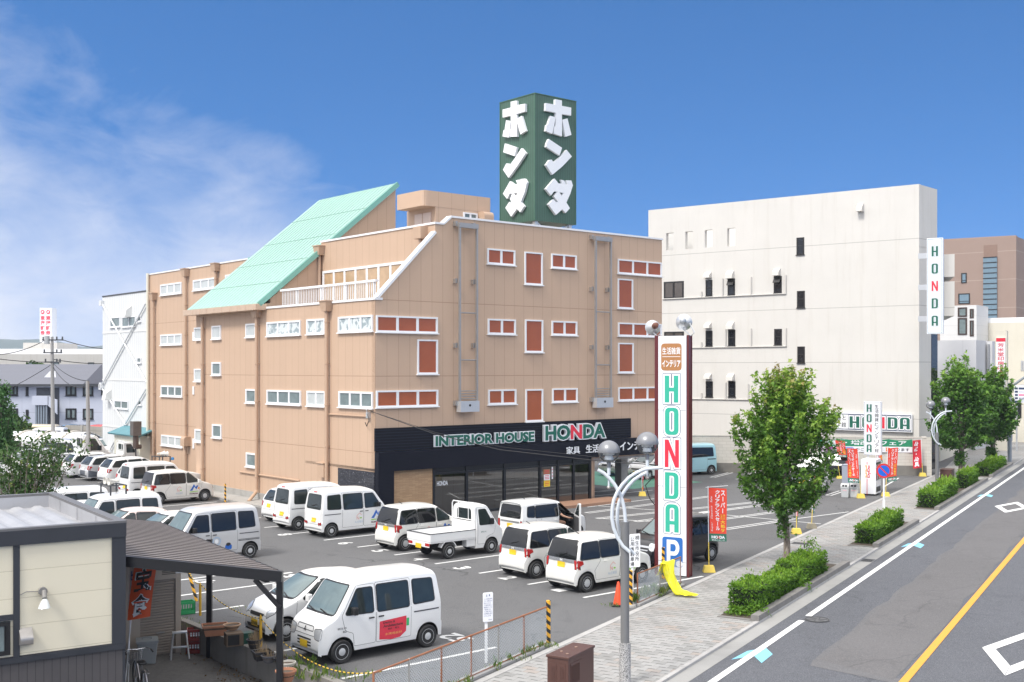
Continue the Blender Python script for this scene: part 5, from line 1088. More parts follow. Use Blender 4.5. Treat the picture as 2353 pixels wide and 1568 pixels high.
SPECS = {
 'micro_van': dict(W=1.475, belt=1.06, bot=.24, wr=.272, wx=(1.13,-1.26), tum=.13, rc=.12, cf=.13, cr=.05, pr=.12, style='steel',
   prof=[(-1.63,.30),(-1.69,.34),(-1.69,.62),(-1.66,.66),(-1.655,1.1),(-1.56,1.78),(-1.40,1.86),(-.3,1.885),(.50,1.85),(.80,1.75),(1.27,1.08),(1.52,.96),(1.64,.84),(1.695,.55),(1.695,.33),(1.62,.27)],
   ws=quad(-.60,1.10,.60,1.10,.53,1.70,-.53,1.70), rw=rpoly(quad(-.54,1.12,.54,1.12,.49,1.68,-.49,1.68), .08),
   side=[[(1.04,1.10),(.30,1.08),(.30,1.63),(.70,1.63)],[(.17,1.07),(-.70,1.08),(-.70,1.66),(.17,1.66)],[(-.84,1.11),(-1.44,1.13),(-1.40,1.64),(-.84,1.66)]],
   doors=[[(.80,.36),(.235,.36),(.235,1.71),(.72,1.71),(1.14,1.08),(1.05,.74),(.84,.66)],[(.205,.36),(-.76,.36),(-.76,1.72),(.205,1.72)]], handles=[(.36,.95),(.10,.95)],
   hl=('F', [rpoly([(.40,.80),(.66,.84),(.64,.58),(.44,.60)], .05)]), tl=('B', [arc(.60,.56,.055,.055,0,360,14)[:-1], arc(.47,.545,.055,.055,0,360,14)[:-1]]), plate_f=(.0,.44), plate_r=(-.05,.68), grille=[rect2(-.3,.40+.07*i,.3,.435+.07*i) for i in range(3)], trim=[(-.84,.90,-1.58,.93)], mirror=(.88,1.16), glasses=('m','m','m'), mcol='black', brake=(0,1.79)),
 'kei_wagon': dict(W=1.475, belt=.98, bot=.23, wr=.285, wx=(1.14,-1.24), tum=.15, rc=.15, cf=.22, cr=.12, fr=.45, pr=.14, style='cap',
   prof=[(-1.62,.26),(-1.69,.32),(-1.69,.60),(-1.62,.72),(-1.62,.98),(-1.45,1.53),(-1.28,1.60),(-.3,1.635),(.22,1.58),(.98,1.03),(1.40,.90),(1.60,.78),(1.69,.52),(1.69,.33),(1.62,.25)],
   ws=quad(-.58,1.06,.58,1.06,.50,1.50,-.50,1.50), rw=rpoly(quad(-.64,.99,.64,.99,.54,1.53,-.54,1.53), .06),
   side=[[(.83,1.03),(.20,1.00),(.20,1.45),(.30,1.46)],[(.10,1.00),(-.66,1.00),(-.66,1.47),(.10,1.46)],[(-.72,1.00),(-1.50,1.00),(-1.36,1.46),(-.72,1.47)]],
   doors=[[(.80,.34),(.155,.34),(.155,1.52),(.32,1.52),(.98,1.02),(.94,.7),(.84,.64)],[(.13,.34),(-.86,.34),(-.93,.62),(-.69,.90),(-.69,1.52),(.13,1.52)]], handles=[(.30,.86),(-.50,.88)],
   hl=('F', [rpoly([(.36,.86),(.64,.84),(.62,.60),(.44,.64)], .08)]), tl=('B', [[(.56,.98),(.70,.98),(.70,.70),(.60,.72)]]), plate_f=(0,.42), plate_r=(0,.80), grille=[rect2(-.35,.62,.35,.74)], garnish=rect2(-.68,.885,.68,.985), trim=[], mirror=(.78,1.02), glasses=('m','d','d'), rear='d', mcol='body', antenna=1, emblem='H'),
 'boxy_kei': dict(W=1.475, belt=1.06, bot=.20, wr=.285, wx=(1.22,-1.26), tum=.12, rc=.12, cf=.15, cr=.06, pr=.11, style='cap',
   prof=[(-1.62,.26),(-1.69,.32),(-1.69,.62),(-1.64,.70),(-1.64,1.08),(-1.56,1.58),(-1.62,1.66),(-1.2,1.69),(-.2,1.69),(.30,1.62),(.92,1.10),(1.50,1.0),(1.66,.9),(1.69,.5),(1.69,.3),(1.62,.24)],
   ws=quad(-.60,1.13,.60,1.13,.54,1.56,-.54,1.56), rw=rpoly(quad(-.60,1.10,.60,1.10,.54,1.56,-.54,1.56), .08),
   side=[[(.80,1.12),(.18,1.10),(.18,1.52),(.32,1.52)],[(.14,1.08),(-1.0,1.10),(-.94,1.52),(.14,1.52)],[(-1.06,1.12),(-1.40,1.16),(-1.34,1.50),(-1.0,1.52)]],
   doors=[[(.90,.34),(.155,.34),(.155,1.58),(.34,1.58),(.98,1.08),(.96,.7)],[(.13,.34),(-.90,.34),(-.98,.9),(-.98,1.58),(.13,1.58)]], handles=[(.28,.94),(.0,.94)],
   hl=('F', [rpoly([(.34,.94),(.64,.94),(.64,.68),(.40,.68)], .09)]), tl=('B', [rpoly(rect2(.60,.72,.69,1.0), .02)]), plate_f=(0,.42), plate_r=(0,.80), grille=[rect2(-.3,.74,.3,.86)], garnish=rect2(-.55,.92,.55,.98), trim=[], mirror=(.86,1.08), glasses=('m','d','d'), rear='d', mcol='body', antenna=1),
 'hatchback': dict(W=1.475, belt=.94, bot=.20, wr=.275, wx=(1.20,-1.22), tum=.17, rc=.16, cf=.24, cr=.14, pr=.18, style='cap',
   prof=[(-1.60,.24),(-1.68,.32),(-1.68,.56),(-1.62,.80),(-1.60,.92),(-1.36,1.34),(-1.12,1.43),(-.3,1.49),(.10,1.46),(.92,.98),(1.36,.84),(1.58,.70),(1.68,.50),(1.68,.32),(1.60,.22)],
   ws=quad(-.60,1.0,.60,1.0,.48,1.40,-.48,1.40), rw=rpoly(quad(-.56,.95,.56,.95,.46,1.34,-.46,1.34), .06),
   side=[[(.74,.98),(.0,.95),(.0,1.37),(.14,1.37)],[(-.09,.95),(-.86,.96),(-.80,1.33),(-.09,1.38)],[(-.92,.97),(-1.24,1.02),(-1.05,1.26),(-.88,1.30)]],
   doors=[[(.86,.32),(-.03,.32),(-.03,1.42),(.14,1.42),(.90,.98),(.92,.66)],[(-.06,.32),(-.86,.32),(-.93,.6),(-.98,.92),(-.84,1.36),(-.06,1.42)]], handles=[(.10,.82),(-.72,.84)],
   hl=('F', [rpoly([(.40,.72),(.64,.84),(.67,.70),(.52,.58)], .04)]), tl=('B', [rpoly([(.52,.86),(.68,.90),(.68,.66),(.56,.68)], .03)]), plate_f=(.0,.42), plate_r=(0,.72), grille=[rpoly([(-.36,.66),(.36,.66),(.30,.58),(-.30,.58)], .02), rect2(-.4,.28,.4,.38)], trim=[], mirror=(.66,1.0), glasses=('m','m','m'), mcol='body'),
 'estate_car': dict(W=1.70, belt=.95, bot=.20, wr=.30, wx=(1.36,-1.24), tum=.20, rc=.15, cf=.22, cr=.13, pr=.16, style='steel',
   prof=[(-2.08,.26),(-2.18,.34),(-2.18,.60),(-2.10,.70),(-2.06,.94),(-1.72,1.38),(-1.50,1.43),(-.3,1.48),(.10,1.45),(.95,.99),(1.75,.84),(2.08,.72),(2.17,.5),(2.17,.3),(2.08,.22)],
   ws=quad(-.66,1.02,.66,1.02,.52,1.39,-.52,1.39), rw=rpoly(quad(-.66,.97,.66,.97,.52,1.38,-.52,1.38), .06),
   side=[[(.72,.99),(-.04,.97),(-.04,1.36),(.12,1.37)],[(-.12,.97),(-.88,.98),(-.88,1.35),(-.12,1.37)],[(-.98,.98),(-1.86,1.0),(-1.62,1.31),(-.98,1.35)]],
   doors=[[(1.0,.32),(-.08,.32),(-.08,1.42),(.12,1.42),(.94,.98),(1.02,.7)],[(-.11,.32),(-.86,.32),(-.95,.65),(-.93,1.41),(-.11,1.42)]], handles=[(.06,.84),(-.80,.86)],
   hl=('F', [rpoly([(.50,.72),(.78,.78),(.80,.64),(.56,.60)], .04)]), tl=('B', [rpoly([(.62,.90),(.82,.90),(.82,.68),(.62,.70)], .03)]), plate_f=(0,.42), plate_r=(0,.74), grille=[rect2(-.42,.60,.42,.72)], trim=[], mirror=(.68,1.02), glasses=('m','m','m'), mcol='body', wplate=1),
 'suv': dict(W=1.80, belt=1.05, bot=.26, wr=.35, wx=(1.32,-1.32), tum=.20, rc=.17, cf=.18, cr=.12, pr=.18, style='spoke',
   prof=[(-2.10,.32),(-2.22,.42),(-2.22,.72),(-2.14,.84),(-2.10,1.06),(-1.82,1.55),(-1.50,1.64),(-.3,1.67),(.06,1.63),(.94,1.12),(1.78,.98),(2.10,.86),(2.2,.6),(2.2,.4),(2.1,.3)],
   ws=quad(-.70,1.15,.70,1.15,.56,1.58,-.56,1.58), rw=rpoly(quad(-.66,1.10,.66,1.10,.56,1.50,-.56,1.50), .08),
   side=[[(.68,1.12),(-.06,1.10),(-.06,1.52),(.10,1.54)],[(-.14,1.10),(-.92,1.12),(-.92,1.50),(-.14,1.53)],[(-1.0,1.13),(-1.72,1.17),(-1.5,1.44),(-1.0,1.49)]],
   doors=[[(.92,.40),(-.10,.40),(-.10,1.58),(.12,1.58),(.92,1.1),(.96,.8)],[(-.13,.40),(-.88,.40),(-1.0,.75),(-.96,1.56),(-.13,1.58)]], handles=[(.04,.98),(-.84,1.0)],
   hl=('F', [rpoly([(.50,.86),(.82,.92),(.82,.78),(.56,.74)], .04)]), tl=('B', [rpoly([(.56,1.04),(.84,1.06),(.84,.84),(.60,.88)], .03)]), plate_f=(0,.5), plate_r=(0,.94), grille=[rect2(-.45,.66,.45,.86)], trim=[], mirror=(.64,1.16), glasses=('m','d','d'), rear='d', mcol='body', wplate=1, lower=1),
 'tall_van': dict(W=1.475, belt=1.10, bot=.20, wr=.28, wx=(1.20,-1.28), tum=.07, rc=.12, cf=.12, cr=.04, pr=.10, style='steel',
   prof=[(-1.63,.26),(-1.69,.30),(-1.69,.60),(-1.68,.66),(-1.66,1.2),(-1.60,1.86),(-1.48,1.94),(-.2,1.95),(.62,1.92),(.82,1.84),(1.22,1.14),(1.56,1.04),(1.67,.9),(1.69,.5),(1.69,.3),(1.62,.24)],
   ws=quad(-.62,1.18,.62,1.18,.57,1.80,-.57,1.80), rw=rpoly(quad(-.56,1.2,.56,1.2,.54,1.76,-.54,1.76), .08),
   side=[[(1.0,1.18),(.36,1.14),(.36,1.70),(.70,1.72)],[(.24,1.14),(-1.42,1.18),(-1.38,1.70),(.24,1.72)]],
   doors=[[(.88,.34),(.305,.34),(.305,1.80),(.76,1.80),(1.14,1.14),(1.08,.8)],[(.275,.34),(-.95,.34),(-.95,1.08),(.275,1.08)]], handles=[(.40,1.0),(.16,1.0)],
   hl=('F', [arc(.50,.90,.10,.11,0,360,16)[:-1]]), tl=('B', [rect2(.60,.56,.69,1.0)]), plate_f=(0,.44), plate_r=(0,.66), grille=[rect2(-.36,.84,.36,.92)], trim=[(-.98,.96,-1.6,1.02)], mirror=(.96,1.20), glasses=('m','d'), rear='d', mcol='body'),
 'one_box': dict(W=1.69, belt=1.16, bot=.24, wr=.31, wx=(1.42,-1.15), tum=.14, rc=.16, cf=.14, cr=.05, pr=.16, style='steel',
   prof=[(-2.1,.30),(-2.18,.36),(-2.18,.66),(-2.15,.72),(-2.13,1.2),(-2.04,1.86),(-1.85,1.95),(-.3,1.98),(.7,1.94),(.98,1.84),(1.68,1.16),(1.98,1.0),(2.14,.8),(2.18,.5),(2.18,.34),(2.1,.26)],
   ws=quad(-.70,1.20,.70,1.20,.60,1.78,-.60,1.78), rw=rpoly(quad(-.64,1.2,.64,1.2,.56,1.76,-.56,1.76), .08),
   side=[[(1.32,1.20),(.52,1.17),(.52,1.74),(.84,1.75)],[(.40,1.17),(-.72,1.18),(-.72,1.74),(.40,1.75)],[(-.84,1.18),(-1.96,1.20),(-1.90,1.72),(-.84,1.74)]],
   doors=[[(1.08,.38),(.46,.38),(.46,1.83),(.90,1.83),(1.44,1.18),(1.36,.9),(1.1,.8)],[(.43,.38),(-.78,.38),(-.78,1.83),(.43,1.83)]], handles=[(.58,1.04),(.32,1.04)],
   hl=('F', [rpoly([(.50,.90),(.80,.96),(.80,.72),(.56,.72)], .05)]), tl=('B', [rect2(.70,.70,.80,1.10)]), plate_f=(0,.44), plate_r=(0,.66), grille=[rect2(-.4,.76,.4,.9)], trim=[], mirror=(1.18,1.22), glasses=('m','m','m'), mcol='black', wplate=1),
}
def make_car(kind, name, pnt, detail=2, side_glass=None, hole=None, style=None, no_hole_door=True):
    S = SPECS[kind]; root = empty(name, (0,0,0)); mb = car_body(S); sk = Skin(mb); root['kind_'] = kind
    if hole:      # an open doorway on the right side (-y)
        keep = []
        for f, m in zip(mb.f, mb.m):
            c = [sum(mb.v[i][k] for i in f)/len(f) for k in range(3)]
            if c[1] < -.35 and hole[0] < c[0] < hole[1] and hole[2] < c[2] < hole[3]: continue
            keep.append((f, m))
        mb.f = [k[0] for k in keep]; mb.m = [k[1] for k in keep]
    pn = pnt; b = mb.build('body', [pn, under], root, smooth=True, fix=not hole)
    G_ = {'m': cg_mid, 'd': cg_dark}
    def pane(nm, poly, d, gm, r=.05, fr=.018):
        q = MB(); pl = rpoly(poly, r); sk.patch(q, [grow(pl, fr)], d, .006, 1); sk.patch(q, [pl], d, .0105, 0); return q.build(nm, [gm, black], b, fix=False, smooth=True)
    pane('windscreen', S['ws'], 'F', cg_screen, .05, .03); rwp = pane('rear_window', S['rw'], 'B', G_[S.get('rear', 'm')], .0, .02)
    if detail > 0:
        q = MB(); zb_ = S['plate_f'][1]+.20; w_ = S['W']/2; lp = rpoly(rect2(-w_*.80, S['plate_r'][1]-.16, w_*.80, max(p[1] for p in S['rw'])+.05), .06); sk.patch(q, [grow(lp, .007), lp], 'B', .004, 0, 1); sk.patch(q, [rect2(-w_*.93, zb_, w_*.93, zb_+.010)], 'F', .004, 0, 3); q.build('panel_gap', under, b, fix=False)
    for d in 'LR':
        if detail > 0:
            for i, (dp, hd) in enumerate(zip(S['doors'], S['handles'])):
                if hole and d == 'R' and i == 0: continue
                q = MB(); pl = rpoly(dp, .04); sk.patch(q, [grow(pl, .008)], d, .0018, 1, 3); sk.patch(q, [pl], d, .0038, 0, 3); do = q.build('door', [pn, under], root, fix=False, smooth=True)
                q = MB(); p0 = sk.pt(hd[0]-.07, hd[1], d, .03); p1 = sk.pt(hd[0]+.07, hd[1], d, .03)
                if p0 and p1: q.bar(p0, p1, .025, .03); q.build('handle', black if S['mcol'] == 'black' else pn, do, bevel=.006)
        for i, (wp, g) in enumerate(zip(S['side'], S['glasses'])):
            if hole and d == 'R' and i == 0: continue
            pane('side_window', wp, d, side_glass or G_[g], .05, .028)
        sg = 1 if d == 'L' else -1
        fx = lambda loops: [[(p[0]*sg, p[1]) for p in l] for l in loops]
        q = MB(); [sk.patch(q, [l], S['hl'][0], .008, 0) for l in fx(S['hl'][1])]; [sk.patch(q, [grow(l, .012)], S['hl'][0], .005, 1) for l in fx(S['hl'][1])]; q.build('headlight', [lamp_clear, under], root, fix=False, smooth=True)
        q = MB()
        for l in fx(S['tl'][1]):
            sk.patch(q, [l], 'B', .01, 0); sk.patch(q, [grow(l, .012)], 'B', .006, 1)
            if kind in ('kei_wagon', 'estate_car', 'suv', 'hatchback') :
                xs = [p[1] for p in l]; x0 = min(S['prof'], key=lambda p: p[0])[0]; zm_ = (min(xs)+max(xs))/2; sk.patch(q, [[(x0+.03, zm_-.10), (x0+.30, zm_+.02), (x0+.26, max(xs)-.02), (x0+.03, max(xs)-.0)]], d, .01, 0)
        q.build('taillight', [lamp_red, under], root, fix=False, smooth=True)
        mx, mz = S['mirror']; p = sk.pt(mx, mz, d, 0)
        if p and not (hole and d == 'R'):
            q = MB(); q.box(p.x-.07, p.y+sg*.05, mz-.07, p.x+.05, p.y+sg*.21, mz+.11); q.bar((p.x, p.y-sg*.02, mz-.03), (p.x, p.y+sg*.08, mz-.03), .05); q.build('mirror', black if S['mcol'] == 'black' else pn, root, bevel=.03, seg=3)
        for t_ in S['trim']: q = MB(); sk.patch(q, [rect2(min(t_[0],t_[2]), t_[1], max(t_[0],t_[2]), t_[3])], d, .007); q.build('side_trim', darkgrey, root, fix=False)
        for wx in S['wx']: wheel(root, wx, sg*(S['W']/2-.085), S['wr'], .165, style or S['style'])
    pm = plate_w if S.get('wplate') else plate_y
    for d, (py_, pz) in (('F', S['plate_f']), ('B', S['plate_r'])):
        q = MB(); sk.patch(q, [rect2(py_-.165, pz-.082, py_+.165, pz+.082)], d, .018); 
        sg = 1 if d == 'F' else -1; T_ = 'F'
        q.build('number_plate', pm, root, fix=False)
    q = MB()
    for l in S['grille']: sk.patch(q, [l], 'F', .007)
    q.build('grille', black, root, fix=False)
    if S.get('garnish'): q = MB(); sk.patch(q, [S['garnish']], 'B', .012); q.build('tailgate_trim', chrome, root, fix=False)
    if S.get('emblem'): q = MB(); sk.text(q, S['emblem'], .05, .90, -.05, .97, 'B', .02, 0, .03); q.build('emblem', plate_w, root, fix=False)
    if S.get('brake'): q = MB(); sk.patch(q, [rect2(-.14,1.765,.14,1.80)], 'B', .012); q.build('brake_light', lamp_red, root, fix=False)
    if detail > 1:
        q = MB(); y0 = .12
        a, c_ = sk.pt(y0, S['rw'][0][1]+.02, 'B', .02), sk.pt(y0-.34, S['rw'][0][1]+.10, 'B', .02)
        if a and c_: q.bar(a, c_, .02); q.build('rear_wiper', black, root)
        for yy in (.42, -.12):
            q = MB(); zz = S['ws'][0][1]; a, c_ = sk.pt(yy, zz-.02, 'F', .02), sk.pt(yy-.42, zz+.04, 'F', .02)
            if a and c_: q.bar(a, c_, .022); q.build('wiper', black, root)
        if S.get('antenna'): a = sk.pt(-.9, 0, 'T', 0); q = MB(); q.bar(a, a+Vector((-.16,0,.09)), .02); q.build('antenna', black, root)
    return root, sk, b
CARROT = {'a': ROT_A, '-a': ROT_A+math.pi}
def put(root, kind, u, v, which, head, nearer='R', rot=None, dz=0):
    """stand a car so that its wheel `which` (f/r) on the side towards the eye touches the ground at this sight line"""
    S = SPECS[kind]; p = G(u, v); rz = rot if rot is not None else CARROT[head]; wx = S['wx'][0 if which == 'f' else 1]; wy = (S['W']/2-.02)*(1 if nearer == 'L' else -1)
    root.location = (p.x-(math.cos(rz)*wx-math.sin(rz)*wy), p.y-(math.sin(rz)*wx+math.cos(rz)*wy), dz); root.rotation_euler.z = rz
def park(root, x, y, head=None, rot=None): p = LW(x, y); root.location = p; root.rotation_euler.z = rot if rot is not None else CARROT[head]
logo_mats = [M('logo_blue', (.02,.13,.50), .4), M('logo_green', (.28,.60,.05), .4), M('logo_maroon', (.10,.012,.03), .4), M('logo_salmon', (.75,.30,.25), .4), M('logo_greyblue', (.40,.50,.62), .4), signwhite, M('logo_orange', (.85,.38,.12), .4), black_ink, M('decal_red', (.68,.04,.07), .45), M('decal_green', (.04,.45,.15), .45)]
def maker_decal(sk, root, d, x, z, k=1.0, house=True):      # right side text runs towards the front: +x
    s = 1 if d == 'R' else -1; q = MB(); X_ = lambda a: x+s*a*k; Z_ = lambda b: z+b*k; P_ = lambda l, mi, off=.008: sk.patch(q, [[(X_(a), Z_(b)) for a, b in l]], d, off, mi, 1)
    P_([(-.24,.0),(-.10,.0),(.02,.20),(.12,.04),(.24,.26),(.14,.26),(.09,.18),(-.01,.34),(-.13,.14),(-.16,.10)], 0); P_([(-.24,-.09),(.24,-.06),(.22,-.03),(-.24,-.045)], 1); P_(arc(.26,.12,.055,.07,0,360,8)[:-1], 6)
    sk.text(q, 'NOMURA', X_(-.24), Z_(-.20), X_(.24), Z_(-.12), d, .008, 2, .04)
    if house:
        X0 = -.80
        for a, b_ in (((-.12,0),(-.12,.16)),((-.12,.16),(0,.26)),((0,.26),(.10,.18)),((-.02,.0),(-.02,.12)),((-.12,.12),(-.02,.0))):
            v = Vector((b_[0]-a[0], b_[1]-a[1])).normalized()*.009; n_ = (-v.y, v.x); P_([(X0+a[0]+n_[0], a[1]+n_[1]), (X0+a[0]-n_[0], a[1]-n_[1]), (X0+b_[0]-n_[0], b_[1]-n_[1]), (X0+b_[0]+n_[0], b_[1]+n_[1])], 3, .007)
        P_(arc(X0+.07, .06, .05, .03, 0, 360, 8)[:-1], 1, .007); sk.text(q, 'Re住美家', X_(X0-.20), Z_(-.14), X_(X0+.18), Z_(-.04), d, .007, 4, .0)
    q.build('door_decal', logo_mats, root, fix=False)
pw_ = paint('white', (.80,.80,.79)); psil = paint('silver', (.60,.60,.60), .2); pblk = paint('black', (.010,.010,.014)); pblue = paint('light_blue', (.36,.60,.66)); pred = paint('red', (.55,.035,.03)); pcream = paint('cream', (.68,.58,.40)); pgrey = paint('grey', (.33,.36,.40), .3); pdb = paint('mid_blue', (.16,.30,.50), .2); pcr = paint('pearl', (.76,.75,.71))
GRP = 'vehicles parked in bays around the tan store'
def name_it(o, label, cat='car', g=GRP): tag(o, label, cat, g)
# --- nearest bays, facing the yard wall
van, sk, b = make_car('micro_van', 'parked_van', pw_); put(van, 'micro_van', 786, 1526, 'f', '-a', 'L'); name_it(van, 'white boxy van with red square decal on its side, nearest the chain link fence', 'van')
q = MB(); sk.patch(q, [[(.13,.82),(-.62,.86),(-.62,.50),(-.45,.38),(-.2,.36),(.13,.40)][::-1]], 'L', .0085, 8); sk.patch(q, [rect2(-.70,.62,-.625,.80)], 'L', .0075, 9)
sk.text(q, 'Design &', .03, .735, -.30, .80, 'L', .012, 7, .02); sk.text(q, 'Architecture', .03, .665, -.52, .73, 'L', .012, 7, .02); sk.text(q, '設計・施工', -.10, .595, -.42, .64, 'L', .012, 7, .01); sk.text(q, '木環境設計', -.02, .47, -.50, .53, 'L', .012, 6, .01); sk.text(q, '桐生市', 1.26, .78, 1.02, .83, 'L', .0085, 7, .0); sk.text(q, '82', 1.12, .70, 1.02, .75, 'L', .0085, 7, .0)
q.build('door_decal', logo_mats, van, fix=False)
q = MB(); [sk.patch(q, [[(c_[0]+a*.035, c_[1]+b_*.04) for a, b_ in ((0,-1),(.6,0),(0,1),(-.6,0))]], 'F', .012) for c_ in ((0,.80),(-.03,.745),(.03,.745))]; q.build('emblem', black, van, fix=False)
q = MB(); sk.patch(q, [rpoly(quad(-.36,.74,.36,.74,.34,.86,-.34,.86), .04), rpoly(quad(-.345,.755,.345,.755,.325,.845,-.325,.845), .035)], 'F', .008); q.build('grille_trim', darkgrey, van, fix=False)
hb, sk, b = make_car('hatchback', 'parked_car', pw_); put(hb, 'hatchback', 658, 1474, 'f', '-a', 'L'); name_it(hb, 'small rounded white hatchback parked next to the white van with the red decal')
q = MB(); sk.text(q, '27-03', -.15, .37, .15, .45, 'F', .024, 7, .03); q.build('plate_number', logo_mats, hb, fix=False)
sv, sk, b = make_car('micro_van', 'parked_van', psil, side_glass=cg_dark); put(sv, 'micro_van', 575, 1283, 'r', '-a', 'L'); name_it(sv, 'silver van with dark windows partly hidden behind the brown carport roof', 'van')
q = MB(); sk.patch(q, [arc(.02,.72,.16,.16,0,360,24)[:-1], arc(.02,.72,.11,.11,0,360,24)[:-1]], 'L', .008, 4); sk.patch(q, [arc(.02,.72,.07,.08,0,360,8)[:-1]], 'L', .008, 5); sk.patch(q, [rpoly(rect2(-.55,.40,-.30,.56), .05)], 'L', .008, 0); sk.patch(q, [arc(-.42,.58,.09,.06,0,360,10)[:-1]], 'L', .0095, 7); sk.patch(q, [rect2(-1.62,.66,-.8,.68)], 'L', .008, 7); sk.patch(q, [rect2(-1.62,.70,-.8,.715)], 'L', .008, 7); q.build('side_decal', logo_mats, sv, fix=False)
v4 = copy_tree(hb); park(v4, -10.2, -1.95, '-a'); name_it(v4, 'white car showing only its windscreen and roof just behind the silver van')
for ch in list(v4.children):
    if ch.name.startswith('plate_number'): bpy.data.objects.remove(ch)
v5, _, _ = make_car('hatchback', 'parked_car', paint('pale_pink', (.74,.62,.58)), 1); park(v5, -10.9, .0, '-a'); name_it(v5, 'pale pinkish white car roof between two vans behind the carport')
def horns(root, h, label_l, cols=(.5, .95), z=1.92):
    mb = MB(); L_ = .9
    for x in (-.25, .35):
        for y in (-.5, .5): mb.box(x-.025, y-.025, z-.06, x+.025, y+.025, z+h)
        mb.bar((x, -.55, z+h), (x, .55, z+h), .04)
    mb.bar((-.3, -.3, z+h), (.4, -.3, z+h), .04); mb.bar((-.3, .3, z+h), (.4, .3, z+h), .04); rk = mb.build('roof_rack', darkgrey, root)
    for y, s in ((-.32, 1), (.1, 1)):
        mb = MB(); mb.lathe([(.05,-.22),(.06,-.05),(.13,.16),(.15,.18),(.10,.14),(.02,.0)], 14, lambda a, b_, c_: (.1+c_*s, y+a, z+h+.14+b_)); mb.build('loudspeaker', M('speaker_cream', (.62,.60,.55), .5), rk, smooth=True)
lv, sk, b = make_car('micro_van', 'parked_van', pw_); park(lv, -10.7, 1.85, '-a'); horns(lv, .30, ''); name_it(lv, 'white van with black roof rack and cream loudspeakers in the row behind the house', 'van')
v7 = copy_tree(v4); park(v7, -11.6, 3.55, '-a'); name_it(v7, 'low white car nearly hidden between two white vans behind the grey roof parapet')
v8 = copy_tree(van); park(v8, -11.5, 5.25, '-a'); name_it(v8, 'plain white van whose roof shows just above the grey parapet of the house', 'van')
for ch in list(v8.children):
    if ch.name.startswith('door_decal'): bpy.data.objects.remove(ch)
v9 = copy_tree(v5); park(v9, -12.4, 7.6, '-a'); name_it(v9, 'white car roof corner behind the plain white van by the parapet')
# --- centre row, tails towards us
c20, sk, b = make_car('micro_van', 'parked_van', pw_); put(c20, 'micro_van', 762, 1236, 'r', 'a', 'R'); maker_decal(sk, c20, 'R', .82, .62); name_it(c20, 'white van with blue zigzag logo on its door, in front of the black shop corner', 'van')
c19 = copy_tree(c20); put(c19, 'micro_van', 686, 1220, 'r', 'a', 'R'); name_it(c19, 'white van between the logo van and the small white car by the tan wall', 'van')
for ch in list(c19.children):
    if ch.name.startswith('door_decal'): bpy.data.objects.remove(ch)
c18, sk, b = make_car('hatchback', 'parked_car', pw_); x, y = LG(628, 1203); park(c18, x+1.72, y+.55, 'a'); name_it(c18, 'white car mostly hidden at the left end of the centre row by the tan wall')
z21, sk, b = make_car('kei_wagon', 'parked_car', pcr); put(z21, 'kei_wagon', 932, 1267, 'r', 'a', 'R'); maker_decal(sk, z21, 'R', .55, .58, .95); name_it(z21, 'white wagon with dark glass parked left of the small flatbed truck')
z24, sk, b = make_car('kei_wagon', 'parked_car', pcr); put(z24, 'kei_wagon', 1233, 1330, 'r', 'a', 'R'); name_it(z24, 'white wagon with a red magnet sign on its door, second from the fence')
q = MB(); sk.patch(q, [rect2(-.55,.42,.05,.86)], 'R', .009, 8); sk.text(q, '確認と安全', -.50, .75, .0, .82, 'R', .013, 5, .01); sk.text(q, 'い', -.36, .46, -.12, .70, 'R', .013, 5, .04); q.build('door_decal', logo_mats, z24, fix=False)
z25, sk, b = make_car('kei_wagon', 'parked_car', pcr); put(z25, 'kei_wagon', 1349, 1362, 'r', 'a', 'R'); maker_decal(sk, z25, 'R', .60, .56, .95); name_it(z25, 'white wagon beside the street lamp with logos on its doors')
z10 = copy_tree(z21); put(z10, 'kei_wagon', 471, 1152, 'f', 'a', 'R'); name_it(z10, 'white wagon with blue zigzag logo parked nose in to the long tan wall')
c9 = copy_tree(c19); x, y = WL(z10.location); park(c9, x-.1, y+2.5, 'a'); name_it(c9, 'white van beside the logo wagon, facing the tan wall on the left', 'van')
c11, sk, b = make_car('suv', 'parked_car', paint('white_suv', (.76,.76,.75)), 1); park(c11, x+1.2, y+5.0, 'a'); horns(c11, .22, '', z=1.70); name_it(c11, 'white patrol car with roof speakers and a blue lamp beside the tan wall', 'patrol car')
mb = MB(); mb.lathe([(.09,0),(.09,.08),(.05,.15),(.001,.16)], 12, lambda a, b_, c_: (.55+a, -.35+b_, 1.72+c_)); mb.build('blue_lamp', M('blue_beacon', (.02,.25,.6), .1, coat=.8), c11, smooth=True)
w13, sk, b = make_car('estate_car', 'parked_car', psil); put(w13, 'estate_car', 237, 1105, 'r', 'a', 'R'); name_it(w13, 'silver estate car with dark grey lower bumper in the far left row')
q = MB(); sk.patch(q, [rect2(-.82,.28,.82,.62)], 'B', .008); sk.patch(q, [[(-2.1,.26),(-1.62,.26),(-1.60,.55),(-2.1,.66)]], 'R', .008); q.build('rear_bumper', M('bumper_grey', (.10,.11,.13), .5), w13, fix=False)
w14, sk, b = make_car('estate_car', 'parked_car', pw_); x, y = WL(w13.location); park(w14, x-.2, y+2.55, 'a'); name_it(w14, 'white estate car with tall tail lamps left of the silver estate')
w12 = copy_tree(w14); park(w12, x+.2, y-2.6, 'a'); name_it(w12, 'white estate car squeezed between the silver estate and the white van')
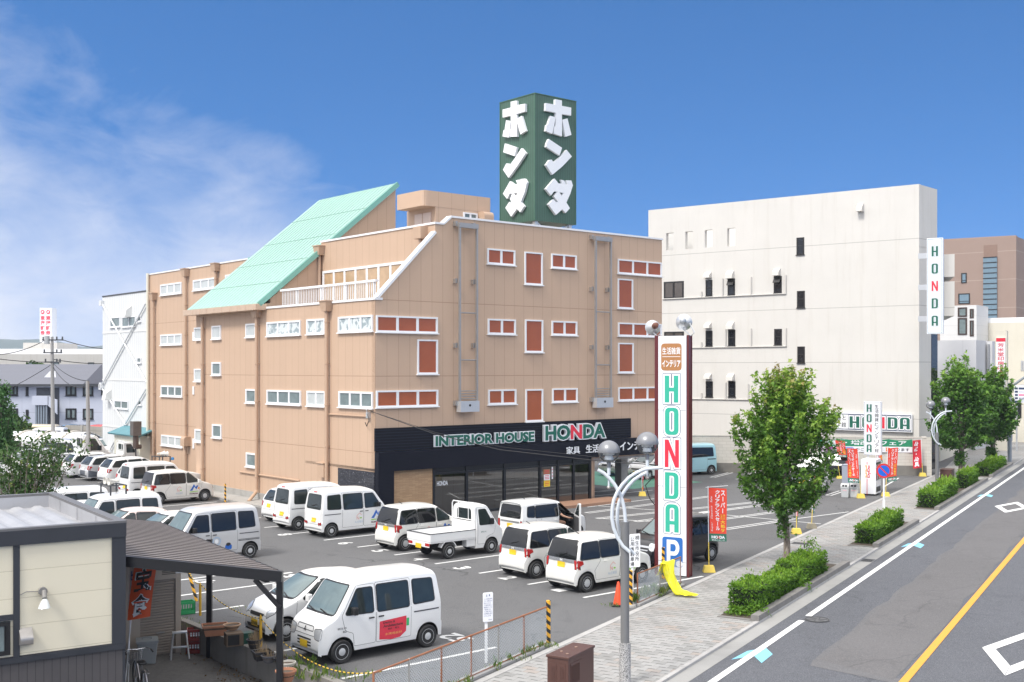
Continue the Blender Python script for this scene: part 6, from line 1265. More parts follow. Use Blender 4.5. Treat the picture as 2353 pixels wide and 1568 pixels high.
# --- flatbed trucks
def make_truck(kind='kei', pnt=pw_):
    root = empty('flatbed_truck', (0,0,0)); big = kind == 'big'; k = 1.45 if big else 1.0
    SPECS['cab'] = dict(W=1.475, belt=1.06, bot=.24, wr=.272, wx=(1.10,-9), tum=.12, rc=.10, cf=.13, cr=.0, fr=.01, pr=.07,
      prof=[(.40,.42),(.40,.6),(.40,1.70),(.46,1.775),(.9,1.775),(1.0,1.70),(1.38,1.06),(1.60,.92),(1.69,.6),(1.69,.34),(1.62,.28)])
    mb = car_body(SPECS['cab']); sk = Skin(mb); b = mb.build('cab', [pnt, under], root, smooth=True)
    def pane(nm, poly, d, gm, r=.05):
        q = MB(); pl = rpoly(poly, r); sk.patch(q, [grow(pl, .018)], d, .006, 1); sk.patch(q, [pl], d, .0105, 0); q.build(nm, [gm, black], b, fix=False, smooth=True)
    pane('windscreen', quad(-.60,1.08,.60,1.08,.54,1.66,-.54,1.66), 'F', cg_screen); pane('rear_window', quad(-.40,1.18,.40,1.18,.40,1.62,-.40,1.62), 'B', cg_mid, .1)
    for d in 'LR':
        sg = 1 if d == 'L' else -1; q = MB(); pl = rpoly([(.80,.40),(.46,.40),(.46,1.70),(.92,1.70),(1.28,1.06),(1.2,.74),(.86,.64)], .04); sk.patch(q, [grow(pl, .008)], d, .0018, 1, 3); sk.patch(q, [pl], d, .0038, 0, 3); q.build('door', [pnt, under], root, fix=False, smooth=True)
        pane('side_window', [(1.14,1.08),(.54,1.08),(.54,1.62),(.86,1.62)], d, cg_mid); p = sk.pt(1.05, 1.2, d, 0); q = MB(); q.box(p.x-.05, p.y+sg*.04, 1.08, p.x+.04, p.y+sg*.18, 1.30); q.build('mirror', black, root, bevel=.02)
        q = MB(); sk.patch(q, [[(sg*a, b_) for a, b_ in rpoly(rect2(.46,.62,.66,.84), .04)]], 'F', .008); q.build('headlight', lamp_clear, root, fix=False)
        for wx in (1.10, -.80): wheel(root, wx, sg*.66, .272, .155, 'steel')
        q = MB(); y = sg*.50; q.box(-1.62, y-.12, .50, -1.58, y+.12, .60); q.build('taillight', lamp_red, root); 
        q = MB(); q.box(-1.60, sg*.70-.015, .66, .36, sg*.70+.015, .93); q.box(-1.61, sg*.70-.02, .92, .37, sg*.70+.02, .945, 1); q.build('side_gate', [pnt, darkgrey], root)
        q = MB(); q.prism([arc(-.80,.30,.36,.36,20,160,10)+arc(-.80,.30,.33,.33,160,20,10)], lambda x, z, dd: (x, dd, z), sg*.58-.1, sg*.58+.1); q.build('mudguard', pnt, root)
    q = MB(); q.box(-1.60, -.70, .60, .36, .70, .66); q.box(-1.5, -.35, .36, .5, -.25, .60, 1); q.box(-1.5, .25, .36, .5, .35, .60, 1); q.box(-1.0, -.6, .25, -.6, .6, .33, 1); q.box(.0, -.66, .34, .38, -.40, .60, 0); q.build('bed', [pnt, under], root)
    q = MB(); q.box(-1.62, -.71, .66, -1.59, .71, .93); q.box(-1.63, -.71, .92, -1.58, .71, .945, 1); q.build('tailgate', [pnt, darkgrey], root)
    q = MB(); q.box(-1.615, -.62, .46, -1.60, .62, .62); q.build('rear_beam', pnt, root); q = MB(); q.box(-1.64, -.165, .40, -1.625, .165, .56); q.build('number_plate', plate_y, root)
    q = MB()
    for y in (-.66, .66): q.tube([(.36, y, .66), (.36, y, 1.78), (.36, y*.9, 1.86)], .022, 6)
    q.tube([(.36, -.6, 1.86), (.36, .6, 1.86)], .022, 6); q.tube([(.36, -.66, 1.25), (.36, .66, 1.25)], .018, 6)
    for y in (-.3, .3): q.tube([(.36, y, 1.25), (.36, y, 1.86)], .016, 6)
    q.build('headboard_rail', pnt, root); q = MB(); q.box(.37, -.66, .66, .395, .66, 1.2); q.build('headboard', pnt, root)
    q = MB(); sk.text(q, '桐生市', .60, .80, .84, .85, 'R', .009, 0, 0); q.build('door_lettering', green_ink, root, fix=False)
    return root
SPECS['truck'] = dict(W=1.475, wx=(1.10,-.80))
tk = make_truck(); put(tk, 'truck', 1033, 1285, 'r', 'a', 'R'); name_it(tk, 'small white flatbed truck with empty bed in the middle of the centre row', 'truck')
tk2 = copy_tree(tk); x, y = WL(w14.location); park(tk2, x+2.6, y+4.4, 'a'); name_it(tk2, 'white pickup behind the estates beside the white warehouse wall', 'truck')
bt = copy_tree(tk); bt.scale = (1.45,1.3,1.35); x, y = LG(130, 1092); park(bt, x+1.16, y+.86, 'a'); name_it(bt, 'larger white truck with a long low bed at the far end of the left row', 'truck')
# --- boxy car with its driver's door open
nb, sk, b = make_car('boxy_kei', 'parked_car', pw_, hole=(.17,1.0,.42,1.55)); x, y = WL(tk.location); x2, y2 = WL(z24.location); park(nb, 1.95, -8.75, 'a'); name_it(nb, 'white boxy car with its door open, ahead of the small flatbed truck')
mb = MB(); a = .62; mb.box(-.55, -a, .40, 1.1, a, .44); mb.box(-.6, -a, .42, -.56, a, 1.5); mb.box(1.1, -a, .42, 1.14, a, 1.05); mb.box(-.55, a, .42, 1.1, a+.03, 1.05); mb.box(.85, -.6, .80, 1.1, .6, 1.02); mb.build('cabin', M('cabin_grey', (.045,.045,.05), .8), nb)
mb = MB(); mb.box(-.02, -.60, .44, .52, -.12, .72); mb.box(-.20, -.60, .66, -.02, -.12, 1.28); mb.build('seat', M('seat_black', (.03,.03,.033), .85), nb, bevel=.05)
mb = MB(); mb.tube([Vector((.66, -.36+.18*math.cos(t_), 1.02+.18*math.sin(t_))) for t_ in [2*math.pi*i/16 for i in range(16)]], .018, 6, closed=True); mb.build('steering_wheel', black, nb)
od = MB(); pl = rpoly([(0,.34),(-.78,.34),(-.78,1.56),(-.58,1.56),(-.02,1.08)], .04); hd_ = math.radians(62)
T_ = lambda x, z, d: (.98+x*math.cos(hd_)+d*math.sin(hd_), -.72+x*math.sin(hd_)-d*math.cos(hd_), z)
od.prism([pl], T_, 0, .07); dr = od.build('door', pw_, nb, bevel=.01); od = MB(); od.prism([rpoly([(-.12,1.10),(-.72,1.08),(-.72,1.50),(-.58,1.50)], .03)], T_, -.006, .076); od.build('side_window', cg_mid, dr); od = MB(); od.prism([rpoly(rect2(-.72,.42,-.08,1.02), .05)], T_, -.03, -.002); od.build('door_lining', M('lining_dark', (.05,.05,.055), .8), dr)
od = MB(); c_ = T_(-.06, 1.10, .12); od.box(c_[0]-.06, c_[1]-.09, 1.03, c_[0]+.06, c_[1]+.09, 1.22); od.build('mirror', pw_, dr, bevel=.03)
# --- more along the store front and the far side of the lot
bk_, sk, b = make_car('kei_wagon', 'parked_car', pblk); put(bk_, 'kei_wagon', 1636, 1290, 'r', '-a', 'L'); name_it(bk_, 'black wagon parked behind the white pylon sign')
q = MB(); sk.patch(q, [rect2(-.55,.70,.55,.76)], 'F', .014); sk.patch(q, [rect2(-.4,.60,.4,.64)], 'F', .014); q.build('chrome_grille', chrome, bk_, fix=False)
es, sk, b = make_car('estate_car', 'parked_car', psil, style='spoke', side_glass=cg_dark); es.scale = (1.10,1.08,1.0); p = G(1440, 1094); es.location = p+Vector((.5,1.6,0)); es.rotation_euler.z = R(222); name_it(es, 'silver estate facing us on the green bay beside the black shop front')
c28, sk, b = make_car('hatchback', 'parked_car', pw_); p = G(1500, 1103); c28.location = p+Vector((.1,1.5,0)); c28.rotation_euler.z = R(228); name_it(c28, 'white car nosing out from behind the left edge of the pylon sign')
lb, sk, b = make_car('tall_van', 'parked_van', pblue); put(lb, 'tall_van', 1635, 1091, 'r', None, 'L', R(205)); name_it(lb, 'pale blue boxy van by the block wall, right of the pylon sign', 'van')
c30, sk, b = make_car('hatchback', 'parked_car', pcr); p = G(1745, 1104); c30.location = p+Vector((.6,1.4,0)); c30.rotation_euler.z = R(62); name_it(c30, 'white rounded car tail on at the block wall, left of the tree crown')
c31, sk, b = make_car('suv', 'parked_car', pblk); p = G(1922, 1098); c31.location = p+Vector((.9,1.9,0)); c31.rotation_euler.z = R(64); name_it(c31, 'black car tail on beside the block wall, behind the leaning red flags')
c33 = copy_tree(c30); p = G(1862, 1100); c33.location = p+Vector((.9,1.6,0)); c33.rotation_euler.z = R(64); name_it(c33, 'white car glimpsed through leaves behind the nearest tree')
c32, sk, b = make_car('kei_wagon', 'parked_car', pw_); p = G(1845, 1142); c32.location = p+Vector((.7,1.5,0)); c32.rotation_euler.z = R(63); name_it(c32, 'white car tail on just behind the street tree trunk')
c34 = copy_tree(es); c34.scale = (1,1,1); p = G(1385, 1062); c34.location = p+Vector((-1,2,0)); c34.rotation_euler.z = R(40); name_it(c34, 'dark shaded car deep behind the open ground floor of the store')
# --- far left, beyond the parking shelter
FARG = 'cars parked in front of the apartment house'
def far(kind, nm, pnt, u, v_roof, d, rot, label, cat='car', src=None):
    o = copy_tree(src) if src else make_car(kind, nm, pnt, 0)[0]; d = (H-.03-max(p[1] for p in SPECS[kind]['prof']))*F/(v_roof-VH); k = (u-UC)/F; o.location = (k*d, d, 0); o.rotation_euler.z = R(rot); name_it(o, label, cat, FARG); return o
far('suv', 'parked_car', pred, 20, 978, 90, 5, 'bright red car at the left edge of the photo below the green tree')
far('one_box', 'parked_van', pcream, 76, 975, 88, 185, 'cream van beside the bright red car in the far row', 'van')
far('tall_van', 'parked_van', paint('white_van_far', (.78,.78,.78)), 104, 982, 82, 185, 'small white van with blue tail in front of the cream van', 'van')
far('estate_car', 'parked_car', pdb, 160, 975, 92, 140, 'pale blue saloon between the two utility poles')
far('estate_car', 'parked_car', paint('pearl_grey', (.55,.56,.58), .2), 182, 985, 88, 130, 'pale grey car in front of the pale blue saloon')
far('suv', 'parked_car', pblk, 198, 976, 92, 10, 'black car left of the thin grey utility pole'); far('suv', 'parked_car', pred, 222, 975, 92, 150, 'dark red car over the block wall beside the white warehouse')
fs1 = far('one_box', 'parked_van', psil, 163, 1008, 58, -25, 'silver van with sloping nose beside the leafy bush', 'van'); fs1.location.z = 0
NEARG = 'cars parked beyond the far left row'
k1 = far('hatchback', 'parked_car', pw_, 208, 1020, 58, -35, 'white hatchback next to the silver van, beside the warehouse', src=c18); k1.location.z = 0
k2 = far('estate_car', 'parked_car', pw_, 226, 1008, 64, -30, 'white car half hidden by the corner of the white warehouse', src=w14); k2.location.z = 0
k3 = far('estate_car', 'parked_car', pw_, 40, 1040, 55, -25, 'white saloon seen through the leaves of the bush', src=w14); k3.location.z = 0
k4 = far('estate_car', 'parked_car', psil, 110, 1030, 56, -25, 'pale blue silver car behind the branches of the bush', src=w13); k4.location.z = 0
k5 = far('hatchback', 'parked_car', pw_, 215, 1000, 72, -30, 'white car under the end of the barrel roofed shelter', src=c18); k5.location.z = 0
for o_ in list(sc.objects):
    if 'kind_' in o_: del o_['kind_']
# ------------------------------------------------------------------ foreground house, carport and yard
k_ = (283-UC)/F; PH = Vector((k_*23.5, 23.5, -.55)); RH = R(34); HX = Vector((math.cos(RH), math.sin(RH))); HY = Vector((-HX.y, HX.x))
hw = Wall(PH, HX); hs = Wall(PH, HY); house = empty('cream_house', PH, RH, 'low cream panelled house with charcoal trim and parapet roof in the left foreground', 'house')
Zh = lambda u, v: hw.uv(u, v)[1]+.55
Xh = lambda u, v: hw.uv(u, v)[0]
zt_ = Zh(283, 1201); zb_ = Zh(283, 1233); zc0 = Zh(270, 1477); zc1 = Zh(270, 1490); dY, _ = hs.uv(122, 1118); XL = -9
m_cream = panel_mat('cream_board', (.74,.68,.53), 2, (zb_-zc0)/4.0, [], (.72,.70,.66), .014, .75, .04); m_char = M('charcoal_trim', (.033,.036,.044), .5, .15, 3, dirt=.2); m_wood = panel_mat('grey_stained_boards', (.085,.078,.08), 0, .155, [], (.35,)*3, .012, .75, .3, .22)
mb = MB(); mb.box(XL, 0, zc0, 0, dY, zt_-.58); mb.box(XL, 0, zt_-.58, -.145, .115, zt_-.02); mb.box(XL, dY-.105, zt_-.58, -.145, dY, zt_-.02); mb.box(-.105, 0, zt_-.58, 0, dY, zt_-.02); mb.build('wall', m_cream, house); mb = MB(); mb.box(XL, .01, 0, -.01, dY, zc0-.001); mb.build('wainscot', m_wood, house)
def trim(x0, x1, z0, z1, nm='trim', d=.035): mb = MB(); mb.box(x0, -d, z0, x1, .01, z1); mb.build(nm, m_char, house)
trim(XL, .05, zb_, zt_, 'fascia', .06); trim(-(.05)-.18, .045, zc0-.02, zb_-.003, 'corner_board'); trim(Xh(30,1400), Xh(45,1400), zc0-.02, zb_-.003); trim(XL, .045, zc1-.02, zc0-.023)
trim(XL, Xh(30,1400)-.003, Zh(15,1426), Zh(15,1413)); mb = MB(); mb.box(-.01, 0, 0, .045, dY, zt_); mb.build('side_cladding', m_char, house)
x1 = Xh(29,1450); add_window(lambda t, o, z: (t, -o, z), house, x1-2.2, x1-.05, zc0+.05, Zh(15, 1428), 2, black, g_grey, .08, .06, False)
m_sheet = M('galvanised_sheet', (.44,.44,.455), .42, .10, 1.2, metal=.35, dirt=.35, streak=.2); m_cop = M('coping_taupe', (.17,.165,.165), .45, .1, 2, metal=.3)
mb = MB()
for a in ((XL,-.05,.06,.13),(-.14,.13,.06,dY+.05),(XL,dY-.13,-.14,dY+.05)): mb.box(a[0], a[1], zt_-.015, a[2], a[3], zt_+.045)
mb.build('coping', m_cop, house)
mb = MB(); hP = .32; mb.box(XL, .12, zt_-hP, -.12, dY-.12, zt_-hP+.02)
mb.box(-.14, .12, zt_-hP, -.11, dY-.12, zt_-.016); mb.box(XL, dY-.14, zt_-hP, -.14, dY-.11, zt_-.016); y = .9
for y in (1.6, 3.3, 5.0): mb.box(-.155, y, zt_-hP, -.12, y+.02, zt_-.02)
inn = mb.build('parapet_lining', m_sheet, house); mb = MB(); x = -.45
while x > XL: mb.prism([[(x-.20,zt_-hP+.02),(x-.06,zt_-hP+.09),(x+.06,zt_-hP+.09),(x+.20,zt_-hP+.02)]], lambda a, c, d: (a, d, c), .35, dY-.35); x -= .48
o = mb.build('roof_sheet', m_sheet, house); mb = MB(); x = -.45
mb = MB(); a, b_ = Xh(97, 1360), Zh(97, 1358); mb.tube([(a, -.02, b_), (a, -.09, b_)], .085, 12); mb.tube([(a+.02, -.08, b_), (a+.0, -.22, b_-.12)], .05, 10); mb.lathe([(.04,0),(.075,-.05),(.12,-.17),(.10,-.18),(.001,-.14)], 14, lambda x, y, z: (a+x+z*.12, -.24+y+z*.25, b_-.12+z), 1)
mb.tube([(a-.05, -.03, b_), (a-.3, -.03, b_+.02), (Xh(46, 1370), -.03, b_-.03)], .008, 5); mb.build('floodlight', [M('lamp_grey', (.22,.21,.20), .45), M('lamp_glass', (.60,.62,.60), .2)], house, smooth=True)
a, b_ = Xh(57, 1465), Zh(57, 1462); mb = MB(); mb.prism([rpoly([(0,-.15),(.16,-.15),(.18,.0),(0,.17)], [.01,.03,.12,.01], 5)], lambda o, z, d: (d, -o, b_+z), a-.11, a+.13); mb.build('vent_hood', steel, house, bevel=.015)
# carport
A3 = AT(643, 1313, 23.6); A3.z = AT(643, 1313, 23.6).z; N3 = AT(285, 1278, 23.75); B3 = AT(364, 1200, 31.2); B3.z = A3.z; d3 = (B3-A3)
cp = empty('carport', (A3.x, A3.y, -.55), 0, 'brown ribbed carport roof on black posts attached to the cream house', 'carport'); o3 = Vector((A3.x, A3.y, -.55)); n_ = N3-A3; up = Vector((0,0,1))
m_cpr = M('taupe_roof_sheet', (.25,.22,.21), .5, .1, 2, dirt=.15); mb = MB(); P_ = lambda s_, t_, z=0: A3-o3+n_*s_+d3*t_+up*z
vs = [P_(s_, t_, z) for z in (0, -.05) for s_, t_ in ((0,0),(1.25,0),(1.25,1),(0,1))]; mb.add(vs, [(0,1,2,3),(4,5,6,7),(0,1,5,4),(1,2,6,5),(2,3,7,6),(3,0,4,7)]); rf_ = mb.build('roof', m_cpr, cp); mb = MB()
for i in range(27): t_ = (i+.3)/27; mb.bar(P_(.0, t_, .02), P_(1.2, t_, .004), .03, .012)
mb.build('ribs', M('roof_rib_dark', (.035,.03,.03), .5), rf_)
m_blk2 = M('black_powder_coat', (.011,.011,.013), .4, .1); mb = MB(); mb.bar(P_(-.01, -.005, -.10), P_(1.0, -.005, -.10), .10, .22); mb.bar(P_(0, 0, -.06), P_(0, 1, -.06), .10, .12); mb.bar(P_(.06, .02, -.2), P_(.06, .9, -.2), .1, .16); mb.build('beam', m_blk2, cp)
pb = G(481, 1511, -.55); 
for px_, py_, top in ((A3.x-.02, A3.y+.1, A3.z-.03), (pb.x, pb.y, A3.z-.08)): mb = MB(); mb.box(px_-o3.x-.065, py_-o3.y-.065, 0, px_-o3.x+.065, py_-o3.y+.065, top+.55); mb.build('post', m_blk2, cp, bevel=.008)
mb = MB(); mb.bar(P_(0, .0, -.75), P_(.16, .0, -.22), .07, .09); mb.build('brace', m_blk2, cp)
# retaining wall
rw_ = empty('retaining_wall', LW(-14.45, -23.3, -.6), ROT_A, 'low weathered concrete wall between the gravel yard and the parking lot', 'wall'); mb = MB(); mb.box(-.20, 0, 0, 0, 25, .70)
mb.build('concrete_wall', M('aged_concrete', (.24,.225,.205), .9, .2, 1.6, bump=.4, dirt=.5, streak=.6), rw_)
# garden shed with roller shutter
sb = G(415, 1499, -.55); RS = RH; shd = empty('storage_shed', sb, RS, 'beige steel storage shed with roller shutter under the carport', 'shed'); S2 = Wall(sb, HX); xl = S2.uv(322, 1480)[0]; zt2 = S2.uv(405, 1292)[1]+.55; zs2 = S2.uv(395, 1330)[1]+.55
m_shed = M('shed_beige', (.42,.36,.30), .5, .06, 2, dirt=.2); mb = MB(); mb.box(xl-.4, .06, 0, 0, 1.4, zt2); mb.box(xl-.4, 0, 0, xl, .06, zt2); mb.box(-.13, 0, 0, .01, .06, zt2); mb.box(xl, 0, zs2, -.13, .06, zt2); mb.box(xl-.45, -.08, zt2, .06, 1.45, zt2+.06); mb.build('shell', m_shed, shd)
mb = MB(); z = .03; nsl = 27
for i in range(nsl): h = (zs2-.03)/nsl; mb.prism([[(0,z),(-.018,z+h*.2),(-.018,z+h*.7),(0,z+h*.95)]], lambda y, zz, d: (d, .045+y, zz), xl+.01, -.14); z += h
mb.build('roller_shutter', M('shutter_taupe', (.30,.255,.215), .45, .08, 3), shd); mb = MB(); mb.box(xl*.5-.1, .0, .55, xl*.5+.1, .02, .58); mb.build('handle', steel, shd)
mb = MB(); t0, z1 = S2.uv(408, 1304); mb.box(t0-.05, -.012, z1+.4, t0+.16, -.002, z1+.56); mb.build('maker_label', [signwhite], shd)
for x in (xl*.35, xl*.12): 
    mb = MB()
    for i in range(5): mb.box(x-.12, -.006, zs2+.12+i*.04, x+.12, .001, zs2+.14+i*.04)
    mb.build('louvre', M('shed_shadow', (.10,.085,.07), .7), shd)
# nobori banners leaning inside the carport
def banner_text(mb, w_, h_, rows, mir=False, off=.006, T=None):
    for s, x0, y0, x1, y1, mi, vert, bold in rows:
        if mir: x0, x1 = 1-x1, 1-x0
        TT = (lambda x, y: T(w_-x, y, off)) if mir else (lambda x, y: T(x, y, off))
        if mir: a, b_ = (1-x1)*w_, (1-x0)*w_
        else: a, b_ = x0*w_, x1*w_
        (text_down if vert else text_fit)(mb, s, a, y0*h_, b_, y1*h_, TT, mi, bold)
k1 = AT(318, 1420, 25.6); e = empty('orange_banner', (k1.x, k1.y, -.55), R(10), 'orange hanging banner with big black white edged kanji under the carport', 'banner'); W_, H_ = .50, 1.50; zb0 = .55+k1.z
lean = lambda x, y, d=0: (-.25+x+.20*(y/H_)**1.3+.02, -.05-d-.06*math.sin(x*5), zb0+y+.08*(x/W_)-.04)
mb = MB(); n = 14
for i in range(n):
    for j in range(4): x0, x1, y0, y1 = W_*j/4, W_*(j+1)/4, H_*i/n, H_*(i+1)/n; mb.add([lean(x0,y0), lean(x1,y0), lean(x1,y1), lean(x0,y1)], [(0,1,2,3)])
cl = mb.build('cloth', M('banner_orange_red', (.72,.10,.025), .6, .1, 3), e, smooth=True, fix=False); mb = MB()
mb.flat([rect2(.03,1.18,.40,1.48)], lambda x, y: lean(x, y, .006), 1); text_fit(mb, '習', .10, 1.24, .32, 1.44, lambda x, y: lean(x, y, .012), 0, .02)
for s, y0, y1 in (('宝', .60, 1.14), ('食', .05, .57)): text_fit(mb, s, .05, y0, .45, y1, lambda x, y: lean(x, y, .008), 0, .055); text_fit(mb, s, .075, y0+.02, .425, y1-.02, lambda x, y: lean(x, y, .014), 1, .025)
mb.build('lettering', [signwhite, black_ink], cl, fix=False); mb = MB(); mb.tube([(-.30,0,0), (-.02,0,zb0+H_+.1)], .014, 6); mb.build('pole', signwhite, e)
k1 = AT(294, 1400, 25.9); e = empty('blue_white_banner', (k1.x, k1.y, -.55), R(10), 'white hanging banner with blue and red writing beside the orange banner', 'banner'); zb1 = .55+k1.z; mb = MB()
T_ = lambda x, y, d=0: (x+.06*y, -d-.04*math.sin(x*7), zb1+y); mb.flat([rect2(0,0,.30,1.25)], T_); cl = mb.build('cloth', signwhite, e, fix=False); mb = MB(); text_down(mb, 'ビール', .02, .1, .13, .9, lambda x, y: T_(x, y, .01), 0, .03); text_down(mb, 'スーパー', .16, .3, .28, 1.2, lambda x, y: T_(x, y, .01), 1, .03); mb.build('lettering', [blue_ink, M('ink_salmon', (.75,.25,.12))], cl, fix=False); mb = MB(); mb.tube([(.0,.02,0),(.08,.02,zb1+1.3)], .014, 6); mb.build('pole', signwhite, e)
# things in the yard
def at_yard(u, v, z=-.55): return G(u, v, z)
p = at_yard(338, 1523); e = empty('dustbin', p, R(20), 'grey lidded plastic dustbin in front of the shed shutter', 'bin'); mb = MB(); a, b_ = .19, .24
mb.add([(-a,-a,0),(a,-a,0),(a,a,0),(-a,a,0),(-b_,-b_,.52),(b_,-b_,.52),(b_,b_,.52),(-b_,b_,.52)], [(0,1,2,3),(4,5,6,7),(0,1,5,4),(1,2,6,5),(2,3,7,6),(3,0,4,7)]); m_bin = M('bin_grey', (.30,.32,.33), .5, .06); mb.build('bucket', m_bin, e, bevel=.02); mb = MB(); mb.box(-.26,-.26,.525,.26,.26,.58); mb.tube([(-.1,0,.58),(-.1,0,.63),(.1,0,.63),(.1,0,.58)], .015, 6); mb.build('lid', m_bin, e, bevel=.02)
p = at_yard(413, 1511); e = empty('step_ladder', p, R(18), 'small aluminium folding step ladder in the yard', 'step ladder')
for sx in (-.19, .19):
    mb = MB(); mb.bar((sx*1.15,-.24,0),(sx*.8,-.04,.62), .03, .05); mb.build('front_leg', alu, e); mb = MB(); mb.bar((sx*1.15,.24,0),(sx*.8,.04,.62), .03, .04); mb.build('rear_leg', alu, e)
for z, y, n_m in ((.28,-.15,'tread'),(.62,0,'top_step')): mb = MB(); mb.box(-.18,y-.09 if z > .5 else y-.05,z,.18,y+.09 if z > .5 else y+.05,z+.03); mb.build(n_m, alu, e)
def crate(p, rz, mat, label, nm='crate', h=.30, w_=.42, d=.32, mark=True):
    e = empty(nm, p, rz, label, 'crate'); mb = MB()
    for (x0,y0,x1,y1) in ((-w_/2,-d/2,w_/2,-d/2+.02),(-w_/2,d/2-.02,w_/2,d/2),(-w_/2,-d/2,-w_/2+.02,d/2),(w_/2-.02,-d/2,w_/2,d/2)):
        mb.box(x0,y0,0,x1,y1,h*.30); mb.box(x0,y0,h*.82,x1,y1,h); 
        n = 6
        for i in range(n+1): t_ = i/n; cx, cy = x0+(x1-x0)*t_, y0+(y1-y0)*t_; sx, sy = (.012, .0) if abs(x1-x0) > abs(y1-y0) else (0, .012); mb.box(max(x0,cx-sx) if sx else x0, max(y0,cy-sy) if sy else y0, h*.30, min(x1,cx+sx) if sx else x1, min(y1,cy+sy) if sy else y1, h*.82)
    mb.box(-w_/2,-d/2,0,w_/2,d/2,.02); mb.build('shell', mat, e)
    if mark:
        mb = MB()
        for i in range(4): mb.box(-.12+i*.065,-d/2-.004,h*.45,-.08+i*.065,-d/2-.001,h*.62); mb.box(-.12+i*.065,-d/2-.004,h*.66,-.08+i*.065,-d/2-.001,h*.76)
        mb.build('marking', signwhite, e)
m_rc = M('crate_red', (.26,.03,.022), .5, .15, 5, dirt=.3); p = at_yard(448, 1499); crate(p, R(10), m_rc, 'dark red bottle crate on the ground, lower of two by the wall'); crate(p+Vector((.01,.01,.305)), R(13), m_rc, 'dark red bottle crate with white marks, upper of two by the wall')
crate(G(428, 1410, .0), R(30), M('crate_green', (.03,.34,.12), .5, .1), 'bright green plastic crate at the edge of the parking lot', h=.34, mark=False)
def pot(u, v, r, h, mat, label, z=.10, square=None, soil=True, dry=0, lip=1.08):
    p = G(u, v, z); e = empty('plant_pot', p, R(rnd.uniform(0, 50)), label, 'pot'); mb = MB()
    if square: a, b_ = square; q = .8; mb.add([(-a*q,-b_*q,0),(a*q,-b_*q,0),(a*q,b_*q,0),(-a*q,b_*q,0),(-a,-b_,h),(a,-b_,h),(a,b_,h),(-a,b_,h)], [(0,1,2,3),(0,1,5,4),(1,2,6,5),(2,3,7,6),(3,0,4,7)]); mb.box(-a-.015,-b_-.015,h-.04,a+.015,-b_+.01,h); mb.box(-a-.015,b_-.01,h-.04,a+.015,b_+.015,h); mb.box(-a-.015,-b_,h-.04,-a+.01,b_,h); mb.box(a-.01,-b_,h-.04,a+.015,b_,h)
    else: mb.lathe([(r*.62,0),(r*.7,h*.12),(r*.97,h*.85),(r*lip,h*.87),(r*lip,h),(r*.93,h),(r*.88,h*.80)], 22)
    mb.build('vessel', mat, e, smooth=not square)
    if soil: mb = MB(); (mb.box(-square[0]+.01,-square[1]+.01,h*.6,square[0]-.01,square[1]-.01,h*.82) if square else mb.lathe([(r*.88,h*.5),(r*.89,h*.80),(.001,h*.84)], 16)); mb.build('soil', M('potting_soil', (.10,.075,.055), .95, .3, 12), e)
    if dry:
        mb = MB(); rg = random.Random(int(u))
        for i in range(dry): a, l = rg.uniform(0, 6.28), rg.uniform(.12, .34); q = Vector((math.cos(a)*r*rg.uniform(0,.7), math.sin(a)*r*rg.uniform(0,.7), h*.8)); t_ = q+Vector((math.cos(a)*rg.uniform(.02,.14), math.sin(a)*rg.uniform(.02,.14), l)); w_ = Vector((-math.sin(a), math.cos(a), 0))*.004; mb.add([q-w_, q+w_, t_], [(0,1,2)])
        mb.build('dry_grass', M('straw', (.36,.26,.15), .8, .25, 9), e, fix=False)
terra = M('terracotta', (.42,.19,.11), .75, .15, 5, dirt=.25); blackpot = M('black_pot', (.022,.022,.025), .5, .2)
pot(494, 1459, .2, .26, terra, 'pinkish terracotta trough on the concrete wall beside the carport post', square=(.30,.20)); 
p = G(537, 1482, .1); e = tag(empty('wooden_box', p, R(25)), 'old weathered wooden box on the concrete wall', 'box'); mb = MB(); mb.box(-.2,-.17,0,.2,.17,.30); mb.box(-.17,-.18,.03,.10,-.171,.27,1); mb.build('box_shell', [M('old_wood', (.13,.09,.06), .8, .3, 4), under], e)
pot(533, 1447, .20, .13, M('tan_glaze', (.45,.27,.16), .5, .1), 'shallow tan bowl standing on top of the old wooden box', z=.40)
pot(585, 1490, .18, .22, blackpot, 'black pot with a tuft of dry grass on the concrete wall', dry=120); pot(603, 1516, .2, .2, blackpot, 'black square tub of dry twigs on the wall', square=(.2,.16), dry=70); pot(618, 1522, .17, .16, M('grey_pot', (.11,.11,.12), .6), 'small dark grey round pot by the carport post', dry=40); pot(645, 1528, .15, .16, blackpot, 'black pot with pale dry stalks behind the carport post', dry=110)
pot(661, 1541, .17, .19, M('cream_glaze', (.62,.58,.50), .4, .08), 'cream glazed pot right of the carport post'); pot(657, 1566, .21, .24, terra, 'largest terracotta pot at the foot of the carport post')
p = G(566, 1478, .1); tag(crate.__globals__['empty']('green_box', p, R(30)), 'dark green plastic box between the wooden box and black pots', 'box'); e = bpy.data.objects['green_box']; mb = MB(); mb.box(-.13,-.1,0,.13,.1,.22); mb.box(-.14,-.11,.22,.14,.11,.26); mb.build('tub', M('dark_green_plastic', (.012,.07,.05), .5), e)
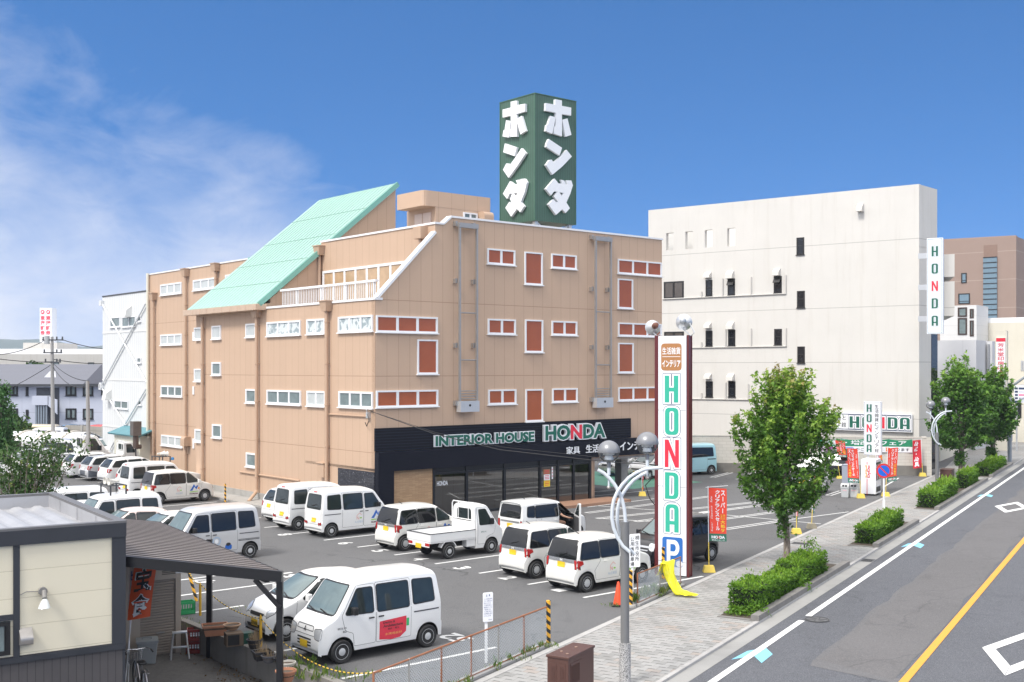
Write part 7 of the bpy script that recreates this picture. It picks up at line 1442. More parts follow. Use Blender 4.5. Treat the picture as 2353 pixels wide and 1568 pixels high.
# stakes, striped pole and rope
def stake(u, v, vt, label, z=.1, r=.035): p = G(u, v, z); h = ZAT(vt, p.y)-z; mb = MB(); mb.tube([(0,0,0),(0,0,h*.9),(0,0,h)], [r, r, .004], 8); o = mb.build('yellow_stake', M('stake_yellow', (.62,.36,.02), .6, .2, 6, dirt=.3), smooth=True); o.location = p; tag(o, label, 'stake'); return Vector((p.x, p.y, p.z+h))
s1 = stake(460, 1415, 1338, 'yellow wooden stake behind the carport near the green crate'); s2 = stake(599, 1487, 1412, 'yellow pointed stake in front of the white hatchback')
m_strip, t, b = base_mat('hazard_stripe'); co = N(t, 'ShaderNodeTexCoord').outputs['Object']; sx_ = N(t, 'ShaderNodeSeparateXYZ'); LK(t, co, sx_.inputs[0]); q = mathn(t, 'FRACT', mathn(t, 'MULTIPLY', mathn(t, 'ADD', sx_.outputs[2], mathn(t, 'MULTIPLY', sx_.outputs[0], .8)), 5.0)); LK(t, mixc(t, mathn(t, 'GREATER_THAN', q, .5), (.78,.40,.03), (.02,.02,.02)), b.inputs['Base Color']); b.inputs['Roughness'].default_value = .5
def striped(u, v, vt, label, r=.045, lean_=(0,0), base=False):
    p = G(u, v); h = ZAT(vt, p.y); e = empty('striped_post', p, 0, label, 'post'); mb = MB(); mb.tube([(0,0,.0),(lean_[0],lean_[1],h)], r, 10); mb.build('post', m_strip, e, smooth=True)
    if base: mb = MB(); mb.lathe([(.16,0),(.15,.05),(.06,.06)], 12); mb.build('base', concrete, e)
    return p+Vector((*lean_, h))
s0 = striped(452, 1382, 1309, 'leaning yellow and black pole between the carport and silver van', lean_=(-.28, .1)); striped(1260, 1482, 1380, 'yellow and black striped post at the end of the long chain link fence', .055, base=True); striped(1449, 1394, 1311, 'striped post half hidden by the near street lamp column', .06, base=True); striped(1524, 1330, 1258, 'striped post in front of the blue parking panel of the pylon', .05); striped(517.6, 1154, 1112, 'thin striped post at the kerb of the tan wall', .045)
mb = MB(); fe = SW(-13.06, 17.6, .9)
for p, q, sg in ((AT(415,1303,33), s0, .1), (s0, s1-Vector((0,0,.05)), .12), (s1-Vector((0,0,.05)), s2-Vector((0,0,.1)), .18), (s2-Vector((0,0,.1)), fe, .45)): mb.tube([p.lerp(q, i/12)-Vector((0,0,sg*4*(i/12)*(1-i/12))) for i in range(13)], .012, 5, cap=False)
m_rope, t, b = base_mat('tiger_rope'); co = N(t, 'ShaderNodeTexCoord').outputs['Object']; sx_ = N(t, 'ShaderNodeSeparateXYZ'); LK(t, co, sx_.inputs[0]); LK(t, mixc(t, mathn(t, 'GREATER_THAN', mathn(t, 'FRACT', mathn(t, 'MULTIPLY', sx_.outputs[0], 9)), .55), (.80,.52,.05), (.05,.045,.03)), b.inputs['Base Color']); b.inputs['Roughness'].default_value = .7
tag(mb.build('tiger_rope', m_rope, fix=False, smooth=True), 'yellow and black twisted rope strung along the yard side of the lot', 'rope')
# bicycle, half behind the house corner
p = at_yard(330, 1575); bk = empty('bicycle', Vector((-8.22,25.12,-.55)), R(118), 'silver city bicycle with front basket parked by the house corner', 'bicycle')
fm_ = M('bike_silver', (.45,.43,.44), .3, .05, metal=.7); wr_ = .33
def bar(nm, pts, r, mat): mb = MB(); mb.tube(pts, r, 8); return mb.build(nm, mat, bk, smooth=True)
for x in (-.52, .52):
    mb = MB(); mb.tube([(x+wr_*math.cos(a), 0, wr_+wr_*math.sin(a)) for a in [2*math.pi*i/28 for i in range(28)]], .018, 8, closed=True); wl_ = mb.build('wheel', rubber, bk, smooth=True); mb = MB()
    for i in range(14): a = 2*math.pi*i/14; mb.bar((x,0,wr_), (x+(wr_-.01)*math.cos(a), 0, wr_+(wr_-.01)*math.sin(a)), .004)
    mb.build('spokes', chrome, wl_); mb = MB(); mb.tube([(x+(wr_+.03)*math.cos(a), 0, wr_+(wr_+.03)*math.sin(a)) for a in [R(20+150*i/12) for i in range(13)]], .022, 6); mb.build('mudguard', fm_, bk, smooth=True)
bar('frame', [(-.52,0,wr_),(-.10,0,.28),(.30,0,.62)], .02, fm_); bar('seat_tube', [(-.10,0,.28),(-.24,0,.78)], .018, fm_); bar('fork', [(.52,0,wr_),(.40,0,.60),(.33,0,.92)], .018, fm_); bar('handlebar', [(.12,.27,.98),(.30,.2,1.0),(.36,0,.97),(.30,-.2,1.0),(.12,-.27,.98)], .014, chrome)
mb = MB(); mb.box(-.37,-.09,.78,-.12,.09,.84); mb.build('saddle', black, bk, bevel=.03)
for y in (.27, -.27): bar('grip', [(.14,y,.98),(.02,y*1.05,.96)], .018, black)
mb = MB()
for i in range(7): z = .62+.045*i; k = .13+.02*i/6; mb.tube([(.60-k,-k,z),(.60+k,-k,z),(.60+k,k,z),(.60-k,k,z)], .005, 4, closed=True)
for i in range(6):
    for s_ in (-1, 1): t_ = -1+2*i/5; mb.bar((.60+.13*t_, s_*.13, .62), (.60+.15*t_, s_*.15, .89), .005); mb.bar((.60+s_*.13, .13*t_, .62), (.60+s_*.15, .15*t_, .89), .005)
mb.build('basket', chrome, bk); mb = MB()
for y in (-.06, 0, .06): mb.bar((-.80,y,.70),(-.36,y,.70), .01)
mb.bar((-.80,-.07,.70),(-.80,.07,.70), .01); mb.bar((-.74,.06,.70),(-.52,.03,wr_), .01); mb.bar((-.74,-.06,.70),(-.52,-.03,wr_), .01); mb.build('rear_rack', chrome, bk)
p = at_yard(310, 1500); e = empty('broom_bundle', p+Vector((-.2,.1,0)), 0, 'bundle of wooden handled brooms leaning under the orange banner', 'brooms')
for i in range(5): mb = MB(); x = -.2+.09*i; mb.tube([(x,0,0),(x+.25+.06*i,.1,1.15+.08*(i % 3))], .014, 6); mb.lathe([(.03,0),(.10,.22),(.02,.26)], 8, lambda a, b_, c_: (x+.22+.06*i+a, .1+b_, 1.05+.08*(i % 3)+c_), 1); mb.build('broom', [M('broom_wood', (.30,.19,.10), .7), M('bristle', (.10,.06,.04), .9)], e)
# ------------------------------------------------------------------ pylon sign
pq = 34.45; p0 = SW(-14.46, pq); pwl = Wall(p0, CROSS); py = empty('pylon_sign', p0, ROT_S, 'tall white pylon sign with maroon columns, mint and red HONDA capitals and blue parking panel', 'sign')
X_ = lambda u: pwl.uv(u, 1000)[0]
Z_ = lambda v: pwl.uv(1550, v)[1]
m_mar = M('maroon_steel', (.115,.018,.022), .4, .12, 2, dirt=.15)
xa, xb, xc_, xd = X_(1506.5), X_(1515.5), X_(1579.5), X_(1593)
for x0, x1 in ((xa, xb-.01), (xc_+.01, xd-.12)):
    mb = MB(); mb.box(x0, -.08, -.1, x1, -.05, Z_(771)); mb.box((x0+x1)/2-.02, -.05, -.1, (x0+x1)/2+.02, .20, Z_(771)); mb.box(x0, .20, -.1, x1, .23, Z_(771)); mb.build('column', m_mar, py)
mb = MB(); zp0, zp1 = .04, Z_(772.5); mb.box(xb, -.10, zp0, xc_, .24, zp1); pan = mb.build('sign_panel', M('panel_white', (.82,.84,.87), .35, .03, 1, streak=.10), py)
mb = MB(); TP = lambda x, y, d=.012: (x, -.10-d, y)
for v in (943, 1118, 1290): z = Z_(v); mb.flat([[(xb+.005, z-.008), (xc_-.005, z-.014), (xc_-.005, z+.004), (xb+.005, z+.010)]], lambda x, y: TP(x, y, .003), 0)
mb.build('panel_seam', M('seam_grey', (.32,.32,.31), .8, .3, 9), pan, fix=False)
mb = MB(); b0 = [X_(1522), Z_(852), X_(1569), Z_(789.5)]; mb.flat([rr(*b0, .12)], lambda x, y: TP(x, y, .004), 0)
mb.flat([rect2(X_(1525), Z_(820.6), X_(1566), Z_(819.4))], lambda x, y: TP(x, y, .007), 1); text_fit(mb, '生活雑貨', X_(1524.5), Z_(815), X_(1566.5), Z_(798.5), lambda x, y: TP(x, y, .008), 1, .012); text_fit(mb, 'インテリア', X_(1524.5), Z_(844), X_(1566.5), Z_(827.5), lambda x, y: TP(x, y, .008), 1, .03)
mb.build('goods_panel', [M('sign_brown', (.42,.19,.07), .4, .05), signwhite], pan, fix=False)
LAY = ((.075, .004, 2), (.058, .007, 1))
for ch_, u0, u1, v0, v1 in (('H',1530.5,1561.5,863.5,925),('O',1531,1562,937,999.5),('N',1530.5,1563,1010.5,1074),('D',1531,1562,1085.5,1146.5),('A',1532,1562.5,1158.5,1222.5)):
    mb = MB(); block_letter(mb, ch_, X_(u0), Z_(v1), X_(u1)-X_(u0), Z_(v0)-Z_(v1), TP, 0, LAY); mb.build('sign_letter', [red_ink if ch_ == 'N' else mint_ink, signwhite, navy_ink], pan, fix=False)
mb = MB(); x0, x1, z0, z1 = X_(1524.7), X_(1571.5), Z_(1302), Z_(1234); mb.flat([rr(x0, z0, x1, z1, .10)], lambda x, y: TP(x, y, .004), 0); w_, h2 = x1-x0, z1-z0; fx, fz = (lambda a: x0+w_*a), (lambda a: z0+h2*a)
mb.flat([[(fx(.22),fz(.06)),(fx(.40),fz(.06)),(fx(.40),fz(.38)),(fx(.58),fz(.38))]+[(fx(.58+.26*math.sin(R(a))), fz(.645-.265*math.cos(R(a)))) for a in range(15, 180, 15)]+[(fx(.58),fz(.91)),(fx(.22),fz(.91))], [(fx(.40),fz(.52)),(fx(.56),fz(.52))]+[(fx(.56+.105*math.sin(R(a))), fz(.645-.125*math.cos(R(a)))) for a in range(15, 180, 15)]+[(fx(.56),fz(.77)),(fx(.40),fz(.77))]], lambda x, y: TP(x, y, .008), 1)
mb.flat([arc(fx(.84), fz(.12), w_*.17, h2*.11, 0, 360, 16)[:-1]], lambda x, y: TP(x, y, .010), 1); mb.build('parking_panel', [blue_ink, signwhite], pan, fix=False)
def flood(u, v, u0, rad, hood, aim, label_parent):
    c = AT(u, v, p0.y); c2 = SW(0, 0); s_, q_ = WS(c); lx, lz = s_+14.46, c.z; d = Vector(aim).normalized(); rot = d.to_track_quat('Z', 'Y').to_matrix()
    T = lambda a, b_, c_: tuple(Vector((lx, .05, lz))+rot@Vector((a, b_, c_)))
    mb = MB(); mb.lathe([(.04,-.32),(.08,-.30),(.10,-.18),(.10,-.10),(rad*.55,-.06),(rad*.9,.05),(rad,.14),(rad*1.03,.15),(rad*.96,.13),(rad*.5,-.02),(.001,-.03)], 22, T); o = mb.build('floodlight', [alu], py, smooth=True); mb = MB(); mb.lathe([(.03,-.36),(.075,-.34),(.105,-.20),(.105,-.12),(.06,-.05)], 14, T); mb.build('lamp_housing', hood, o, smooth=True)
    mb = MB(); x0 = X_(u0); mb.tube([(x0,.05,zp1),(x0-.12,.05,zp1+.10),(lx-rad*.8,.05,lz-.05)], .02, 6); mb.tube([(x0,.05,zp1),(x0+.12,.05,zp1+.10),(lx+rad*.8,.05,lz-.05)], .02, 6); mb.build('yoke', alu, o)
flood(1499, 751, 1509, .25, M('rusty_brown', (.16,.06,.035), .5, .3), (-.55,.72,-.15), py); flood(1583, 741, 1586, .26, M('zinc', (.42,.44,.46), .4, .1, metal=.5), (-.25,.9,-.05), py)
mb = MB(); xw_ = X_(1503); mb.tube([(xw_-.05, .1, Z_(1098)), (xw_-.35, .1, Z_(1120)), (xw_-.2, .1, Z_(1150)), (xa, .1, Z_(1170))], .018, 6); tag(mb.build('cable_loop', wire_m, py, smooth=True))
# ------------------------------------------------------------------ street lamps with two globes
m_post = M('lamp_post_grey', (.20,.20,.20), .45, .06, 3, metal=.2); m_arm = M('lamp_arm_white', (.62,.66,.70), .35, .04); m_cap = M('globe_cap', (.23,.235,.25), .35, .08, 3, metal=.3); m_globe = glass('clear_globe', (.6,.62,.63), .05, .93, (.93,.95,.96), ior=1.2); m_gran, t, b = base_mat('granite_base'); co = N(t, 'ShaderNodeTexCoord').outputs['Object']; LK(t, rampn(t, noise(t, co, 55, 2), [(.38,(.10,.10,.10)),(.5,(.36,.355,.35)),(.62,(.55,.54,.53))]), b.inputs['Base Color']); b.inputs['Roughness'].default_value = .7
def street_lamp(d, uc, vtop, vbase, label, tr):      # tr: pixel of the near lamp -> pixel here
    base = Vector(((uc-UC)/F*d, d, 0)); e = empty('street_lamp', base, 0, label, 'street lamp', 'twin globe street lamps along the pavement'); P = lambda u, v, dy=0: AT(*tr(u, v), d+dy)-base+Vector((0,0,0))
    zt = ZAT(vtop, d); zb_ = ZAT(vbase, d); k = d/24.2; mb = MB(); mb.tube([(0,0,zb_-.02),(0,0,zt)], .093, 20); mb.build('post', m_post, e, smooth=True); mb = MB(); mb.tube([(0,0,-.05),(0,0,zb_)], .125, 20); mb.build('pedestal', m_gran, e, smooth=True)
    a1 = [(1373.8,1080),(1387,1087),(1400,1099),(1411,1112),(1422,1130),(1430,1150),(1435,1172),(1437,1196),(1437,1206)]
    a2 = [(1523,1074.5),(1505,1076),(1490,1077),(1477,1080),(1460,1088),(1445,1098),(1430,1114),(1419,1130),(1411,1148),(1407,1168),(1406,1190),(1410,1214),(1419,1236),(1431,1255),(1447,1269)]
    for pts, dy in ((a1,-.04),(a2,-.12),([(u+12, v+5) for u, v in a2[3:]],.10)): mb = MB(); mb.tube([P(u, v, dy) for u, v in pts], .038, 10); mb.build('curved_arm', m_arm, e, smooth=True)
    for (gu, gv, r, vb) in ((1399,1038,25.3,1120), (1487.3,1019,25.8,1098)):
        c = P(gu, gv); rw = r*24.2/F; zc_ = c.z; T = lambda a, b_, z: (c.x+a, c.y+b_, zc_+z); g = MB(); g.lathe([(rw*math.cos(R(a)), rw*math.sin(R(a))) for a in range(-84, 1, 7)], 26, T); gl = g.build('globe', m_globe, e, smooth=True)
        g = MB(); g.lathe([(rw*1.015, -.02), (rw*1.02,.0)]+[(rw*1.02*math.cos(R(a)), rw*1.02*math.sin(R(a))) for a in range(4, 89, 7)]+[(.001, rw*1.02)], 26, T); g.build('cap', m_cap, gl, smooth=True)
        g = MB(); g.lathe([(rw*.55,-.02),(rw*.50,-.30*rw),(rw*.28,-.34*rw),(rw*.34,-.38*rw),(rw*.46,-.85*rw),(.03,-.97*rw)], 16, T); g.build('reflector', alu, gl, smooth=True)
        g = MB(); b_ = P(gu+1, vb); g.tube([(c.x, c.y, zc_-rw*1.45), (c.x, c.y, zc_-rw*.93)], .045, 10, 1); g.tube([(c.x, c.y, zc_-rw*2.1), (c.x, c.y, zc_-rw*1.44)], .036, 10); g.tube([(c.x, c.y, b_.z), (c.x, c.y, zc_-rw*2.0)], .022, 10); g.lathe([(.001,-.045),(.032,-.032),(.045,0),(.032,.032),(.001,.045)], 12, lambda x, y, z: (c.x+x, c.y+y, b_.z+z), 2); g.build('globe_stem', [m_arm, m_cap, steel], e, smooth=True)
street_lamp(24.2, 1436, 1199, 1477, 'nearest street lamp with two globe heads on curved white arms', lambda u, v: (u, v))
dl = G(2153, 1132).y; kk = 24.2/dl; street_lamp(dl, 2153, 994, 1115, 'farther street lamp with two globe heads beside the second hedge row', lambda u, v: (2153+(u-1436)*kk, 994+(v-1199)*kk))
# ------------------------------------------------------------------ cabinets on the pavement
m_cab = M('cabinet_brown', (.085,.038,.03), .45, .08, 2, dirt=.2)
def cabinet(c, w_, l_, h, label, detail=True):      # c: near left corner in street coordinates
    e = empty('utility_cabinet', SW(*c), ROT_S, label, 'cabinet'); mb = MB(); mb.box(0,0,0,w_,l_,h-.05); bd = mb.build('housing', m_cab, e, bevel=.008); mb = MB(); mb.box(-.02,-.02,h-.05,w_+.02,l_+.02,h); mb.build('lid', m_cab, e, bevel=.01)
    if detail:
        for (x0, x1, ny) in ((.06,w_*.45,0),(w_*.55,w_-.06,0)): 
            mb = MB(); mb.box(x0,-.006,.15,x1,.001,h-.15)
            for i in range(12): mb.box(x0+.03,-.012,h-.22-.025*i,x1-.03,-.004,h-.21-.025*i)
            mb.build('door', m_cab, e)
        mb = MB(); mb.box(w_,.08,.15,w_+.006,l_*.55,h-.15); 
        for i in range(14): mb.box(w_+.004,.12+.026*i,h-.55,w_+.012,.132+.026*i,h-.2)
        mb.build('door', m_cab, e)
        for x, y in ((w_*.3,l_*.3),(w_*.7,l_*.2),(w_*.5,l_*.7)): mb = MB(); mb.tube([(x,y,h),(x,y,h+.012)], .03, 10); mb.build('bolt', M('bolt_tan', (.3,.2,.15), .5), e)
dcab = (6.7-1.12)*F/(1511-VH); cc = Vector(((1306-UC)/F*dcab, dcab, 0)); cs_, cq_ = WS(cc); wl = Wall(cc, CROSS); wd_ = -wl.uv(1257.5, 1500)[0]; ln = Wall(cc, STREET).uv(1364.6, 1480)[0]
cabinet((cs_-wd_, cq_), wd_, ln, 1.12, 'brown metal utility cabinet at the bottom edge beside the near lamp')
c2 = WS(G(2186, 1130)); cabinet((c2[0]-.55, c2[1]-.2), .6, .9, ZAT(1079, G(2186,1130).y), 'dark brown cabinet standing between clipped hedges near the farther lamp', False)
# ------------------------------------------------------------------ chain link fences
m_wire = M('galv_wire', (.46,.50,.53), .45, .15, 20, metal=.4); m_rail = M('rusty_rail', (.30,.12,.06), .7, .35, 4)
def fence(s, q0, q1, h, n, label, sag=0):
    e = empty('chain_link_fence', SW(s, q0), ROT_S, label, 'fence'); L_ = q1-q0
    for i in range(n+1): mb = MB(); y = L_*i/n; mb.tube([(0,y,-.05),(0,y,h+.02)], .022, 8); mb.build('post', m_rail if i % 3 != 1 else M('post_grey', (.35,.34,.32), .6, .2, 5), e, smooth=True)
    mb = MB(); mb.tube([(0,0,h),(0,L_,h)], .021, 8); mb.build('top_rail', m_rail, e, smooth=True); mb = MB(); mb.tube([(0,0,.06),(0,L_,.06)], .014, 6); mb.build('bottom_rail', m_rail, e); rg = random.Random(int(L_*100)); p = .062
    mb = MB(); r = .0048; k = 0; y = 0
    while y < L_:
        pts = []; z = .07; j = 0; ph = k % 2
        while z < h-.02: pts.append((.006*((j+ph) % 2)+.012*math.sin(y*2.1+z*3), y+(p/2 if (j+ph) % 2 else 0)+.012*math.sin(z*5+y), z)); z += p/2*1.15; j += 1
        for a, b_ in zip(pts, pts[1:]):
            d = Vector(b_)-Vector(a); o = len(mb.v); nx = Vector((0,-d.z,d.y)).normalized()*r; nz = Vector((r,0,0)); mb.v += [tuple(Vector(e_)+q_) for e_ in (a, b_) for q_ in (nx, nz, -nx)]; mb.f += [(o,o+1,o+4,o+3),(o+1,o+2,o+5,o+4),(o+2,o,o+3,o+5)]; mb.m += [0]*3
        y += p/2; k += 1
    mb.build('wire_mesh', m_wire, e, fix=False)
fa, fb = WS(G(1250, 1485))[1], WS(G(1170, 1505))[1]; fence(-13.06, 17.35, 24.3, .93, 6, 'long chain link fence with rusty rail along the pavement beside the white van'); f2a, f2b = WS(G(1456, 1389))[1], WS(G(1561.5, 1346))[1]; fence(-13.06, f2a, f2b, .88, 2, 'short chain link fence with yellow netting in front of the pylon')
kerb('fence_kerb', -13.18, -12.95, 12, 24.4, .05, 1.2); kerb('fence_kerb', -13.18, -12.95, f2a-.1, f2b+.1, .05, 1.2)
# yellow netting thrown over the short fence
m_net = M('yellow_net', (.85,.78,.02), .7, .08, 6, alpha=.88); mb = MB(); ctr = f2a+(f2b-f2a)*.62; nu, nv = 16, 22
def netp(i, j):
    a = i/nu; b_ = j/nv; w_ = .95-.55*min(1, b_*1.25) if b_ < .8 else .40-.9*(b_-.8)
    if b_ < .14: s_, z = -13.06-.10+.8*b_, .88-.35*(.14-b_)/.14*1.0
    elif b_ < .62: f = (b_-.14)/.48; s_, z = -13.04+.10+.35*f*f, .92*(1-f)+.03
    else: f = (b_-.62)/.38; s_, z = -12.59+.62*f, .03
    wv = .055*math.sin(a*19+b_*4)+.04*math.sin(a*7+b_*11)
    return SW(s_+wv, ctr+(a-.5)*w_-.30*b_, z+abs(wv)*.8+.02)
mb.add([netp(i, j) for i in range(nu+1) for j in range(nv+1)], [(i*(nv+1)+j, i*(nv+1)+j+1, (i+1)*(nv+1)+j+1, (i+1)*(nv+1)+j) for i in range(nu) for j in range(nv)]); tag(mb.build('yellow_net', m_net, smooth=True, fix=False), 'bright yellow net draped over the short fence onto the pavement', 'net')
# traffic cone, sign boards
p = G(1421, 1392); e = empty('traffic_cone', p, 0, 'orange red traffic cone on black base behind the near lamp post', 'traffic cone'); mb = MB(); mb.lathe([(.15,.04),(.035,.66),(.02,.68),(.001,.68)], 20); mb.build('cone', M('cone_orange', (.75,.07,.015), .5, .08), e, smooth=True); mb = MB(); mb.box(-.21,-.21,0,.21,.21,.05); mb.build('base', black, e, bevel=.02)
def board(name, u0, u1, v0, v1, ub, vb, label, rot, cols, mats, tilt=0):
    p = G(ub, vb); d = p.y; e = empty(name, p, 0, label, 'sign'); dv = Vector((math.cos(rot), math.sin(rot))); wl = Wall(p, dv); a, b_ = wl.uv(u0, v0)[0], wl.uv(u1, v0)[0]; z1, z0 = ZAT(v0, d), ZAT(v1, d); e.rotation_euler.z = rot
    mb = MB(); mb.box(-.03, -.02, 0, .03, .02, z0+.2); mb.build('post', signwhite, e); mb = MB(); mb.prism([rpoly(rect2(a, z0, b_, z1), .03, 3)], lambda x, z, dd: (x, dd+.0, z+tilt*(x-a)), -.045, -.022); pan = mb.build('panel', signwhite, e); mb = MB(); T = lambda x, y: (x, -.05, y+tilt*(x-a)); cols(mb, a, b_, z0, z1, T); mb.build('lettering', mats, pan, fix=False)
def kiryu(mb, a, b_, z0, z1, T):
    w_ = b_-a; h_2 = z1-z0; text_down(mb, '桐生市役所', a+w_*.54, z0+h_2*.17, a+w_*.92, z1-h_2*.04, T, 0, .01); text_down(mb, '公用車駐車場', a+w_*.08, z0+h_2*.02, a+w_*.46, z1-h_2*.08, T, 0, .01)
board('parking_notice', 1447.5, 1471.7, 1228, 1304, 1453, 1389, 'white board with two columns of black kanji on the short fence', ROT_S+R(8), kiryu, black_ink, .12)
def notice(mb, a, b_, z0, z1, T):
    w_ = b_-a; h_2 = z1-z0; text_fit(mb, '注　意', a+w_*.3, z0+h_2*.86, a+w_*.7, z0+h_2*.94, T, 0, .02)
    L_ = ['１ここは市役所の駐車場','　です。外来者の方は','　駐車しないでください','２この駐車場で発生した','　事故等については','　一切責任を負いません','３この場所に用のない','　方の駐車はお断り','　いたします'] 
    for i, s in enumerate(L_): y = z0+h_2*(.76-.072*i); text_fit(mb, s.strip('　'), a+w_*.10, y, a+w_*(.92 if i % 3 != 2 else .8), y+h_2*.05, T, 0, .0)
    text_fit(mb, '桐生市役所', a+w_*.55, z0+h_2*.05, a+w_*.9, z0+h_2*.09, T, 0, 0)
board('lot_notice', 1109, 1132, 1362, 1429, 1117, 1523, 'white notice board with small blue text behind the long chain link fence', R(12), notice, M('notice_ink', (.06,.08,.22), .5), .06)
# no parking sign
p = G(2031, 1205); e = empty('no_parking_sign', p, R(-20), 'round blue and red no parking sign on a white pole in the hedge', 'sign'); d = p.y; zc_ = ZAT(1082, d); r = 17*d/F; mb = MB(); mb.tube([(0,0,0),(0,0,zc_+.3)], .038, 10); mb.build('pole', signwhite, e, smooth=True)
mb = MB(); T = lambda k: (lambda x, y: (x, -.05-k, zc_+y)); mb.prism([arc(0,0,r,r,0,360,40)[:-1]], lambda x, y, dd: (x, -.05-dd, zc_+y), -.012, 0, 3); mb.flat([arc(0,0,r*.98,r*.98,0,360,40)[:-1]], T(.002), 1); mb.flat([arc(0,0,r*.74,r*.74,0,360,40)[:-1]], T(.004), 2); k = .065*r; mb.flat([[(-r*.60-k, r*.60-k), (-r*.60+k, r*.60+k), (r*.60+k, -r*.60+k), (r*.60-k, -r*.60-k)]], T(.006), 1); mb.build('disc', [signwhite, M('sign_bright_red', (.62,.03,.03), .4), M('sign_bright_blue', (.01,.12,.60), .4), steel], e)
mb = MB(); mb.box(-.05,-.045,ZAT(1150,d)-.35,.05,-.039,ZAT(1150,d)); mb.build('pole_label', signwhite, e)
# vending machine, bins, grey unit, standing sign
pv = G(2012.5, 1140); rV = ROT_S; vm = empty('vending_machine', pv, ROT_S, 'white drinks vending machine with red side lettering beside two bins', 'vending machine'); wl = Wall(pv, CROSS); wv = -wl.uv(1978, 1138)[0]; lv_ = Wall(pv, STREET).uv(2024, 1136)[0]; hv = ZAT(1057, pv.y)
mb = MB(); mb.box(-wv,0,.08,0,lv_,hv); vb_ = mb.build('cabinet', signwhite, vm, bevel=.015); mb = MB(); mb.box(-wv+.05,.05,0,-.05,lv_-.05,.08); mb.build('foot', black, vm)
mb = MB(); fx = lambda a: -wv+wv*a; fz = lambda a: hv*a; TV = lambda x, y: (x, -.012, y); mb.flat([rect2(fx(.40),fz(.03),fx(.44),fz(.47))], TV, 0); mb.flat([rect2(fx(.40),fz(.86),fx(.44),fz(.94))], TV, 0); mb.flat([[(fx(.30),fz(.66)),(fx(.40),fz(.66)),(fx(.40),fz(.84)),(fx(.30),fz(.84)),(fx(.36),fz(.75))]], TV, 1); mb.flat([[(fx(.30),fz(.50)),(fx(.40),fz(.50)),(fx(.40),fz(.64)),(fx(.30),fz(.64)),(fx(.36),fz(.57))]], TV, 1)
vs, fs, a, b_, c_, d_ = text_tris('DyDo', .035); mb.add([(fx(.44)+(1-(p_[1]-c_)/(d_-c_))*0+wv*.22*(1-(1-(p_[1]-c_)/(d_-c_))*1)*0+wv*.22*(1-(p_[1]-c_)/(d_-c_)), -.012, fz(.50)+(p_[0]-a)/(b_-a)*fz(.34)) for p_ in vs], fs, 0); mb.build('side_lettering', [red_ink, M('vend_orange', (.80,.36,.03), .4)], vb_, fix=False)
mb = MB(); mb.box(.0,.06,hv*.42,.012,lv_-.06,hv*.92,0)
for r_ in range(3):
    for i in range(8): y = .10+(lv_-.2)*i/8; mb.box(.012,y,hv*(.46+.15*r_),.02,y+.06,hv*(.56+.15*r_), 2+(i+r_) % 3)
mb.box(.0,.12,hv*.10,.015,lv_-.12,hv*.24,1); mb.build('display', [M('display_dark', (.10,.12,.12), .15), black, red_ink, green_ink, signwhite], vb_)
for u0, u1, k in ((1934,1952,0),(1953.5,1974,1)):
    p = G((u0+u1)/2, 1143); w_ = (u1-u0)*p.y/F; e = empty('recycling_bin', p, ROT_S, ['grey recycling bin with dark slots, left one beside the vending machine','grey recycling bin with dark slots, right one touching the vending machine'][k], 'bin', 'recycling bins beside the vending machine'); hb_ = ZAT(1111, p.y); a, b_ = w_*.42, w_*.5
    mb = MB(); mb.add([(-a,-a,0),(a,-a,0),(a,a,0),(-a,a,0),(-b_,-b_,hb_*.62),(b_,-b_,hb_*.62),(b_,b_,hb_*.62),(-b_,b_,hb_*.62)], [(0,1,2,3),(4,5,6,7),(0,1,5,4),(1,2,6,5),(2,3,7,6),(3,0,4,7)]); m_rb = M('bin_light_grey', (.50,.51,.51), .5, .06); mb.build('bucket', m_rb, e, bevel=.02); mb = MB(); mb.prism([rpoly([(-b_*1.04,0),(b_*1.04,0),(b_*1.04,hb_*.18),(b_*.6,hb_*.37),(-b_*.6,hb_*.37),(-b_*1.04,hb_*.18)], .03)], lambda y, z, dd: (dd, y, hb_*.63+z), -b_*1.04, b_*1.04); mb.build('lid', m_rb, e, bevel=.02); mb = MB(); mb.box(-b_*.6,-b_*1.05,hb_*.78,-b_*.1,-b_*.70,hb_*.90); mb.box(b_*.1,-b_*1.05,hb_*.78,b_*.6,-b_*.70,hb_*.90); mb.box(-b_*.5,-b_*.99,hb_*.48,b_*.5,-b_*.94,hb_*.55,1); mb.build('slot', [black, M('bin_label', (.70,.45,.48), .5)], e)
p = G(1944, 1118); e = tag(empty('grey_unit', p, ROT_S), 'plain blue grey steel box behind the recycling bins', 'cabinet'); mb = MB(); w_ = 19*p.y/F; mb.box(-w_/2,0,0,w_/2,.7,ZAT(1070, p.y)); mb.box(-w_/2-.02,-.02,ZAT(1070,p.y),w_/2+.02,.72,ZAT(1070,p.y)+.04); mb.build('housing', M('unit_bluegrey', (.33,.36,.43), .5, .05), e, bevel=.01)
p = G(2006, 1134); d = p.y; e = empty('standing_sign', p, ROT_S, 'tall white sign with vertical HONDA and kanji column above the vending machine', 'sign'); wl = Wall(p, CROSS); a, b_ = wl.uv(1986, 980)[0], wl.uv(2026, 980)[0]; z0, z1 = ZAT(1045.5, d), ZAT(923, d)
mb = MB(); mb.box(a,-.12,z0,b_,.12,z1); pan = mb.build('sign_panel', signwhite, e, bevel=.01); mb = MB(); TS2 = lambda x, y, dd=.012: (x, -.12-dd, y); w_ = b_-a; h2 = z1-z0; mb.flat([rect2(a+.02,z0+.02,b_-.02,z1-.02), rect2(a+.035,z0+.035,b_-.035,z1-.035)], lambda x, y: TS2(x, y, .004), 3)
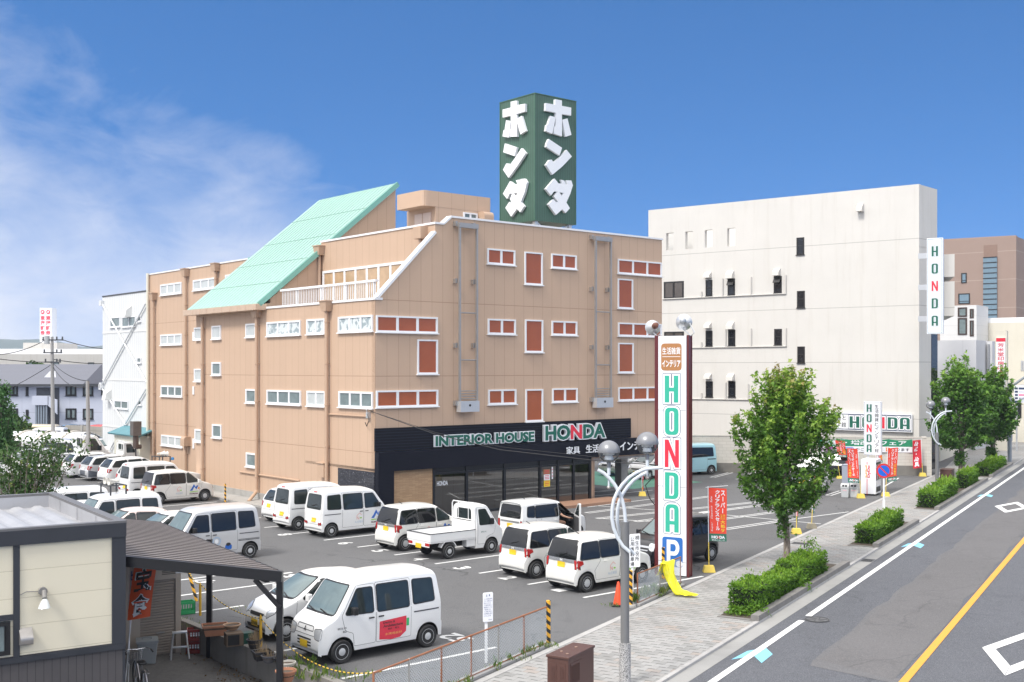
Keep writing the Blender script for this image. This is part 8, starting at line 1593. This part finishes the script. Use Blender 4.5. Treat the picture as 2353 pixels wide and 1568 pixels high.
honda_column(mb, TS2, a+w_*.17, a+w_*.46, z0+h2*.05, z0+h2*.95, FI, ((.035,.004,3),(.026,.007,2)), .30); text_down(mb, '生活雑貨とインテリア館', a+w_*.62, z0+h2*.04, a+w_*.86, z0+h2*.95, lambda x, y: TS2(x, y), 4, 0); mb.build('sign_lettering', [green_ink, red_ink, signwhite, navy_ink, black_ink], pan, fix=False)
for x in (a+.2, b_-.2): mb = MB(); mb.box(x-.04,-.04,0,x+.04,.04,z0); mb.build('post', alu, e)
# ------------------------------------------------------------------ sale flags
m_fr = M('flag_red', (.78,.065,.035), .6, .08, 4); m_fg = M('flag_green', (.03,.16,.10), .6); m_dr = M('flag_crimson', (.60,.02,.035), .6, .1, 4); m_yb = M('yellow_block', (.74,.55,.10), .7, .12, 4, dirt=.3); m_gb = M('old_block', (.30,.27,.20), .8, .25, 5, dirt=.5)
def flag(ub, vb, ut, vt, vf0, vf1, wpx, yaw, label, mir=False, kind='sale', bm=None, side=1, bh=.22, lean_=0):
    p = G(ub, vb); d = p.y; e = empty('sale_flag', p, 0, label, 'flag', 'sale flags on weighted poles'); mb = MB(); s_ = .15*(d*(1/45)) if d > 45 else .15; mb.add([(-.20,-.15,0),(.20,-.15,0),(.20,.15,0),(-.20,.15,0),(-.15,-.11,bh),(.15,-.11,bh),(.15,.11,bh),(-.15,.11,bh)], [(0,1,2,3),(4,5,6,7),(0,1,5,4),(1,2,6,5),(2,3,7,6),(3,0,4,7)]); mb.build('base', bm or m_yb, e, bevel=.01)
    top = AT(ut, vt, d)-p; mb = MB(); mb.tube([(0,0,bh*.9),(top.x*.35,0,top.z*.35)], .017, 6, 1); mb.tube([(top.x*.35,0,top.z*.35), (top.x,0,top.z)], .012, 6, 0); c, s = math.cos(yaw), math.sin(yaw); z1 = ZAT(vf0, d); z0 = ZAT(vf1, d); w_ = wpx*d/F/max(.25, abs(c)); h_2 = z1-z0
    bx = top.x*.9; mb.tube([(top.x-.08*c*side, -.08*s*side, top.z-.03), (top.x+side*(w_+.08)*c, side*(w_+.08)*s, z1+.05)], .008, 5, 0); mb.build('pole', [signwhite, m_yb], e)
    def T(x, y, dd=0):
        f = y/h_2; xx = x+.03; wob = .045*math.sin(x*6+f*5)*(.4+.6*(1-f)); ox = top.x*(.45+.55*f); nx, ny = -s, c
        return (ox+side*xx*c+(-wob-dd)*nx*-1*(-1), side*xx*s+(-wob-dd)*ny, z0+y-.05*(x/w_)+lean_*(x/w_))
    if side < 0: TT = lambda x, y, dd=0: T(w_-x, y, dd)
    else: TT = T
    mb = MB(); n, m_ = 5, 14
    for i in range(n):
        for j in range(m_):
            f0, f1 = j/m_, (j+1)/m_; mi = 1 if (kind == 'sale' and j < 2) else 0; mb.add([T(w_*i/n,h_2*f0), T(w_*(i+1)/n,h_2*f0), T(w_*(i+1)/n,h_2*f1), T(w_*i/n,h_2*f1)], [(0,1,2,3)], mi)
    cl = mb.build('cloth', [m_fr if kind == 'sale' else m_dr, m_fg], e, smooth=True, fix=False); mb = MB()
    if kind == 'sale': rows = [('スーパー',.66,.52,.90,.97,0,1,.03),('クリアランスセール',.36,.20,.60,.97,0,1,.03),('展示品',.80,.41,.92,.51,1,1,.0),('在庫品',.66,.41,.78,.51,1,1,.0),('大処分',.66,.17,.93,.40,1,1,.03),('HO DA',.10,.05,.90,.105,0,0,.06),('N',.42,.05,.56,.105,2,0,.05),('家具のホンダ',.12,.005,.88,.04,0,0,.0)]
    else: rows = [('仏壇・仏具',.30,.04,.85,.97,0,1,.04)]
    banner_text(mb, w_, h_2, rows, mir, .006, TT if not mir else TT)
    if kind == 'sale':
        for s2, y0, y1 in (('Super',.18,.36),('Clearance',.42,.66),('Sale',.72,.84)):
            vs, fs, a, b_, c_, d_ = text_tris(s2, 0, .25); xx0, xx1 = (.08, .19); q = [((xx1-(xx1-xx0)*(p_[1]-c_)/(d_-c_))*w_, (y0+(p_[0]-a)/(b_-a)*(y1-y0))*h_2) for p_ in vs]; mb.add([TT(w_-x, y, .006) if mir else TT(x, y, .006) for x, y in q], fs, 0)
    mb.build('lettering', [signwhite, M('flag_yellow', (.85,.62,.05), .5), M('flag_pale_red', (.7,.1,.08), .5)], cl, fix=False)
flag(1629, 1315, 1627, 1118, 1121, 1243, 42, R(12), 'red clearance flag on yellow block, nearest one between pylon and tree'); flag(1830, 1227, 1832, 1108, 1113, 1200, 9, R(76), 'thin edge on red flag just right of the street tree trunk'); flag(1865, 1215, 1870, 1090, 1094, 1180, 10, R(66), 'narrow red flag on a stained concrete block right of the tree trunk', bm=m_gb)
flag(1978, 1145, 1972, 1028, 1032, 1111, 26, R(10), 'red clearance flag with reversed writing in front of the two bins', mir=True, side=-1, lean_=.1); flag(1930, 1100, 1918, 1008, 1012, 1050, 22, R(8), 'red clearance flag above the black car roof', bh=.15); flag(2035, 1141, 2040, 1026, 1031, 1108, 24, R(14), 'red clearance flag leaning behind the no parking sign', lean_=.1)
flag(2120, 1095, 2117, 1008, 1011, 1075, 20, R(8), 'crimson flag with white kanji at the end of the block wall', mir=True, kind='b', side=-1); flag(1476, 1140, 1474, 1080, 1086, 1125, 7, R(72), 'small drooping red flag on a yellow block left of the pylon', kind='c'); flag(2014, 1118, 2012, 1016, 1022, 1062, 16, R(20), 'red flag mostly hidden behind the standing HONDA sign')
# ------------------------------------------------------------------ driver in the open doorway
skin_m = M('skin', (.50,.29,.20), .55, .06, 8); shirt = M('black_polo', (.016,.017,.02), .8, .15, 9); hair_m = M('grey_black_hair', (.035,.033,.032), .6, .3, 20)
per = empty('person', nb.location+Vector((0,0,0)), nb.rotation_euler.z, 'man in black polo shirt seated in the open boxy car reaching for its door', 'person')
def skin_body(name, chain, edges, mat, root=0, sub=2):
    me = bpy.data.meshes.new(name); me.from_pydata([c[:3] for c in chain], edges, []); o = bpy.data.objects.new(name, me); C.objects.link(o); o.parent = per; me.materials.append(mat)
    m1 = o.modifiers.new('skin', 'SKIN'); m1.use_smooth_shade = True
    for i, c in enumerate(chain): me.skin_vertices[0].data[i].radius = (c[3], c[4] if len(c) > 4 else c[3]); me.skin_vertices[0].data[i].use_root = i == root
    m2 = o.modifiers.new('sub', 'SUBSURF'); m2.levels = sub; m2.render_levels = sub; return o
bx, by = .18, -.42
body = skin_body('body', [(bx,by,.80,.13,.15),(bx+.0,by-.02,1.02,.14,.10),(bx+.02,by-.03,1.22,.17,.10),(bx+.04,by-.04,1.33,.06),(bx+.06,by-.06,1.40,.052),(bx+.08,by-.07,1.48,.088,.095),(bx+.09,by-.07,1.57,.075,.085),
   (bx+.03,by-.20,1.26,.06),(bx+.16,by-.36,1.06,.044),(bx+.38,by-.46,.98,.032),(bx+.46,by-.48,.97,.026,.034),(bx+.03,by+.20,1.26,.06),(bx+.2,by+.24,1.02,.042),(bx+.40,by+.12,1.0,.03),
   (bx+.30,by-.12,.78,.085),(bx+.52,by-.12,.74,.06),(bx+.30,by+.12,.78,.085),(bx+.52,by+.12,.74,.06)], [(0,1),(1,2),(2,3),(3,4),(4,5),(5,6),(2,7),(7,8),(8,9),(9,10),(2,11),(11,12),(12,13),(0,14),(14,15),(0,16),(16,17)], skin_m)
sh_ = skin_body('shirt', [(bx,by,.84,.145,.16),(bx,by-.02,1.02,.155,.115),(bx+.02,by-.03,1.22,.182,.115),(bx+.04,by-.04,1.31,.075),(bx+.03,by-.20,1.26,.073),(bx+.13,by-.31,1.12,.062),(bx+.03,by+.20,1.26,.073),(bx+.15,by+.25,1.1,.06)], [(0,1),(1,2),(2,3),(2,4),(4,5),(2,6),(6,7)], shirt)
mb = MB(); mb.lathe([(.001,.115),(.06,.10),(.095,.05),(.10,.0),(.085,-.05),(.06,-.07)], 16, lambda a, b_, c_: (bx+.055+a*1.05, by-.065+b_*.95, 1.545+c_)); mb.build('hair', hair_m, per, smooth=True)
for i, (a, l) in enumerate(((-.018,.075),(-.006,.085),(.006,.08),(.018,.066))): skin_body('finger', [(bx+.48,by-.48+a,.97,.010),(bx+.50+l*.5,by-.49+a,.955,.009),(bx+.49+l*.8,by-.49+a,.925,.007)], [(0,1),(1,2)], skin_m, 0, 1)
skin_body('thumb', [(bx+.47,by-.46,.98,.011),(bx+.50,by-.435,.99,.009),(bx+.525,by-.43,.975,.007)], [(0,1),(1,2)], skin_m, 0, 1)
mb = MB(); [mb.lathe([(.001,.008),(.009,.0),(.001,-.008)], 8, lambda a, b_, c_: (bx+.155+a, by-.10+dy+b_, 1.50+c_)) for dy in (0, .06)]; mb.build('eyes', black, per); mb = MB(); mb.add([(bx+.165,by-.07-.014,1.455),(bx+.165,by-.07+.014,1.455),(bx+.20,by-.07,1.46),(bx+.165,by-.07,1.50)], [(0,1,2),(0,2,3),(1,2,3)]); mb.build('nose', skin_m, per)
# ------------------------------------------------------------------ trees, hedges, weeds
def set_tone(o, tones):
    a = o.data.attributes.new('tone', 'FLOAT', 'FACE'); a.data.foreach_set('value', tones)
class Leaves:
    def __init__(s, rg): s.v = []; s.f = []; s.t = []; s.g = rg
    def leaf(s, p, size, tone, up=.3, asp=.55, dirv=None):
        g = s.g; d = Vector((g.gauss(0,1), g.gauss(0,1), g.gauss(0,1)-up))
        if dirv is not None: d = d*.7+dirv*1.2
        d.normalize(); n = Vector((g.gauss(0,1), g.gauss(0,1), g.gauss(0,1)+.9)); a = d.cross(n)
        if a.length < 1e-3: return
        a.normalize(); nn = a.cross(d); o = len(s.v); w_ = size*asp/2; p = Vector(p)
        s.v += [tuple(p), tuple(p+d*size*.5+a*w_+nn*size*.08), tuple(p+d*size), tuple(p+d*size*.5-a*w_+nn*size*.08)]; s.f.append((o,o+1,o+2,o+3)); s.t.append(min(1, max(0, tone)))
    def maple(s, p, size, tone):      # a three pointed leaf
        g = s.g; d = Vector((g.gauss(0,1), g.gauss(0,1), g.gauss(0,.8)-.5)).normalized(); n = Vector((g.gauss(0,.8), g.gauss(0,.8), 1)); a = d.cross(n)
        if a.length < 1e-3: return
        a.normalize(); p = Vector(p); o = len(s.v); q = lambda x, y: tuple(p+d*(y*size)+a*(x*size))
        s.v += [q(0,0), q(.5,.28), q(.18,.42), q(0,1), q(-.18,.42), q(-.5,.28)]; s.f += [(o,o+1,o+2),(o,o+2,o+3,o+4),(o,o+4,o+5)]; s.t += [min(1, max(0, tone))]*3
    def build(s, name, mat, parent):
        me = bpy.data.meshes.new(name); me.from_pydata(s.v, [], s.f); me.materials.append(mat); o = bpy.data.objects.new(name, me); C.objects.link(o); o.parent = parent; set_tone(o, s.t); return o
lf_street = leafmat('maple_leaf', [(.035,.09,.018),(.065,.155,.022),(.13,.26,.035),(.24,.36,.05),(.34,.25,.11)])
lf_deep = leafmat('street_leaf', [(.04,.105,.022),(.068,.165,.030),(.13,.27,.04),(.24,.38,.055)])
lf_hedge = leafmat('hedge_leaf', [(.035,.085,.012),(.07,.165,.016),(.15,.285,.024),(.27,.40,.04)])
lf_dark = leafmat('dark_leaf', [(.022,.055,.018),(.045,.10,.025),(.085,.15,.035),(.26,.28,.06)])
bark, t, b = base_mat('bark'); co = N(t, 'ShaderNodeTexCoord').outputs['Object']; mp = N(t, 'ShaderNodeMapping'); mp.inputs['Scale'].default_value = (7, 7, 1.6); LK(t, co, mp.inputs[0]); nz = noise(t, mp.outputs[0], 2.2, 6, .7); LK(t, rampn(t, nz, [(.32,(.075,.055,.042)),(.5,(.20,.165,.135)),(.64,(.36,.31,.265))]), b.inputs['Base Color']); b.inputs['Roughness'].default_value = .9; bn = N(t, 'ShaderNodeBump'); bn.inputs['Strength'].default_value = .8; LK(t, nz, bn.inputs['Height']); LK(t, bn.outputs[0], b.inputs['Normal'])
def street_tree(base, zc0, zc1, rad, tr, seed, label, mat, shoots=95, leaf=.125, per=1.0, ivy=True, lean_=(0,0), spike=.30, sq=1.0):
    rg = random.Random(seed); e = empty('street_tree', base, 0, label, 'tree', 'street trees along the pavement'); zf = zc0+(zc1-zc0)*.30; pts = [Vector((lean_[0]*k+.03*math.sin(k*9), lean_[1]*k+.03*math.cos(k*7), (zc0+(zc1-zc0)*.5)*k)) for k in [i/9 for i in range(10)]]
    mb = MB(); mb.tube(pts, [tr*(1.25 if i == 0 else 1.0-.06*i) for i in range(10)], 12); L_ = Leaves(rg); zm = zc0+(zc1-zc0)*.45
    for i in range(shoots):
        az = rg.uniform(0, 6.283); k = rg.random(); zt = zc0+(zc1-zc0)*(.10+.86*k**.75); f = (zt-zc0)/(zc1-zc0); env = rad*(math.sin(math.pi*min(1,(f*.74+.17)))**.62)*rg.uniform(.5, 1.16)
        if k > .7: env *= rg.uniform(.4, 1); zt += .25*rg.random()
        tip = Vector((math.cos(az)*env, math.sin(az)*env*sq, zt+rg.uniform(-.2,.35)*spike*2)); st = pts[0].lerp(pts[-1], min(1, max(.38, (zt-.9-env*.55)/pts[-1].z))); mid = st.lerp(tip, .5)+Vector((math.cos(az), math.sin(az), -.35))*env*.18
        cv = [st*(1-t_)**2+mid*2*t_*(1-t_)+tip*t_*t_ for t_ in [j/12 for j in range(13)]]
        if i % 2 == 0: mb.tube([cv[0], cv[4], cv[8], cv[12]], [tr*.26, tr*.16, tr*.09, .006], 5)
        nl = int(105*per*(.6+.6*env/rad)); young = rg.uniform(-.1, .25)
        for j in range(nl):
            t_ = rg.uniform(.22, 1)**.8; q = cv[min(12, int(t_*12))].lerp(cv[min(12, int(t_*12)+1)], (t_*12) % 1); sp_ = .17*(1.15-t_)+.035; q = q+Vector((rg.gauss(0,sp_), rg.gauss(0,sp_), rg.gauss(0,sp_*.8)))
            if q.z < zc0-.1 and rg.random() < .8: continue
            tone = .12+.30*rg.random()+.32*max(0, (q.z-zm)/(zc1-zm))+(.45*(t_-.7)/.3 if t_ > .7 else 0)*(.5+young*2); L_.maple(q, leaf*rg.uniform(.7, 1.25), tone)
    if ivy:
        for j in range(230): z = zc0*rg.uniform(.5, 1.05); a = rg.gauss(3.6, .9); q = Vector((math.cos(a)*(tr+.05+abs(rg.gauss(0,.09))), math.sin(a)*(tr+.05+abs(rg.gauss(0,.09))), z)); L_.maple(q, leaf*.9, rg.uniform(.1,.5))
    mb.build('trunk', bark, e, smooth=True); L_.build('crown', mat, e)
b1 = G(1808, 1300); street_tree(b1, 1.95, ZAT(848, b1.y), 1.70, .125, 11, 'nearest street tree with bright bushy crown in front of the stucco building', lf_street, 150, .15, 1.2, lean_=(-.12,0), spike=.5)
b2 = G(2209, 1095); street_tree(b2, ZAT(1040, b2.y), ZAT(828, b2.y), 68*b2.y/F, .20, 5, 'dense dark street tree behind the farther lamp, left of a pair', lf_deep, 115, .22, 1.05, spike=.8); b3 = G(2281, 1067); street_tree(b3, ZAT(1030, b3.y), ZAT(842, b3.y), 57*b3.y/F, .2, 8, 'dark street tree right of a pair, beside the grey road pole', lf_deep, 95, .26, .95, spike=.8)
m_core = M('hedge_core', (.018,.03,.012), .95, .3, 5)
def hedge(blocks, label, leaf=.075, dens=520, seed=1, frond=None):
    rg = random.Random(seed); s0, q0 = blocks[0][0], blocks[0][2]; e = empty('clipped_hedge', SW((blocks[0][0]+blocks[0][1])/2, q0), ROT_S, label, 'hedge', 'clipped hedges in the roadside planters'); L_ = Leaves(rg); mb = MB(); ox = (blocks[0][0]+blocks[0][1])/2
    for (sa, sb_, qa_, qb_, h) in blocks:
        x0, x1, y0, y1 = sa-ox, sb_-ox, qa_-q0, qb_-q0; mb.box(x0+.09, y0+.09, -.03, x1-.09, y1-.09, h-.10)
        for nrm, ar in (('t',(x1-x0)*(y1-y0)),('f',(x1-x0)*h),('b',(x1-x0)*h),('l',(y1-y0)*h),('r',(y1-y0)*h)):
            for i in range(int(ar*dens)):
                u, v = rg.random(), rg.random(); j = rg.gauss(0, .026); hh = h+.05*math.sin((x0+u*3+v*7)*2.3)
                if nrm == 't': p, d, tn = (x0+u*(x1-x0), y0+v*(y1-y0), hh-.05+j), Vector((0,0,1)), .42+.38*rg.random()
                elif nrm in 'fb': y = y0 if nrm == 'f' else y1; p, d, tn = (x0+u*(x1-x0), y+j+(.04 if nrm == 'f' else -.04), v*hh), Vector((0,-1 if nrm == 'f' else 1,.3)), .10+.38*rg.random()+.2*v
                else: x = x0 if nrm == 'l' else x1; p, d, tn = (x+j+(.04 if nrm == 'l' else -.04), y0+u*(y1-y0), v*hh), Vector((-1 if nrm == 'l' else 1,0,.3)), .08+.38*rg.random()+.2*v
                L_.leaf(p, leaf*rg.uniform(.7,1.5), tn, 0, .55, d)
    for k in range(int(len(blocks)*40)):
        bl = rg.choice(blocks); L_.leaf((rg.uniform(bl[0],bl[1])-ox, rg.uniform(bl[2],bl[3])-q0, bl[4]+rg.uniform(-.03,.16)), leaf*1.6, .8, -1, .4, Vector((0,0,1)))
    if frond:
        for (s_, q_, h) in frond:
            for i in range(260): a = rg.uniform(0,6.28); z = h*rg.random(); rr_ = .30*(1-z/h*.6); L_.leaf((s_-ox+rg.gauss(0,.12)+math.cos(a)*rr_*.5, q_-q0+rg.gauss(0,.12)+math.sin(a)*rr_*.5, z), leaf*1.7, .3+.4*rg.random(), 0, .4)
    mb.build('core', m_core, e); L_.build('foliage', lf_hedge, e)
hedge([(-10.5,-9.62,30.1,31.8,.74),(-10.45,-9.66,31.8,34.4,.60),(-10.5,-9.6,34.4,37.0,.74)], 'largest clipped hedge around the foot of the nearest street tree', .066, 860, 1, [(-9.7,30.0,.35),(-10.2,29.9,.2),(-9.6,34.0,.5),(-10.1,36.9,1.2)])
hedge([(-10.45,-9.7,44.3,47.2,.64),(-10.45,-9.75,47.2,50.0,.70)], 'clipped hedge at the foot of the no parking sign', .075, 620, 2, [(-10.4,48,.85)])
h3 = WS(G(2122, 1167))[1]; hedge([(-10.5,-9.7,h3,h3+3.2,.72),(-10.4,-9.7,h3+3.2,h3+6.4,.85),(-10.3,-9.7,h3+10.2,h3+14,.85)], 'clipped hedge split by a dark brown cabinet beside the farther lamp', .12, 230, 3)
h4 = WS(G(2250, 1094))[1]; hedge([(-10.5,-9.7,h4,h4+8,.62)], 'farthest clipped hedge below the right hand tree of the pair', .15, 150, 4)
m_soil = M('planter_soil', (.07,.055,.04), .95, .3, 8); m_kb = M('planter_kerb', (.20,.19,.18), .85, .2, 2.5, bump=.4, dirt=.6)
for q0, q1 in ((29.3,39.2),(43.6,51.6),(h3-.8,h3+16),(h4-.8,h4+10)):
    mb = MB(); q = q0
    while q < q1-.05: e_ = min(q+.6, q1); mb.box(-9.62, q+.005, -.1, -9.40, e_-.005, .16); q = e_
    mb.box(-10.55, q0, -.05, -9.63, q0+.14, .03); mb.box(-10.55, q1-.14, -.05, -9.63, q1, .03); o = mb.build('planter_kerb', m_kb); o.rotation_euler.z = ROT_S; o['kind'] = 'structure'
    sheet('planter_soil', [(-10.55,q0+.14),(-9.63,q0+.14),(-9.63,q1-.14),(-10.55,q1-.14)], .012, m_soil, rz=ROT_S)
# bush behind the house, tree at the left edge, shrubs
def bush(base, env, n, leaf, mat, label, seed, nm='leafy_bush', stems=14, cat='bush', arch=.25):
    rg = random.Random(seed); e = empty(nm, base, 0, label, cat); L_ = Leaves(rg); mb = MB()
    for i in range(stems):
        tx, tz = rg.choice(env); tx += rg.gauss(0,.25); ty = rg.gauss(0,.6); tip = Vector((tx, ty, tz+rg.gauss(0,.15))); st = Vector((rg.gauss(0,.15), rg.gauss(0,.15), 0)); mid = Vector((tx*.35, ty*.4, tz*.78)); cv = [st*(1-t_)**2+mid*2*t_*(1-t_)+tip*t_*t_ for t_ in [j/14 for j in range(15)]]
        mb.tube([cv[0], cv[5], cv[10], cv[14]], [.035,.022,.012,.004], 5)
        for j in range(n):
            t_ = rg.uniform(.22,1); q = cv[min(13,int(t_*14))].lerp(cv[min(14,int(t_*14)+1)], (t_*14) % 1); s_ = arch*(1.15-t_)+.05; L_.leaf(q+Vector((rg.gauss(0,s_), rg.gauss(0,s_), rg.gauss(0,s_))), leaf*rg.uniform(.7,1.3), .15+.4*rg.random()+(.4 if rg.random() < .06 else 0)+.2*max(0,t_-.8), .5, .5)
    mb.build('stems', bark, e, smooth=True); L_.build('foliage', mat, e)
pb_ = AT(45, 1180, 36); pb_.z = -.55; ev = [((u-45)*36/F, ZAT(v, 36)+.55) for u, v in ((5,1035),(25,1040),(45,1005),(60,1018),(90,1000),(110,1010),(140,1003),(160,1010),(182,1022),(100,1045),(60,1050),(20,1050),(130,1052),(150,1090),(-20,1020),(-40,1040),(110,1080),(80,1090),(40,1085),(10,1090),(165,1068))]
bush(pb_, ev, 120, .14, lf_dark, 'loose leafy bush rising behind the grey parapet of the cream house', 3, stems=40, arch=.30)
pt_ = AT(8, 990, 70); pt_.z = 0; bush(pt_, [((u-26)*70/F, ZAT(v, 70)) for u, v in ((-20,865),(0,860),(15,875),(25,890),(35,905),(40,935),(30,960),(10,930),(-10,900),(20,950),(0,970))], 200, .26, leafmat('far_green', [(.04,.11,.035),(.07,.17,.05),(.13,.26,.07)]), 'green feathery tree at the left edge in front of the apartment house', 9, 'garden_tree', 26, 'tree', .30)
ps_ = AT(45, 985, 92); ps_.z = 0; bush(ps_, [((u-45)*92/F, ZAT(v, 92)) for u, v in ((15,968),(25,962),(40,965),(55,960),(65,968),(75,972))], 130, .35, lf_dark, 'low green shrubs under the apartment house windows', 4, 'shrub', 12, 'shrub', .5)
pq_ = AT(80, 870, 140); pq_.z = 0; bush(pq_, [((u-80)*140/F, ZAT(v, 140)) for u, v in ((68,842),(74,838),(80,836),(88,838),(94,842),(100,846))], 90, .6, lf_dark, 'small rounded dark treetop above the apartment roof ridge', 6, 'garden_tree', 14, 'tree', .8)
# weeds along the fences and walls
rg = random.Random(4); L_ = Leaves(rg)
def weeds(p, n, r, h): 
    for i in range(n): a = rg.uniform(0,6.28); k = rg.random()**.5*r; q = p+Vector((math.cos(a)*k, math.sin(a)*k, rg.uniform(0,h*.5))); L_.leaf(q, h*rg.uniform(.4,1.0), rg.uniform(.2,.9), -1.2, .22, Vector((0,0,1)))
for i in range(46): q = rg.uniform(17.3, 24.2); weeds(SW(-13.06+rg.gauss(0,.10), q), rg.randint(6, 30), .10, rg.uniform(.06,.20))
for i in range(22): q = rg.uniform(f2a, f2b); weeds(SW(-13.15+rg.gauss(0,.12), q), rg.randint(10, 40), .12, rg.uniform(.1,.32))
for u, v, n, r, h in ((690,1545,70,.45,.2),(720,1560,70,.4,.2),(660,1528,30,.3,.2),(760,1562,45,.4,.22),(820,1562,40,.4,.2),(1268,1488,40,.2,.12),(1405,1395,40,.25,.12),(440,1440,50,.3,.1),(425,1430,30,.25,.12),(550,1402,30,.3,.08),(1200,1516,40,.25,.1),(700,1530,30,.3,.25)): weeds(G(u, v), n, r, h)
o = L_.build('weeds', leafmat('weed_leaf', [(.04,.09,.02),(.09,.17,.03),(.18,.26,.05),(.30,.26,.12)]), None); tag(o, 'tufts of weeds along fence feet and lot edges', 'weeds', None, 'stuff')
rg = random.Random(8); L_ = Leaves(rg)
for i in range(420): q = G(rg.uniform(500, 640), rg.uniform(1500, 1568), -.55) if i < 250 else LW(-14.9+rg.gauss(0,.2), rg.uniform(-22,-12), -.55); q.z = -.545; L_.leaf(q, .07, rg.random(), 0, .6)
o = L_.build('fallen_leaves', leafmat('dead_leaf', [(.14,.07,.03),(.20,.12,.05),(.10,.06,.03)]), None); tag(o, 'fallen brown leaves scattered in the gravel yard', 'leaves', None, 'stuff')
# drain covers on road and pavement
def cover(u, v, r, label, z, mat, sq_=None, rot=0):
    p = G(u, v, z); mb = MB()
    if sq_: mb.box(-sq_[0],-sq_[1],0,sq_[0],sq_[1],.006); [mb.box(-sq_[0]+.04,-sq_[1]+.05+i*.07,.006,sq_[0]-.04,-sq_[1]+.08+i*.07,.010,1) for i in range(int(sq_[1]*2/.07)-1)]
    else:
        mb.tube([(0,0,0),(0,0,.004)], r, 32); mb.tube([(r*.92*math.cos(2*math.pi*i/40), r*.92*math.sin(2*math.pi*i/40), .004) for i in range(40)], .012, 5, 1, closed=True)
        for i in range(6): a = R(60*i); mb.bar((r*.2*math.cos(a), r*.2*math.sin(a), .005), (r*.8*math.cos(a+.5), r*.8*math.sin(a+.5), .005), .025, .008, 1)
    o = mb.build('drain_cover', [mat, M('cast_iron_dark', (.045,.045,.047), .7, .2)]); o.location = p; o.rotation_euler.z = ROT_S; tag(o, label, 'drain cover')
iron = M('cast_iron', (.10,.10,.105), .7, .2, 8); cover(1878, 1424, .33, 'round manhole cover beside the gap in the white edge line', ZR+.012, iron); cover(1994, 1288, 0, 'square gutter grating beside the pavement ramp', ZR+.008, iron, (.2,.3)); cover(1838, 1249, 0, 'dark square cover in the pavement left of the hedge', .006, iron, (.3,.25))

for i, (xf, h, lb) in enumerate(((.42, 1.9, 'tall green pot plant inside the dark shop window'), (.72, .8, 'small green pot plant in a pale pot inside the shop window'))):
    x = xs[1]+(xs[3]-xs[1])*xf; e = empty('potted_plant', LW(x, .55, .06), 0, lb, 'plant'); mb = MB(); mb.lathe([(.12,0),(.18,.36),(.16,.36),(.001,.33)], 14); mb.build('vessel', signwhite, e, smooth=True); rg = random.Random(i); L_ = Leaves(rg)
    for k in range(260): z = .4+rg.random()*h; L_.leaf((rg.gauss(0,.16), rg.gauss(0,.12), z), .16, .5+.5*rg.random(), .2)
    L_.build('foliage', lf_hedge, e)
for o_ in list(sc.objects):      # stacked sheets of lettering and decals: keep each printed mark one mesh
    if o_.type == 'MESH' and not o_.users_collection: bpy.data.objects.remove(o_)
